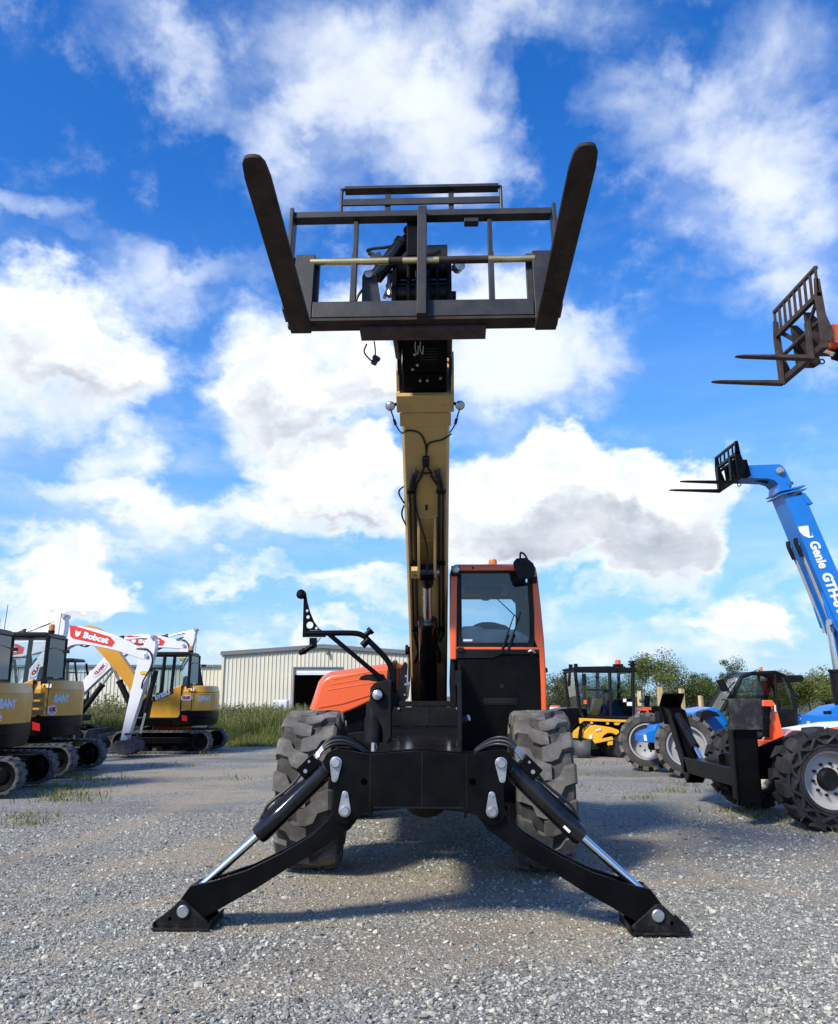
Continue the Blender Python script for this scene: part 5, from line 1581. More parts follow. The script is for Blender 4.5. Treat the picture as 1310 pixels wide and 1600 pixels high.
def track_loop(parent, y, L0, H0, wd):
    key = (L0, H0, wd)
    if key in track_cache:
        src = track_cache[key]
        t = src[0].copy(); COL.objects.link(t); t.parent = parent; t.location = (0, y, 0)
        for c in src[1:]:
            k = c.copy(); COL.objects.link(k); k.parent = t
        return t
    r = H0 / 2 - .03; hx = L0 / 2 - H0 / 2
    path = []
    for i in range(41):
        f = i / 40
        path.append((f, None))
    per = 4 * hx + 2 * math.pi * r

    def at(s, rr):
        s = s % per
        if s < 2 * hx: return (-hx + s, r + (H0 / 2 - r) * 0 + rr + 0, (0, 1))
        s2 = s - 2 * hx
        if s2 < math.pi * r:
            a = math.pi / 2 - s2 / r
            return (hx + math.cos(a) * (r + rr), math.sin(a) * (r + rr), (math.cos(a), math.sin(a)))
        s3 = s2 - math.pi * r
        if s3 < 2 * hx: return (hx - s3, -r - rr, (0, -1))
        a = -math.pi / 2 - (s3 - 2 * hx) / r
        return (-hx + math.cos(a) * (r + rr), math.sin(a) * (r + rr), (math.cos(a), math.sin(a)))
    n = 60
    mb = MB(Matrix.Translation((0, 0, H0 / 2)))
    vs = []
    for i in range(n):
        s = per * i / n
        for rr, yy in ((-.035, -wd / 2), (0, -wd / 2), (0, wd / 2), (-.035, wd / 2)):
            q = at(s, rr); vs.append((q[0], yy, q[1]))
    fs = []
    for i in range(n):
        for j in range(4):
            a = i * 4 + j; b = i * 4 + (j + 1) % 4; c = ((i + 1) % n) * 4
            fs.append((a, b, c + (j + 1) % 4, c + j))
    mb.add(vs, fs)
    m = 44
    for i in range(m):
        for k, (ya, yb) in enumerate(((-wd / 2 - .004, .05), (-.05, wd / 2 + .004))):
            s = per * (i + .5 * k) / m; hs = per / m * .36
            vs = []
            for ss, rr in ((s - hs, -.004), (s - hs * .75, .019), (s + hs * .75, .019), (s + hs, -.004)):
                q = at(ss, rr)
                vs += [(q[0], ya, q[1]), (q[0], yb, q[1])]
            mb.add(vs, [(0, 2, 3, 1), (2, 4, 5, 3), (4, 6, 7, 5), (0, 6, 4, 2), (1, 3, 5, 7)])
    t = mb.build('track', 'track', parent)
    mb = MB(Matrix.Translation((0, 0, H0 / 2)))
    mb.box((-hx, -wd * .30, -r * .55), (hx, wd * .30, r * .45)); mb.box((-hx * .8, -wd * .52, -.05), (hx * .8, wd * .52, .12))
    fr = mb.build('track_frame', 'black', t, .02)
    for nm, x, q in (('sprocket', -hx, .80), ('idler', hx, .86)):
        mb = MB(Matrix.Translation((0, 0, H0 / 2)))
        mb.lathe([(-wd * .42, .001), (-wd * .42, r * .35), (-wd * .34, r * .5), (-wd * .40, r * q), (wd * .40, r * q), (wd * .34, r * .5), (wd * .42, r * .35), (wd * .42, .001)], (x, 0, 0), (0, 1, 0), 24)
        mb.build(nm, 'black', t, smooth=20)
    for k in range(5):
        mb = MB(Matrix.Translation((0, 0, H0 / 2))); mb.cyl((-hx * .75 + k * hx * .375, -wd * .45, -r * .66), (-hx * .75 + k * hx * .375, wd * .45, -r * .66), .085, n=12); mb.build('track_roller', 'black', t)
    t.location = (0, y, 0)
    track_cache[key] = [t] + list(t.children)
    return t


def oval_decal(parent, c, ex, ez, a, b, nrm, text, base='decal_white', frame='decal_dred'):
    c = Vector(c); ex = Vector(ex); ez = Vector(ez); nrm = Vector(nrm)

    def ell(a_, b_, z0, mat, nm):
        mb = MB()
        k = 28
        p = [c + ex * math.cos(2 * math.pi * i / k) * a_ + ez * math.sin(2 * math.pi * i / k) * b_ for i in range(k)]
        mb.add([q + nrm * z0 for q in p] + [q + nrm * (z0 - .003) for q in p], [tuple(range(k)), tuple(range(2 * k - 1, k - 1, -1))] + [(i, k + i, k + (i + 1) % k, (i + 1) % k) for i in range(k)])
        return mb.build(nm, mat, parent, smooth=0)
    ell(a, b, .004, base, 'decal')
    ell(a * .95, b * .92, .006, frame, 'decal_ring')
    ell(a * .91, b * .86, .008, base, 'decal')
    lettering('lettering', text, b * .95, 'decal_dred', parent, c + nrm * .010 + ez * b * .12, ex, ez, bold=.01, width=a * 1.45)
    lettering('lettering', 'EQUIPMENT', b * .30, 'decal_dred', parent, c + nrm * .010 - ez * b * .52, ex, ez, width=a * .85)


def excavator(label, loc, rz, paint, near, boom, group, s=1.0, tk=1.0, brand=None, model=None, louvre='slots', cabglass='glass_clear', blade_up=.12):
    """forward is +x, left is +y; near = +1 / -1 says on which side the lettering is"""
    E_ = thing('compact_excavator', label, 'excavator', loc, rz, group)
    E_.scale = (s, s, s)
    for y in (-.86, .86): track_loop(E_, y, 2.62, .60, .40)
    mb = MB(); mb.box((-.75, -.68, .28), (.75, .68, .50)); mb.cyl((0, 0, .5), (0, 0, .70), .48, n=28); mb.build('undercarriage', 'black', E_, .015)
    mb = MB(); mb.lathe([(0, .50), (.06, .52), (.09, .50)], (0, 0, .60), (0, 0, 1), 28); mb.build('slewing_ring', 'orange_worn' if louvre == 'lines' else 'black', E_)
    # dozer blade
    mb = MB()
    bl = [(1.62, .04), (1.58, .18), (1.60, .32), (1.68, .44), (1.65, .45), (1.55, .32), (1.53, .18), (1.58, .04)]
    mb.prism([(x, z + blade_up * .4) for x, z in bl], -1.05, 1.05)
    for y in (-.5, .5): mb.prism([(.6, .34), (1.58, .16 + blade_up), (1.58, .30 + blade_up), (.6, .50)], y - .05, y + .05)
    mb.build('dozer_blade', 'track', E_, .01)
    mb = MB(); mb.cyl((.55, 0, .62), (1.15, 0, .45), .06, n=14); mb.cyl((1.1, 0, .47), (1.5, 0, .30), .03, n=12); mb.build('blade_cylinder', 'black', E_)
    # upper structure: plan outline with a rounded tail
    tail = [(-.60, .98), (-.75 * tk - .05, .97), (-.92 * tk - .02, .92), (-1.10 * tk, .79), (-1.21 * tk, .56), (-1.26 * tk, .28), (-1.27 * tk, 0)]
    tail = tail + [(x, -y) for x, y in tail[-2::-1]]
    plan = [(.95, -.62), (.95, .98)] + tail
    sc_ = lambda p, k: [(x * k if x < 0 else x, y * k) for x, y in p]
    mb = MB()
    mb.prism(sc_(plan, .96), .70, .90, 'xy', sc_(plan, 1.0))
    mb.prism([(-.30, -.98), (-.30, .98)] + tail, .901, 1.08, 'xy')
    hb_ = mb.build('counterweight', 'black', E_, .02)
    lower = [(-.25, .90), (-.40, .92), (-.52, 1.075), (-.62, 1.10), (-.74 * tk - .04, 1.10), (-.74 * tk - .04, .74), (-.30, .72)]
    mb = MB(); mb.prism(lower, near * .975, near * .992); mb.build('skirt_panel', 'black', hb_, .006)
    # red reflector on the skirt
    quad_patch('reflector', [(-.52, near * .993, .84), (-.66, near * .993, .82), (-.645, near * .993, .95), (-.505, near * .993, .985)], -.006 * near, 'red', hb_)
    rear = [(-.46, -.97), (-.46, .97)] + [(x * .995, y * .985) for x, y in tail]
    mb = MB()
    mb.prism(rear, 1.081, 1.56, 'xy', [(x * 1.0, y * .99) for x, y in rear])
    mb.prism([(x * 1.0, y * .99) for x, y in rear], 1.561, 1.74, 'xy', [(x * .95 - .01, y * .93) for x, y in rear])
    mb.prism([(-.45, -.97), (.85, -.97), (.85, -.30), (-.45, -.30)], .91, 1.42, 'xy')
    bd = mb.build('rear_cover', paint, E_, .025, seg=3)
    side = [(.34, .91), (.275, 1.42), (.18, 1.50), (-.45, 1.76), (-.45, .91)]
    mb = MB(); mb.prism(side, near * .90, near * .986); sp = mb.build('side_panel', paint, E_, .012)
    for sx in (-.45, -.74):
        mb = MB(); mb.box((sx - .005, near * .97 - .006, 1.10), (sx + .005, near * .988 + .003 * near, 1.72)); mb.build('panel_gap', 'dark', E_)
    ex = Vector((-near, 0, 0)); ez = Vector((0, 0, 1)); nr = Vector((0, near, 0)); yn = near * .988
    if louvre == 'slots':
        for k in range(3):
            z = 1.50 - k * .150
            quad_patch('louvre', [(-.10 - .035 * k, yn, z), (-.68, yn, z), (-.68, yn, z - .085), (-.13 - .035 * k, yn, z - .085)], .004 * near, 'dark', bd)
    else:
        for k in range(6):
            z = 1.28 - k * .062
            quad_patch('louvre', [(.10 - .035 * k + .16 - .24, yn, z - .02 + .03), (-.20, yn, z + .075), (-.20, yn, z + .05), (-.14 - .035 * k + .16, yn, z - .02)], .004 * near, 'decal_yellow', sp)
    if model:
        # black stripe along the sloping top edge with the model number
        a_ = Vector((.285, yn, 1.38)); b_ = Vector((-.22, yn, 1.60))
        d_ = (b_ - a_).normalized(); u_ = Vector((d_.z * 1, 0, -d_.x)) ; u_ = u_ if u_.z > 0 else -u_
        if louvre == 'slots':
            a_ = Vector((-.02, yn, 1.0)); b_ = Vector((-.42, yn, 1.0)); d_ = Vector((-1, 0, 0)); u_ = Vector((0, 0, 1))
        quad_patch('model_plate', [a_ - u_ * .07, b_ - u_ * .07, b_ + u_ * .07 - d_ * -.05, a_ + u_ * .07], .005 * near, 'decal_black', sp)
        lettering('lettering', model, .15, 'decal_white', sp, (a_ + b_) / 2 + nr * .010, d_ * (1 if near > 0 else -1), u_, bold=.012, width=.42)
    if brand == 'SANY':
        hull = [(x, near * y * .985) for x, y in tail[:9]]
        lt = lettering('lettering', 'SANY', .19, 'decal_grey', bd, (0, 0, 1.40), (1, 0, 0), (0, 0, 1), bold=.016, width=.46)
        wrap_round(lt, .52 if tk > .9 else .47, hull)
        if louvre == 'slots':
            c_ = Vector((-.785, near * .828, 1.19)); d_ = Vector((-.66, -.75 * near, 0)).normalized(); n_ = Vector((-.75, .66 * near, 0)).normalized()
            oval_decal(bd, c_, d_, ez, .095, .10, n_, 'CLARK')
        else:
            oval_decal(bd, (-.60, near * .978, 1.42), ex, ez, .17, .085, nr, 'CLARK')
        for k, m_ in enumerate(('decal_yellow', 'decal_white')):
            quad_patch('warning_label', [(-.62 - .085 * k, near * .972, 1.60), (-.70 - .085 * k, near * .972, 1.60), (-.70 - .085 * k, near * .962, 1.67), (-.62 - .085 * k, near * .962, 1.67)], .010 * near, m_, bd)
            if k == 0:
                quad_patch('warning_sign', [(-.635, near * .984, 1.61), (-.69, near * .984, 1.61), (-.662, near * .980, 1.66)], .002 * near, 'decal_black', bd)
    # cab on the left half
    y0, y1 = -.02, .97
    prof = [(.66, .92), (.80, 1.35), (.80, 1.70), (.66, 2.52), (.58, 2.62), (-.60, 2.62), (-.66, 2.54), (-.66, 1.72), (-.46, 1.70), (-.30, 1.62), (.20, 1.42), (.30, .92)]
    mb = MB()
    mb.prism([(.64, 2.53), (.58, 2.63), (-.60, 2.63), (-.67, 2.53)], y0, y1); cabr = mb.build('cab_roof', 'satin_black', E_, .03, seg=3)
    mb = MB()
    for y in (y0 + .035, y1 - .035):
        mb.tube(smooth_path([(.70, y, .95), (.80, y, 1.35), (.79, y, 1.75), (.66, y, 2.50)], 4), .035, 8)
        mb.tube([(.10, y, 1.45), (.05, y, 2.56)], .048, 8)
        mb.tube([(-.62, y, 1.70), (-.63, y, 2.56)], .042, 8)
        mb.tube([(-.48, y, 1.72), (.12, y, 1.46), (.28, y, 1.36)], .03, 8)
    mb.box((-.66, y0, 1.66), (-.58, y1, 1.78)); mb.box((.70, y0, 1.30), (.80, y1, 1.38))
    mb.build('cab_frame', 'satin_black', E_)
    mb = MB(); mb.prism([(.72, .92), (.79, 1.36), (.28, 1.36), (.32, .92)], y1 - .03, y1 - .005); mb.build('cab_door', 'satin_black', E_, .008)
    mb = MB(); mb.prism([(.66, .96), (.73, 1.32), (.36, 1.32), (.39, .96)], y1 - .003, y1 - .001); mb.build('door_window', 'glass_dark', E_, smooth=0)
    for y in (y0 + .03, y1 - .03):
        mb = MB(); mb.prism([(.77, 1.40), (.76, 1.75), (.63, 2.50), (.10, 2.50), (.14, 1.48), (.30, 1.38)], y - .002, y + .002); mb.build('cab_window', cabglass, E_, smooth=0)
        mb = MB(); mb.prism([(.05, 1.50), (.01, 2.50), (-.58, 2.50), (-.58, 1.78), (-.46, 1.74)], y - .002, y + .002); mb.build('cab_window', cabglass, E_, smooth=0)
        mb = MB(); mb.tube([(.68, y, 2.20), (.08, y, 2.20)], .016, 6); mb.tube([(.40, y, 1.45), (.37, y, 2.20)], .014, 6); mb.build('window_bar', 'satin_black', E_)
    mb = MB(); mb.box((-.645, y0 + .05, 1.80), (-.64, y1 - .05, 2.52)); mb.build('rear_window', cabglass, E_, smooth=0)
    mb = MB(); mb.add([(.79, y0 + .06, 1.40), (.79, y1 - .06, 1.40), (.64, y1 - .06, 2.50), (.64, y0 + .06, 2.50)], [(0, 1, 2, 3)]); mb.build('windscreen', cabglass, E_, smooth=0)
    mb = MB(); mb.box((-.35, .25, 1.2), (.15, .72, 1.36)); mb.prism([(-.30, 1.34), (-.42, 2.0), (-.50, 2.0), (-.42, 1.34)], .27, .70); mb.build('driver_seat', 'dash', E_, .04)
    mb = MB(); mb.box((.28, .1, 1.0), (.42, .30, 1.55)); mb.tube([(.34, .3, 1.5), (.30, .3, 1.75)], .02, 6); mb.tube([(.34, .75, 1.5), (.30, .75, 1.75)], .02, 6); mb.build('cab_controls', 'dark', E_)
    mb = MB(); mb.box((-.6, .0, .92), (.7, .94, 1.0)); mb.build('cab_floor', 'dark', E_)
    mb = MB(); mb.lathe([(0, .06), (.05, .06), (.06, .05)], (-.56, .62, 2.63), (0, 0, 1), 16); bc = mb.build('beacon', 'satin_black', E_)
    mb = MB(); mb.lathe([(.055, .055), (.14, .055), (.17, .045), (.175, .001)], (-.56, .62, 2.63), (0, 0, 1), 16); mb.build('lens', 'amber', bc)
    mb = MB(); mb.tube([(-.58, .3, 2.6), (-.60, .3, 3.05)], .006, 5); mb.build('aerial', 'hose', E_)
    mb = MB(); mb.tube(smooth_path([(-.64, y1, 2.30), (-.78, y1 + .05, 2.33), (-.90, y1 + .08, 2.30), (-.98, y1 + .08, 2.27)]), .010, 6); mb.box((-1.08, y1 + .05, 2.23), (-.98, y1 + .11, 2.29)); mb.build('mirror_arm', 'satin_black', E_)
    mb = MB(); mb.lathe([(0, .05), (.12, .05), (.13, .03)], (-.55, near * .45, 1.74), (-.2, 0, 1), 14); mb.build('exhaust', 'black', E_)
    # ---- boom, stick, bucket
    F_, B_, T_, L_, E2, bk = boom['F'], boom['B'], boom['T'], boom['L'], boom['E'], boom.get('bucket', 1)
    yb = boom.get('y', -.25)
    arm_paint = paint
    mid = ((B_[0] + T_[0]) / 2, (B_[1] + T_[1]) / 2 + boom.get('bow', .10))
    low = ((F_[0] + B_[0]) / 2, (F_[1] + B_[1]) / 2 + .06)
    P_, W_ = bez([F_, low, B_, mid, T_], [.13, .18, .23, .19, .11])
    mb = MB(); mb.prism(limb(P_, W_), yb - .13, yb + .13); bm_ = mb.build('boom', arm_paint, E_, .015)
    hw = boom.get('stick', [.05, .17, .19, .14, .085])
    sp_ = [L_, ((L_[0] + T_[0]) / 2, (L_[1] + T_[1]) / 2), (T_[0] + (E2[0] - T_[0]) * .12, T_[1] + (E2[1] - T_[1]) * .12), (T_[0] + (E2[0] - T_[0]) * .55, T_[1] + (E2[1] - T_[1]) * .55), E2]
    P2, W2 = bez(sp_, hw)
    mb = MB(); mb.prism(limb(P2, W2), yb - .12, yb + .12); sk = mb.build('stick', arm_paint, E_, .015)
    mb = MB()
    for p in (T_, L_, E2): mb.cyl((p[0], yb - .17, p[1]), (p[0], yb + .17, p[1]), .05, n=16)
    mb.build('pivot_pin', 'zinc', E_)

    def ram(a, b, r, f, name, mat='satin_black'):
        a = Vector(a); b = Vector(b); d = (b - a).normalized(); n_ = (b - a).length
        mb = MB(); mb.lathe([(0, r * .6), (.01, r), (n_ * f - .06, r), (n_ * f - .055, r * 1.15), (n_ * f, r * 1.15), (n_ * f, r * .5)], a, d, 16); c = mb.build(name, mat, E_)
        mb = MB(); mb.cyl(a + d * (n_ * f - .02), b, r * .45, n=12); mb.build('piston_rod', 'chrome', c)
        return c
    up_b = Vector((P_[len(P_) // 2 - 3][0], 0, P_[len(P_) // 2 - 3][1] + .22))
    ram((up_b.x, yb, up_b.z + .06), (L_[0], yb, L_[1]), .075, boom.get('f', .60), 'stick_cylinder')
    ram((F_[0] + .28, yb, F_[1] - .42), (low[0] + .45 * (1 if B_[0] > F_[0] else -1), yb, low[1] + boom.get('bc', .12)), .085, .62, 'boom_cylinder')
    d1 = Vector((E2[0] - T_[0], 0, E2[1] - T_[1])).normalized(); q1 = Vector((-d1.z, 0, d1.x)); q1 = q1 if q1.x > 0 else -q1
    ln = Vector((E2[0] - T_[0], 0, E2[1] - T_[1])).length
    base = Vector((T_[0], yb, T_[1]))
    ram(base + d1 * (ln * .14) + q1 * .30, base + d1 * (ln * .86) + q1 * .32, .065, .68, 'bucket_cylinder')
    for y in (yb - .14, yb + .12):
        mb = MB(); ya_ = Vector((0, y - yb, 0)); k0 = base + d1 * (ln * .86) + q1 * .32 + ya_
        mb.tube([base + d1 * (ln * .90) + ya_, k0, base + d1 * (ln * 1.03) + q1 * .22 + ya_], .03, 6); mb.build('bucket_link', 'track', E_)
    if bk:
        e = Vector((E2[0], 0, E2[1]))
        bpoly = [(-.12, .06), (.26, .10), (.42, .0), (.40, -.16), (.22, -.27), (.0, -.26), (-.16, -.18), (-.30, -.12)]
        mb = MB()
        sg = 1
        bpoly = [(e.x + x * sg, max(.015, e.z + z)) for x, z in bpoly]
        mb.prism(bpoly, yb - .30, yb - .27); mb.prism(bpoly, yb + .27, yb + .30)
        rim_ = bpoly[1:7]
        mb.prism(rim_ + [(x * .98 + e.x * .02, z + .02) for x, z in reversed(rim_)], yb - .27, yb + .27)
        mb.build('bucket', 'track', E_, .006)
    # hoses along the boom
    for k in range(3):
        mb = MB(); mb.tube(smooth_path([(up_b.x - .3, yb - .08 + k * .08, up_b.z - .02), (up_b.x + (T_[0] - up_b.x) * .3, yb - .08 + k * .08, up_b.z + .14), (up_b.x + (T_[0] - up_b.x) * .55, yb - .08 + k * .08, up_b.z + .0), (T_[0], yb - .08 + k * .08, T_[1] + .26), (T_[0] + d1.x * .4 + q1.x * .2, yb - .06 + k * .06, T_[1] + d1.z * .4)]), .016, 6); mb.build('hose', 'hose', E_)
    ys = yb + near * .132
    mb = MB(); mb.tube(smooth_path([(T_[0] - .25, ys, T_[1] + .18), (T_[0] + .05, ys + near * .03, T_[1] + .14), (T_[0] + .18 * (1 if T_[0] > F_[0] else -1), ys + near * .04, T_[1] - .18), (T_[0] - .02, ys + near * .03, T_[1] - .62), (T_[0] - .06, ys, T_[1] - .8)]), .020, 7); mb.build('hose', 'hose', E_)
    if brand == 'Bobcat':
        mid_i = len(P_) * 5 // 8
        c = Vector((P_[mid_i][0], ys, P_[mid_i][1])); d_ = Vector((T_[0] - B_[0], 0, T_[1] - B_[1])).normalized(); u_ = Vector((-d_.z, 0, d_.x)); u_ = u_ if u_.z > 0 else -u_
        n_ = Vector((0, near, 0))
        ln_ = .62; hh_ = .15
        loop = [(-ln_, hh_ * .9), (-ln_ + .10, hh_ * 1.15), (ln_ - .16, hh_ * .75), (ln_, hh_ * .05), (ln_ - .05, -hh_ * .8), (-ln_ + .18, -hh_ * .95), (-ln_ + .10, -hh_ * .7)]
        quad_patch('badge', [c + d_ * a + u_ * b for a, b in loop], .005 * (1 if near < 0 else 1), 'decal_red', bm_).location = (0, near * .004, 0)
        ex_ = d_ if (Vector((0, 0, 1)).cross(Vector((0, near, 0))).dot(d_) > 0) else -d_
        lettering('lettering', 'Bobcat', .20, 'decal_white', bm_, c + d_ * .12 + n_ * .012, ex_, u_, bold=.012, width=.66)
        # small white cat-head emblem: a pointed-eared silhouette
        em = [(-.07, .02), (-.075, .085), (-.03, .055), (.03, .055), (.075, .085), (.07, .02), (.05, -.05), (.0, -.085), (-.05, -.05)]
        quad_patch('emblem', [c - ex_ * .36 + ex_ * a + u_ * b + n_ * .010 for a, b in em], .002, 'decal_white', bm_)
        lo_i = len(P_) * 2 // 8
        c = Vector((P_[lo_i][0], ys, P_[lo_i][1])); d2 = Vector((P_[lo_i + 1][0] - P_[lo_i - 1][0], 0, P_[lo_i + 1][1] - P_[lo_i - 1][1])).normalized()
        d2 = d2 if d2.x * ex_.x > 0 else -d2
        u2 = Vector((-d2.z, 0, d2.x)); u2 = u2 if u2.z > 0 else -u2
        oval_decal(bm_, c, d2, u2, .30, .115, n_, 'CLARK')
        quad_patch('warning_label', [Vector((T_[0] - .04 + a, ys + near * .006, T_[1] - .42 + b)) for a, b in ((-.08, -.04), (.08, -.04), (.08, .04), (-.08, .04))], .002, 'decal_yellow', sk)
    if brand == 'SANY':
        # small labels on the track frame
        pass
    return E_


yellow_pose = dict(F=(.78, 1.25), B=(2.5, 3.05), T=(3.3, 3.25), L=(3.0, 3.55), E=(2.75, 1.25), bow=.06)
exg = 'mustard compact excavators parked at the left'
excavator('nearest mustard compact excavator cut off by the left edge', (-7.42, 14.0, 0), R(187), 'mustard', 1, yellow_pose, exg, .97, .74, 'SANY', 'SY50U')
excavator('second mustard compact excavator from the left with dark louvre slots', (-7.84, 17.1, 0), R(183), 'mustard', 1, yellow_pose, exg, 1.02, .74, 'SANY', 'SY50U')
e3_ = excavator('mustard compact excavator parked side on right of the white excavator stick', (-6.76, 23.55, 0), R(180), 'mustard', 1, dict(F=(.78, 1.25), B=(2.35, 3.1), T=(3.50, 3.2), L=(3.4, 3.5), E=(3.6, 1.3), bow=.05, f=.7, bc=.3, bucket=1), exg, 1.0, .93, 'SANY', 'SY80U', louvre='lines', cabglass='glass')
wg = 'white compact excavators in the back row'
# booms given relative to each machine
excavator('white compact excavator with its stick standing before the side-on mustard machine', (-10.9, 21.3, 0), 0, 'white', -1,
          dict(F=(.70, 1.25), B=(2.05, 2.92), T=(4.05, 2.46), L=(4.17, 2.93), E=(3.62, .34), bow=.14, y=0, f=.70, stick=[.06, .16, .17, .135, .08]), wg, 1.0, 1.0, 'Bobcat')
excavator('white compact excavator whose boom passes over the cab of the side-on mustard machine', (-11.5, 26.6, 0), 0, 'white', -1,
          dict(F=(.70, 1.35), B=(2.35, 3.05), T=(4.10, 3.02), L=(4.42, 3.52), E=(4.6, .7), bow=.10, y=0, f=.66), wg, 1.0, 1.0, 'Bobcat')
excavator('white compact excavator whose stick top rises over the second mustard cab', (-12.0, 19.3, 0), 0, 'white', -1,
          dict(F=(.70, 1.15), B=(1.9, 2.35), T=(3.60, 2.62), L=(3.83, 3.27), E=(3.45, .45), bow=.0, y=0, f=.62), wg, 1.0, 1.0, 'Bobcat')


# ================================================================ machines on the right
def settle(root, base):
    """parts were drawn in yard coordinates: make them relative to their machine's base"""
    base = Vector(base)
    root.location = base

    def shift(o):
        if o.location.length > 1e-6 or o.rotation_euler.to_matrix() != Matrix.Identity(3):
            o.location = o.location - base
            return
        o.data.transform(Matrix.Translation(-base))
        for c in o.children: shift(c)
    for c in root.children: shift(c)


def fork_carriage(root, x, ya, yb_, zb, zg, zt, forks, flen, mat, fmat, nbars, head_mat='black'):
    """carriage in the plane x with its forks pointing to -x"""
    mb = MB(); mb.box((x - .03, ya, zb), (x + .06, yb_, zb + .09)); mb.box((x - .03, ya, zg - .07), (x + .04, yb_, zg)); c = mb.build('fork_carriage', mat, root, .006)
    mb = MB(); mb.box((x - .02, ya, zt - .05), (x + .03, yb_, zt)); mb.build('backrest', mat, root, .004)
    n = nbars
    for i in range(n):
        y = ya + (yb_ - ya - .05) * i / (n - 1)
        mb = MB(); mb.box((x - .015, y, zg + .001), (x + .015, y + .042, zt - .052)); mb.build('backrest_bar', mat, root, .004)
    for y in (ya, yb_ - .045):
        mb = MB(); mb.prism([(x - .03, zb + .09), (x - .05, zg - .08), (x - .03, zg + .22), (x + .04, zg + .20), (x + .07, zb + .50), (x + .16, zb + .22), (x + .10, zb + .09)], y, y + .045); mb.build('side_plate', mat, root, .005)
    mb = MB(); mb.cyl((x + .0, ya + .05, zb + .42), (x + .0, yb_ - .05, zb + .42), .032, n=14); mb.build('fork_shaft', mat, root)
    ym = (ya + yb_) / 2
    for y in (ym - .24, ym + .20):
        mb = MB(); mb.prism([(x + .04, zb + .09), (x + .01, zg - .08), (x + .10, zg - .08), (x + .34, zb + .50), (x + .40, zb + .15), (x + .3, zb + .09)], y, y + .05); mb.build('coupler_plate', head_mat, root, .005)
    mb = MB(); mb.add([(x + .03, ya + .1, zg - .05), (x + .03, ya + .2, zg - .05), (x + .03, ym, zb + .40), (x + .03, ym - .1, zb + .40), (x + .06, ya + .1, zg - .05), (x + .06, ya + .2, zg - .05), (x + .06, ym, zb + .40), (x + .06, ym - .1, zb + .40)], [(0, 1, 2, 3), (7, 6, 5, 4), (0, 4, 5, 1), (1, 5, 6, 2), (2, 6, 7, 3), (3, 7, 4, 0)])
    mb.add([(x + .03, yb_ - .1, zg - .05), (x + .03, yb_ - .2, zg - .05), (x + .03, ym, zb + .40), (x + .03, ym + .1, zb + .40), (x + .06, yb_ - .1, zg - .05), (x + .06, yb_ - .2, zg - .05), (x + .06, ym, zb + .40), (x + .06, ym + .1, zb + .40)], [(3, 2, 1, 0), (4, 5, 6, 7), (1, 5, 4, 0), (2, 6, 5, 1), (3, 7, 6, 2), (0, 4, 7, 3)])
    mb.build('brace', head_mat, root)
    for y, xt in forks:
        mb = MB(); mb.box((x - .10, y - .055, zb - .06), (x - .05, y + .055, zb + .50)); mb.build('fork_shank', fmat, root, .006)
        mb = MB()
        L0 = x - .05 - xt
        plan = [(x - .05, -.058), (xt + .12, -.058), (xt, -.03), (xt, .03), (xt + .12, .058), (x - .05, .058)]
        vs = [(px, y + py, zb - .012) for px, py in plan] + [(px, y + py, zb - .012 - .018 - .045 * max(0, min(1, (px - xt) / L0))) for px, py in plan]
        k = 6
        mb.add(vs, [tuple(range(k)), tuple(range(2 * k - 1, k - 1, -1))] + [(i, k + i, k + (i + 1) % k, (i + 1) % k) for i in range(k)])
        mb.build('fork_blade', fmat, root, .005)
    mb = MB(); ring = [(x + .12 + .035 * math.cos(t), ya + .35, zb - .06 + .035 * math.sin(t)) for t in np.linspace(0, 2 * math.pi, 13)]; mb.tube(ring, .010, 6); mb.build('shackle', head_mat, root)


# ---- orange telehandler with folded stabilizers, right foreground
OT = thing('telehandler', 'orange telehandler at the right edge with black stabilizers folded up and rusty forks raised', 'telehandler')
wheel(OT, (4.64, 9.95, .565), .575, .42, .315, .062, 13, 'rubber_dark', 'rim_tan', 1, R(-90), .1, solid=True, skew=.6, blocky=True, dish=.22)
wheel(OT, (4.56, 11.95, .565), .575, .42, .315, .062, 13, 'rubber_dark', 'rim_tan', -1, R(-90), .3, solid=True, skew=.6, blocky=True, dish=.22)
wheel(OT, (7.9, 9.95, .565), .575, .42, .315, .062, 13, 'rubber_dark', 'rim_tan', 1, R(-90), .6, solid=True, skew=.6, blocky=True, dish=.22)
mb = MB(); mb.cyl((4.62, 10.2, .565), (4.62, 11.7, .565), .11, n=16); mb.cyl((7.9, 10.2, .565), (7.9, 11.7, .565), .11, n=16); mb.build('axle', 'black', OT)
mb = MB(); mb.box((3.95, 10.75, .48), (8.8, 11.25, .78)); mb.build('chassis', 'black', OT, .01)
for y in (10.72, 11.25):
    mb = MB(); mb.prism([(3.9, .74), (4.55, 1.0), (4.62, .98), (4.62, .70), (3.9, .62)], y, y + .03); mb.build('gusset', 'black', OT, .005)
mb = MB(); mb.box((3.80, 10.25, .42), (4.02, 12.45, .62)); mb.box((3.795, 10.35, .615), (4.03, 12.40, .630)); mb.build('stabilizer_beam', 'black', OT, .008)
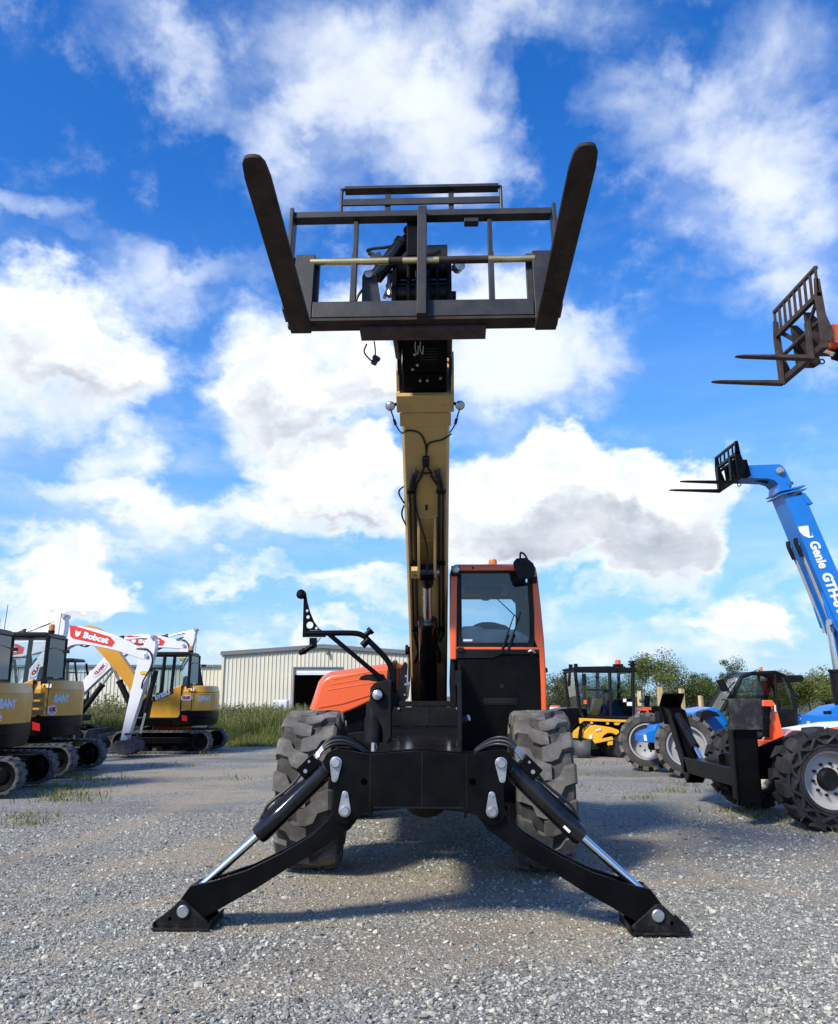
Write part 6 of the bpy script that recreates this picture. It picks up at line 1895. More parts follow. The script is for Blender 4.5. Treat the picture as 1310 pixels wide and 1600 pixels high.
# near leg folded up, its sole towards the camera
mb = MB()
mb.prism([(10.22, .30), (10.36, .30), (10.36, 1.12), (10.22, 1.12)], 3.72, 3.745, 'yz'); mb.prism([(10.22, .30), (10.36, .30), (10.36, 1.12), (10.22, 1.12)], 3.985, 4.01, 'yz')
mb.box((3.745, 10.16, .27), (3.985, 10.19, 1.13)); mb.box((3.72, 10.19, .28), (4.01, 10.22, 1.12))
lg = mb.build('stabilizer_leg', 'black', OT, .006)
mb = MB(); mb.box((3.655, 10.06, 1.10), (4.035, 10.08, 1.455)); mb.box((3.655, 10.08, 1.435), (4.035, 10.30, 1.455)); mb.box((3.655, 10.08, 1.10), (4.035, 10.14, 1.12)); mb.prism([(10.08, 1.12), (10.32, 1.12), (10.08, 1.435)], 3.72, 3.74, 'yz'); mb.prism([(10.08, 1.12), (10.32, 1.12), (10.08, 1.435)], 3.97, 3.99, 'yz')
mb.build('foot_pad', material('scraped_black', (.012, .012, .012), .5, dust=.75, dust_col=(.13, .11, .085), dscale=6, bump=.3, bscale=30), lg, .004)
# far leg folded up and leaning outwards
d0 = Vector((3.92, 12.30, .34)); d1 = Vector((3.92, 13.05, 1.22)); dd = (d1 - d0).normalized(); nn = Vector((0, dd.z, -dd.y))
mb = MB()
for x in (3.80, 4.02):
    q = [d0 - nn * .09, d0 + nn * .09, d1 + nn * .09, d1 - nn * .09]
    mb.prism([(p.y, p.z) for p in q], x, x + .025, 'yz')
q = [d0 + nn * .075, d0 + nn * .10, d1 + nn * .10, d1 + nn * .075]
mb.prism([(p.y, p.z) for p in q], 3.80, 4.045, 'yz')
lg = mb.build('stabilizer_leg', 'black', OT, .006)
mb = MB()
q = [d1 + nn * .16 - dd * .06, d1 + nn * .18 - dd * .06, d1 + nn * .18 + dd * .30, d1 + nn * .16 + dd * .30]
mb.prism([(p.y, p.z) for p in q], 3.76, 4.10, 'yz')
q = [d1 - nn * .12 + dd * .28, d1 + nn * .16 + dd * .28, d1 + nn * .16 + dd * .30, d1 - nn * .12 + dd * .30]
mb.prism([(p.y, p.z) for p in q], 3.76, 4.10, 'yz')
q = [d1 - nn * .10 - dd * .02, d1 + nn * .16 - dd * .05, d1 + nn * .16 + dd * .28]
mb.prism([(p.y, p.z) for p in q], 3.80, 3.825, 'yz'); mb.prism([(p.y, p.z) for p in q], 4.02, 4.045, 'yz')
mb.build('foot_pad', 'black', lg, .004)
a = d1 - nn * .05 - dd * .08 ; b_ = Vector((3.98, 12.15, .60))
mb = MB(); mb.cyl(a + (b_ - a) * .0, a + (b_ - a) * .72, .06, n=16); rc = mb.build('stabilizer_cylinder', 'satin_black', OT)
mb = MB(); mb.cyl(a + (b_ - a) * .70, b_, .03, n=12); mb.build('piston_rod', 'chrome', rc)
# near leg's own cylinder behind it
mb = MB(); mb.cyl((3.87, 10.50, .68), (3.87, 10.42, 1.14), .055, n=16); mb.build('stabilizer_cylinder', 'satin_black', OT)
# upright, fender and body
yp = 10.95
mb = MB(); mb.prism([(4.428, 1.434), (4.535, 1.434), (4.579, 1.378), (4.637, 1.029), (4.694, 0.942), (4.756, 0.911), (4.596, 0.770), (4.374, 0.739), (4.376, 0.942), (4.439, 1.005), (4.508, 1.227), (4.511, 1.354), (4.421, 1.354)], 10.95, 11.02); up_ = mb.build('frame_upright', 'orange', OT, .008)
mb = MB(); mb.prism([(4.296, 0.945), (4.575, 0.945), (4.496, 0.784), (4.295, 0.753)], 10.75, 10.95); mb.build('bumper', 'orange', OT, .01)
quad_patch('label_strip', [(4.533, 10.940, 1.370), (4.574, 10.940, 1.370), (4.583, 10.940, 1.291), (4.534, 10.940, 1.291)], -.002, 'decal_white', up_)
lettering('lettering', '11', .09, 'decal_black', up_, (4.554, 10.930, 1.331), (1, 0, 0), (0, 0, 1), bold=.004)
quad_patch('label_strip', [(4.306, 10.745, 0.907), (4.338, 10.745, 0.907), (4.333, 10.745, 0.853), (4.301, 10.745, 0.853)], -.002, 'decal_white', up_)
mb = MB(); mb.cyl((4.392, 10.900, 0.976), (4.440, 10.900, 1.339), .045, n=14); mb.cyl((4.436, 10.900, 1.292), (4.442, 10.900, 1.355), .055, n=14); mb.cyl((4.415, 10.900, 1.149), (4.419, 10.900, 1.197), .053, n=14); mb.build('levelling_cylinder', 'black', OT)
mb = MB()
mb.prism([(4.627, 0.976), (4.788, 1.055), (5.340, 1.133), (7.2, 1.22), (8.7, 1.20), (8.8, .80), (4.688, 0.774)], 10.62, 11.5); bd = mb.build('body', 'orange', OT, .03, seg=3)
mb = MB(); mb.prism([(4.830, 1.067), (5.342, 1.145), (7.2, 1.236), (7.2, 1.222), (5.340, 1.133), (4.829, 1.058)], 10.66, 11.46); mb.build('sunlit_top', 'decal_white', bd, .004)  # white strip: strong sunlight on the orange top put into the colour
mb = MB(); mb.box((6.9, 11.5, .8), (8.6, 12.2, 1.5)); mb.build('engine_cover', 'orange', OT, .05, seg=3)
mb = MB(); mb.box((6.3, 9.9, .75), (7.9, 10.6, 1.0)); mb.build('cab_floor', 'black', OT, .01)
mb = MB()
for x, y in ((6.3, 9.95), (7.6, 9.95), (6.3, 10.6), (7.6, 10.6)): mb.tube([(x, y, 1.0), (x + (.1 if x < 7 else -.1), y, 2.1)], .035, 8)
mb.build('cab_frame', 'black', OT)
mb = MB(); mb.box((6.3, 9.92, 2.1), (7.6, 10.64, 2.17)); mb.build('cab_roof', 'orange', OT, .02)
mb = MB(); mb.box((6.7, 10.0, 1.0), (7.3, 10.5, 1.15)); mb.box((7.2, 10.0, 1.15), (7.32, 10.5, 1.7)); mb.build('driver_seat', 'seat', OT, .03)
# boom high above
mb = MB(); mb.prism([(5.88, 6.66), (5.90, 6.38), (6.6, 6.20), (7.4, 5.95), (8.75, 1.25), (9.15, 1.25), (7.85, 6.3), (7.6, 6.62), (7.2, 6.72)], 11.0, 11.45); mb.build('boom', 'orange_worn', OT, .01)
mb = MB(); mb.cyl((5.98, 11.22, 6.30), (6.9, 11.22, 6.02), .085, n=18); tc2 = mb.build('tilt_cylinder', 'black', OT)
mb = MB(); mb.cyl((5.78, 11.22, 6.36), (6.0, 11.22, 6.295), .045, n=14); mb.build('piston_rod', 'chrome', tc2)
fork_carriage(OT, 5.60, 10.72, 12.15, 6.18, 7.02, 7.42, ((10.98, 4.46), (11.95, 4.46)), 1.2, 'rust', 'rust', 9, 'fork')
settle(OT, (6.2, 11.0, 0))

# ---- blue telehandler
BT = thing('telehandler', 'bright blue telehandler with tall raised boom and enclosed black cab', 'telehandler')
wheel(BT, (5.05, 16.3, .565), .58, .40, .36, .05, 16, 'rubber_dirty', 'rim_grey', 1, R(-90 - 14), .2, skew=-.5, blocky=True, dish=.25)
wheel(BT, (4.72, 17.75, .565), .58, .40, .36, .05, 16, 'rubber_dirty', 'rim_grey', -1, R(-90 - 22), .5, skew=-.5, blocky=True, dish=.25)
mb = MB(); mb.cyl((5.0, 16.45, .565), (4.78, 17.6, .565), .10, n=14); mb.build('axle', 'blue', BT)
mb = MB(); mb.prism([(4.350, 0.732), (4.442, 0.793), (4.597, 0.842), (4.641, 0.941), (4.897, 0.977), (4.955, 0.904), (4.771, 0.793), (4.708, 0.586), (4.355, 0.598)], 16.75, 17.35); ab = mb.build('front_frame', 'blue', BT, .01)
quad_patch('label_strip', [(4.371, 16.740, 0.744), (4.420, 16.740, 0.744), (4.438, 16.740, 0.624), (4.376, 16.740, 0.624)], -.002, 'decal_white', ab)
mb = MB(); mb.cyl((4.757, 17.000, 0.977), (4.769, 17.000, 1.175), .075, n=16); mb.box((4.625, 16.900, 0.932), (4.942, 17.200, 0.984)); mb.build('levelling_cylinder', 'satin_black', BT)
mb = MB(); mb.cyl((4.579, 17.100, 0.507), (4.911, 17.200, 0.501), .08, n=12); mb.tube(smooth_path([(4.485, 16.900, 0.688), (4.528, 16.900, 0.567), (4.626, 17.000, 0.488)]), .02, 6); mb.build('steering_cylinder', 'black', BT)
mb = MB(); mb.box((5.1, 16.75, .42), (10.2, 17.45, .90)); mb.build('chassis', 'blue', BT, .02)
cabp = [(5.730, 1.186), (6.176, 1.836), (6.380, 1.903), (6.827, 1.921), (7.006, 1.848), (7.106, 1.594), (7.149, 1.270), (7.121, 0.854)]
for y in (16.22, 17.0):
    mb = MB()
    for a, b in zip(cabp[:-1], cabp[1:]): mb.tube([(a[0], y, a[1]), (b[0], y, b[1])], .036, 8)
    at_y = lambda p: (p[0], y, p[2])
    mb.tube([at_y((6.176, 16.400, 1.836)), at_y((5.970, 16.400, 1.426)), at_y((5.853, 16.400, 0.877))], .03, 8)
    mb.tube([at_y((6.814, 16.400, 1.909)), at_y((6.802, 16.400, 1.510)), at_y((6.808, 16.400, 0.901))], .03, 8)
    mb.build('cab_side_frame', 'satin_black', BT)
mb = MB(); mb.prism([(6.212, 1.824), (6.378, 1.885), (6.788, 1.897), (6.778, 1.510), (6.799, 1.210), (5.953, 1.210), (6.011, 1.474)], 16.215, 16.219); mb.build('cab_window', 'glass_dark', BT, smooth=0)
mb = MB(); mb.prism([(6.849, 1.885), (6.992, 1.824), (7.080, 1.582), (7.123, 1.258), (6.836, 1.210), (6.814, 1.510)], 16.215, 16.219); mb.build('cab_window', 'glass_dark', BT, smooth=0)
mb = MB(); mb.prism([(5.952, 1.198), (7.134, 1.246), (7.106, 0.830), (5.873, 0.830)], 16.20, 16.25); mb.build('cab_door', 'satin_black', BT, .01)
A_ = (5.730, 16.400, 1.186); B_ = (6.176, 16.400, 1.836)
mb = MB(); mb.add([(A_[0], 16.24, A_[2]), (A_[0], 16.98, A_[2]), (B_[0], 16.98, B_[2]), (B_[0], 16.24, B_[2])], [(0, 1, 2, 3)]); mb.build('windscreen', 'glass', BT, smooth=0)
mb = MB(); mb.prism([(6.151, 1.836), (6.356, 1.921), (6.841, 1.940), (7.007, 1.861), (6.825, 1.897), (6.377, 1.873)], 16.20, 17.02); mb.build('cab_roof', 'satin_black', BT, .01)
mb = MB(); mb.prism([(6.983, 1.861), (7.343, 1.873), (7.386, 1.812), (7.356, 1.751), (7.106, 1.727), (7.035, 1.764)], 16.25, 16.95); mb.build('rear_visor', 'satin_black', BT, .01)
mb = MB(); mb.box((6.2, 16.40, 1.05), (6.65, 16.85, 1.15)); mb.prism([(6.62, 1.1), (6.85, 1.75), (6.75, 1.78), (6.50, 1.1)], 16.42, 16.83); mb.build('driver_seat', 'seat', BT, .03)
mb = MB(); mb.tube([(5.98, 16.62, 1.1), (6.10, 16.62, 1.42)], .03, 8); mb.tube([Vector((6.12, 16.62, 1.44)) + Vector((.06 * math.sin(t), .17 * math.cos(t), .16 * math.sin(t))) for t in np.linspace(0, 6.283, 19)], .012, 6); mb.tube([(5.9, 16.3, 1.55), (6.75, 16.3, 1.57)], .012, 6); mb.build('steering_wheel', 'dark', BT)
mb = MB(); mb.add([(5.598, 16.000, 1.769), (5.745, 16.000, 1.793), (5.847, 16.000, 1.568), (5.690, 16.000, 1.557)] + [(5.619, 16.060, 1.770), (5.766, 16.060, 1.794), (5.869, 16.060, 1.569), (5.712, 16.060, 1.557)], [(0, 1, 2, 3), (7, 6, 5, 4), (0, 4, 5, 1), (1, 5, 6, 2), (2, 6, 7, 3), (3, 7, 4, 0)]); mr = mb.build('mirror', 'satin_black', BT, .01)
mb = MB(); mb.tube(smooth_path([(5.838, 16.030, 1.616), (5.930, 16.100, 1.687), (6.019, 16.200, 1.736)]), .012, 6); mb.build('mirror_arm', 'satin_black', mr)
mb = MB(); mb.lathe([(0, .04), (.02, .04), (.025, .03), (.09, .03), (.10, .001)], (6.711, 16.600, 1.939), (0, 0, 1), 14); mb.build('beacon', 'amber', BT)
mb = MB(); mb.tube(smooth_path([(6.453, 16.400, 1.897), (6.508, 16.400, 1.958), (6.584, 16.400, 1.970), (6.629, 16.400, 1.921)]), .01, 6); mb.build('wire', 'hose', BT)
mb = MB(); mb.prism([(5.277, 1.170), (5.480, 1.231), (5.707, 1.267), (5.801, 1.207), (5.937, 1.038), (5.897, 0.536), (5.553, 0.536), (5.516, 1.038), (5.271, 1.086)], 16.45, 17.5); mb.build('nose', 'blue', BT, .02)
mb = MB(); mb.prism([(5.288, 1.072), (5.321, 1.190), (5.444, 1.226), (5.611, 1.178), (5.677, 1.096), (5.510, 1.131), (5.383, 1.049)], 16.1, 16.4); mb.build('fender', 'satin_black', BT, .008)
mb = MB(); mb.prism([(7.162, 1.151), (7.601, 1.127), (8.056, 1.139), (10.3, 1.2), (10.3, .6), (7.126, 0.783)], 16.3, 16.9); eb = mb.build('engine_cover', 'blue', BT, .03, seg=3)
mb = MB(); mb.prism([(7.870, 1.081), (8.243, 1.277), (9.6, 1.5), (9.9, .9), (7.945, 0.838)], 16.9, 17.6); mb.build('boom_pivot_frame', 'blue', BT, .02)
quad_patch('sticker', [(7.193, 16.290, 0.964), (7.241, 16.290, 0.964), (7.236, 16.290, 0.911), (7.188, 16.290, 0.911)], -.002, 'decal_white', eb)
quad_patch('sticker', [(7.368, 16.290, 1.011), (7.428, 16.290, 1.011), (7.418, 16.290, 0.911), (7.358, 16.290, 0.911)], -.002, 'decal_grey', eb)
c_ = Vector((7.200, 16.285, 1.058)); mb = MB(); mb.tube([c_ + Vector((.055 * math.cos(t), 0, .028 * math.sin(t))) for t in np.linspace(0, 6.283, 19)], .006, 5); mb.build('emblem', 'decal_white', eb)
mb = MB(); mb.cyl((7.942, 16.600, 0.894), (7.908, 16.600, 1.158), .06, n=14); mb.cyl((7.928, 16.600, 1.110), (7.925, 16.600, 1.195), .075, n=14); mb.build('air_cleaner', 'satin_black', BT)
# boom
b0 = Vector((7.644, 16.95, 5.597)); b1 = Vector((8.332, 16.95, 3.344)); bd_ = (b1 - b0).normalized()
mb = MB(); mb.prism([(7.644, 5.597), (8.087, 5.597), (9.55, 1.05), (9.05, 1.05)], 16.95, 17.55); bo = mb.build('boom', 'blue', BT, .012)
mb = MB()
for k in (0, 1):
    o_ = bd_ * (-.04 - .07 * k)
    mb.prism([(7.58 + o_.x, 5.545 + o_.z), (8.10 + o_.x + .02, 5.66 + o_.z), (8.10 + o_.x + .02, 5.69 + o_.z), (7.58 + o_.x, 5.575 + o_.z)], 16.88, 17.62)
mb.build('boom_flange', 'blue', BT, .004)
mb = MB(); mb.prism([(8.0, 5.66), (8.10, 5.62), (8.24, 5.40), (8.10, 5.40)], 16.93, 17.57); mb.build('boom_lip', 'blue', BT, .004)
mb = MB(); mb.prism([(6.819, 6.251), (7.649, 6.279), (7.725, 6.223), (7.782, 6.111), (7.878, 5.845), (7.821, 5.679), (7.551, 5.665), (7.580, 5.832), (7.507, 5.915), (7.375, 5.957), (6.931, 5.971), (6.829, 6.041)], 17.0, 17.5); hd = mb.build('boom_head', 'blue', BT, .012)
mb = MB(); mb.cyl((7.633, 16.980, 6.133), (7.615, 16.940, 6.122), .075, n=18); mb.cyl((7.615, 16.940, 6.122), (7.602, 16.910, 6.114), .045, n=14); mb.build('pivot_pin', 'rim_grey', hd)
mb = MB(); mb.tube(smooth_path([(7.763, 16.960, 5.807), (7.845, 16.950, 5.874), (7.867, 16.950, 5.819)]), .012, 6); mb.build('hose', 'hose', hd)
mb = MB(); mb.cyl((6.989, 17.200, 6.066), (7.443, 17.200, 5.953), .06, n=12); mb.build('tilt_cylinder', 'satin_black', BT)
fork_carriage(BT, 6.62, 16.62, 17.85, 5.88, 6.45, 6.68, ((16.85, 5.46), (17.6, 5.46)), 1.1, 'black', 'black', 6)
# lettering runs down the boom
nrm_ = Vector((0, -1, 0)); upv = Vector((-bd_.z, 0, bd_.x)); upv = upv if upv.x > 0 else -upv
cen = Vector((8.02, 16.944, 4.75))
lettering('lettering', 'Genie', .27, 'decal_white', bo, Vector((8.238, 16.950, 4.335)) + nrm_ * .006, bd_, upv, bold=.012, width=.58, align='CENTER', shear=.15)
lettering('lettering', 'GTH-844', .27, 'decal_white', bo, Vector((8.484, 16.950, 3.488)) + nrm_ * .006, bd_, upv, bold=.014, width=.98, align='CENTER', shear=.15)
quad_patch('emblem', [(7.876, 16.944, 4.912), (8.085, 16.944, 4.939), (8.179, 16.944, 4.689), (8.072, 16.944, 4.676), (7.971, 16.944, 4.723), (7.899, 16.944, 4.804)], -.003, 'decal_white', bo)
quad_patch('emblem', [(8.093, 16.938, 4.911), (8.106, 16.938, 4.911), (8.153, 16.938, 4.722), (8.100, 16.938, 4.722)], -.002, 'blue', bo)
# hydraulic pipes and hose ends on the forward face of the boom
fx_ = Vector((bd_.z, 0, -bd_.x)); fx_ = fx_ if fx_.x < 0 else -fx_
for yq in (17.05, 17.42):
    a = b0 + bd_ * 1.05 + fx_ * .05; a.y = yq
    for k in (0, 1):
        mb = MB(); o_ = Vector((0, .05 * k, 0)); mb.tube(smooth_path([a + o_, a + bd_ * .10 + fx_ * .03 + o_, a + bd_ * .42 + o_, a + bd_ * 1.6 + o_, a + bd_ * 1.9 + o_ + fx_ * .02]), .02, 6); mb.build('hydraulic_line', 'rim_grey', bo)
    mb = MB(); mb.tube(smooth_path([a - bd_ * .12 + fx_ * .02, a + fx_ * .05, a + bd_ * .28 + fx_ * .04]), .045, 8); mb.build('hose', 'satin_black', bo)
for yq in (17.0, 17.45):
    mb = MB(); q = b0 + bd_ * 2.2; mb.prism([(q.x - .02, q.z + .15), (q.x + .0, q.z - .22), (q.x + .10, q.z - .62), (q.x + .20, q.z - .72), (q.x + .30, q.z - .9), (q.x + .16, q.z - .2)], yq, yq + .06); mb.build('lug_plate', 'blue', bo, .006)
mb = MB(); mb.cyl((8.301, 16.920, 2.940), (8.634, 17.600, 2.997), .06, n=16); mb.build('pivot_pin', 'zinc', BT)
mb = MB(); mb.cyl((8.447, 17.200, 2.924), (8.500, 17.200, 1.955), .075, n=18); rd = mb.build('piston_rod', 'chrome', BT)
mb = MB(); mb.cyl((8.480, 17.200, 2.006), (8.531, 17.200, 1.171), .14, n=20); mb.cyl((8.480, 17.200, 2.006), (8.482, 17.200, 1.955), .16, n=20); mb.build('lift_cylinder', 'satin_black', BT)
settle(BT, (7.2, 16.9, 0))

# ---- yellow and black road sweeper
SW = thing('road_sweeper', 'yellow and black road sweeper with glazed cab and round broom', 'sweeper')
Ys = 21.2
mb = MB(); mb.prism([(3.816, 2.155), (3.930, 2.187), (4.733, 2.202), (5.436, 2.155), (5.431, 2.061), (3.926, 2.084)], 21.15, 22.75); mb.build('cab_roof', 'satin_black', SW, .015)
mb = MB()
for y in (21.2, 22.7):
    dy = y - 21.2
    for a, b in (((3.910, 21.200, 2.092), (3.983, 21.200, 1.156)), ((4.775, 21.200, 2.092), (4.750, 21.200, 0.941)), ((5.351, 21.200, 2.076), (5.305, 21.200, 0.941)), ((3.983, 21.200, 1.156), (4.070, 21.200, 0.941)), ((4.150, 21.200, 0.971), (5.305, 21.200, 0.941))):
        mb.tube([(a[0], a[1] + dy, a[2]), (b[0], b[1] + dy, b[2])], .045, 8)
mb.tube([(4.786, 22.700, 2.100), (4.740, 22.700, 1.099)], .05, 8)
for a in ((3.910, 21.200, 2.092), (3.983, 21.200, 1.156), (4.070, 21.200, 0.941), (5.305, 21.200, 0.941), (5.351, 21.200, 2.076)): mb.tube([a, (a[0], a[1] + 1.5, a[2])], .04, 8)
mb.build('cab_frame', 'satin_black', SW)
for a, b, c, d in ((902, 1051, 951, 1118), (957, 1051, 987, 1118)):
    for y in (21.18, 22.72):
        mb = MB()
        if a == 902: mb.prism([(3.940, 2.045), (4.741, 2.045), (4.721, 0.987), (4.135, 0.987), (4.001, 1.187)], y, y + .005)
        else: mb.prism([(4.821, 2.045), (5.318, 2.045), (5.276, 0.987), (4.784, 0.987)], y, y + .005)
        mb.build('cab_window', 'glass', SW, smooth=0)
A_ = (3.908, 21.200, 2.045); B_ = (3.984, 21.200, 1.172)
mb = MB(); mb.add([(A_[0], 21.25, A_[2]), (A_[0], 22.65, A_[2]), (B_[0], 22.65, B_[2]), (B_[0], 21.25, B_[2])], [(0, 1, 2, 3)]); mb.build('windscreen', 'glass', SW, smooth=0)
mb = MB(); mb.tube([(4.172, 21.170, 1.622), (4.730, 21.170, 1.622)], .02, 6); mb.build('window_bar', 'satin_black', SW)
mb = MB(); mb.prism([(4.826, 1.372), (5.323, 1.404), (5.314, 0.938), (4.805, 0.938)], 21.30, 22.4); mb.build('cab_console', 'dark', SW, .02)
mb = MB(); mb.prism([(4.426, 1.402), (4.637, 1.418), (4.650, 1.339), (4.470, 0.961), (4.310, 0.977)], 21.5, 21.8); mb.build('steering_column', 'yellow', SW, .02)
c_ = Vector((4.773, 21.900, 1.529)); mb = MB(); mb.tube([c_ + Vector((.12 * math.cos(t), .22 * math.sin(t), .10 * math.cos(t))) for t in np.linspace(0, 6.283, 19)], .018, 6); mb.tube([c_, c_ + Vector((-.12, 0, -.5))], .03, 6); mb.build('steering_wheel', 'dark', SW)
mb = MB(); mb.box((4.654, 22.000, 0.999), (5.0, 22.4, 1.15)); mb.build('driver_seat', 'dash', SW, .04)
quad_patch('sticker', [(5.069, 21.170, 1.404), (5.148, 21.170, 1.404), (5.144, 21.170, 1.327), (5.064, 21.170, 1.327)], -.003, 'wrap', SW)
quad_patch('sticker', [(5.160, 21.170, 1.327), (5.287, 21.170, 1.327), (5.282, 21.170, 1.234), (5.155, 21.170, 1.234)], -.003, 'decal_white', SW)
for pts in (((3.712, 21.000, 2.024), (3.777, 21.000, 2.071), (3.748, 21.000, 1.713), (3.668, 21.000, 1.698)), ((4.025, 20.900, 1.991), (4.121, 20.900, 2.022), (4.124, 20.900, 1.743), (4.029, 20.900, 1.712))):
    mb = MB(); mb.add(list(pts) + [(p[0], p[1] + .07, p[2]) for p in pts], [(0, 1, 2, 3), (7, 6, 5, 4), (0, 4, 5, 1), (1, 5, 6, 2), (2, 6, 7, 3), (3, 7, 4, 0)]); mr = mb.build('mirror', 'satin_black', SW, .012)
    mb = MB(); p = Vector(pts[0]); mb.tube(smooth_path([p + Vector((.03, .03, 0)), p + Vector((.03, .1, .07)), p + Vector((.1, .25, .08))]), .014, 6); mb.build('mirror_arm', 'satin_black', mr)
for p in ((3.818, 21.200, 2.187), (3.947, 21.200, 2.202)):
    mb = MB(); p = Vector(p); mb.box(p - Vector((.06, .04, .04)), p + Vector((.03, .04, .06))); mb.build('work_light', 'satin_black', SW, .008)
mb = MB(); p = Vector((5.132, 21.800, 2.255)); mb.box(p - Vector((.16, .12, .08)), p + Vector((.16, .12, -.04))); mb.box(p + Vector((-.12, -.09, -.05)), p + Vector((.12, .09, .02))); bcn = mb.build('beacon', 'satin_black', SW, .01)
mb = MB(); mb.lathe([(.02, .075), (.12, .07), (.135, .001)], p, (0, 0, 1), 16); mb.build('lens', 'orange', bcn)
mb = MB(); p = Vector((5.430, 21.500, 2.132)); mb.lathe([(0, .06), (.10, .06), (.11, .11), (.14, .11), (.15, .05), (.17, .05), (.18, .11), (.21, .10), (.22, .001)], p, (0, 0, 1), 16); mb.build('air_intake', 'satin_black', SW)
mb = MB(); mb.tube(smooth_path([(5.589, 21.600, 1.339), (5.753, 21.600, 1.371), (5.815, 21.600, 1.323), (5.824, 21.600, 1.197)]), .045, 10); mb.build('exhaust', 'zinc', SW)
mb = MB(); mb.cyl((5.733, 21.500, 1.198), (5.765, 21.500, 1.481), .07, n=12); mb.build('exhaust_stack', 'black', SW)
# front bonnet (left) and rear engine cover (right)
mb = MB(); mb.prism([(3.314, 1.091), (3.573, 1.161), (3.862, 1.184), (4.198, 1.169), (4.204, 0.935), (3.992, 0.842), (3.793, 0.657), (3.645, 0.533), (3.296, 0.564)], 21.3, 22.6); mb.build('bonnet', 'black', SW, .06, seg=3)
mb = MB(); mb.prism([(5.809, 1.213), (5.972, 1.236), (6.293, 1.197), (6.545, 1.087), (6.515, 0.649), (5.385, 0.571), (5.437, 0.930), (5.575, 1.087)], 21.5, 22.7); mb.build('engine_cover', 'black', SW, .05, seg=3)
mb = MB(); mb.tube(smooth_path([(5.411, 21.200, 1.141), (5.569, 21.200, 1.133), (5.663, 21.200, 1.110), (5.671, 21.200, 0.971)]), .03, 8); mb.build('handrail', 'orange_worn', SW)
mb = MB(); mb.box((5.595, 21.300, 1.124), (5.800, 21.450, 1.199)); mb.build('tail_lamp', 'orange_worn', SW, .01)
quad_patch('warning_label', [(5.418, 21.300, 1.093), (5.498, 21.300, 1.093), (5.491, 21.300, 0.969), (5.411, 21.300, 0.969)], -.004, 'decal_white', SW)
mb = MB(); p = Vector((4.120, 21.100, 1.281)); mb.lathe([(0, .05), (.09, .05), (.10, .001)], p, (0, 0, 1), 12); mb.build('indicator', 'orange', SW)
mb = MB(); mb.tube(smooth_path([(4.121, 21.100, 1.855), (4.094, 21.100, 1.590), (4.128, 21.100, 1.281)]), .03, 6); mb.build('hose', 'hose', SW)
# yellow frame rail with brackets
mb = MB(); mb.prism([(3.940, 0.943), (5.308, 0.890), (5.305, 0.836), (4.047, 0.874), (3.950, 0.806)], 21.0, 21.14); fr = mb.build('frame_rail', 'yellow', SW, .01)
for q in (((4.205, 0.882), (4.268, 0.882), (4.265, 0.806), (4.202, 0.806)), ((4.598, 0.867), (4.661, 0.867), (4.658, 0.790), (4.595, 0.790)), ((4.786, 0.851), (4.960, 0.851), (4.893, 0.775), (4.798, 0.775)), ((5.133, 0.851), (5.243, 0.851), (5.207, 0.760), (5.144, 0.760))):
    mb = MB(); mb.prism(list(q), 21.02, 21.12); mb.build('bracket', 'yellow', fr, .006)
mb = MB(); mb.box((3.990, 21.900, 0.479), (6.6, 22.3, .86)); mb.build('chassis', 'black', SW, .01)
# broom and its hood
mb = MB(); mb.lathe([(-.75, .06), (-.74, .30), (.72, .30), (.73, .06)], (4.776, 21.750, 0.252), (.35, -1, 0), 32); br = mb.build('broom', 'dark', SW)
mb = MB()
c_ = Vector((4.776, 21.750, 0.252)); ax_ = Vector((.35, -1, 0)).normalized(); u_ = ax_.cross(Vector((0, 0, 1))).normalized(); w_ = ax_.cross(u_)
for k in range(150):
    t = 2 * math.pi * k / 150
    d_ = u_ * math.cos(t) + w_ * math.sin(t)
    e_ = ax_ * (.735 + random.uniform(0, .02))
    l_ = .29 + random.uniform(0, .025)
    s_ = ax_.cross(d_) * .004
    if (c_ + d_ * l_).z > .0: mb.add([c_ + d_ * .07 + e_ - s_, c_ + d_ * .07 + e_ + s_, c_ + d_ * l_ + e_ + s_, c_ + d_ * l_ + e_ - s_], [(0, 1, 2, 3)])
bb = mb.build('bristles', 'flap', br, smooth=0); bb['kind'] = 'stuff'
hoodp = [(3.950, 0.506), (4.048, 0.612), (4.163, 0.733), (4.322, 0.779), (4.555, 0.748), (4.726, 0.718), (4.895, 0.657), (4.907, 0.597), (4.826, 0.536), (4.719, 0.589), (4.609, 0.582), (4.513, 0.521), (4.462, 0.431), (4.289, 0.401), (4.042, 0.461)]
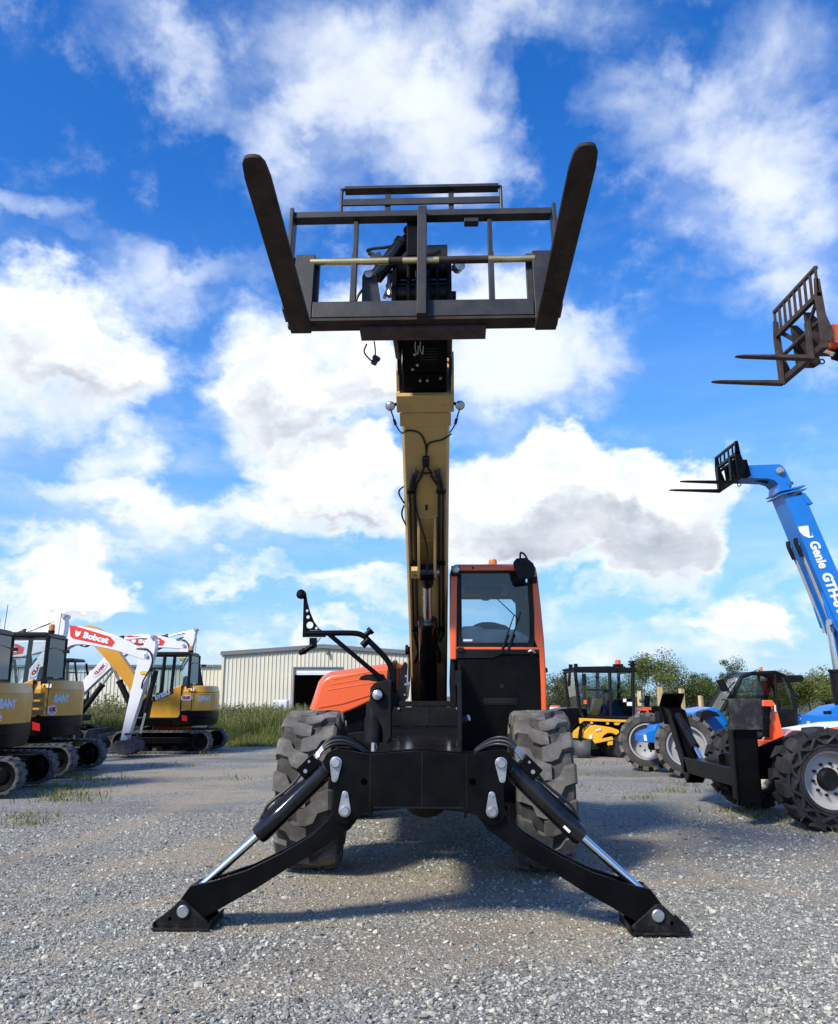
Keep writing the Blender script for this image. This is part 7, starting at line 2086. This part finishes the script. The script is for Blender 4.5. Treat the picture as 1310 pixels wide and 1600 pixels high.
mb = MB(); mb.prism(hoodp, 21.02, 21.6, 'xz', [(x - .18, z + .02) for x, z in hoodp]); hd = mb.build('broom_hood', 'yellow', SW, .015)
mb = MB(); mb.prism([(4.222, 0.406), (4.693, 0.511), (4.720, 0.436), (4.266, 0.346)], 20.88, 20.98); mb.prism([(4.578, 0.391), (4.703, 0.406), (4.698, 0.316), (4.574, 0.301)], 20.88, 20.96); mb.build('broom_arm', 'yellow', SW, .008)
quad_patch('warning_label', [(4.154, 21.000, 0.536), (4.234, 21.000, 0.567), (4.229, 21.000, 0.461), (4.150, 21.000, 0.446)], -.004, 'decal_white', hd)
quad_patch('warning_label', [(4.317, 21.000, 0.672), (4.443, 21.000, 0.703), (4.441, 21.000, 0.657), (4.315, 21.000, 0.627)], -.004, 'decal_white', hd)
mb = MB(); mb.prism([(3.782, 0.466), (3.835, 0.619), (3.982, 0.741), (4.044, 0.710), (3.923, 0.451)], 21.15, 21.7); mb.build('side_guard', 'yellow', SW, .01)
mb = MB(); mb.tube([(3.916, 21.000, 0.446), (3.978, 21.000, 0.794)], .045, 8); mb.tube([(4.006, 21.000, 0.733), (4.120, 21.000, 0.824)], .03, 8); mb.build('lift_link', 'black', SW)
mb = MB(); mb.add([(3.687, 21.300, 0.431), (3.909, 21.050, 0.413), (4.187, 20.950, 0.441), (4.153, 20.950, 0.029), (3.893, 21.050, 0.037), (3.704, 21.300, 0.050)], [(0, 1, 4, 5), (1, 2, 3, 4)]); fl_ = mb.build('rubber_flap', 'flap', SW)
sd = fl_.modifiers.new('thickness', 'SOLIDIFY'); sd.thickness = .02
for x in (4.1, 5.9):
    wheel(SW, (x, 22.6, .42), .42, .28, .24, .025, 16, 'rubber_dark', 'rim_grey', -1, R(-90), .1, blocky=True)
    wheel(SW, (x + (.3 if x < 5 else 0), 21.75 if x < 5 else 21.5, .42), .42, .28, .24, .025, 16, 'rubber_dark', 'rim_grey', 1, R(-90), .1, blocky=True)
settle(SW, (4.9, 21.9, 0))
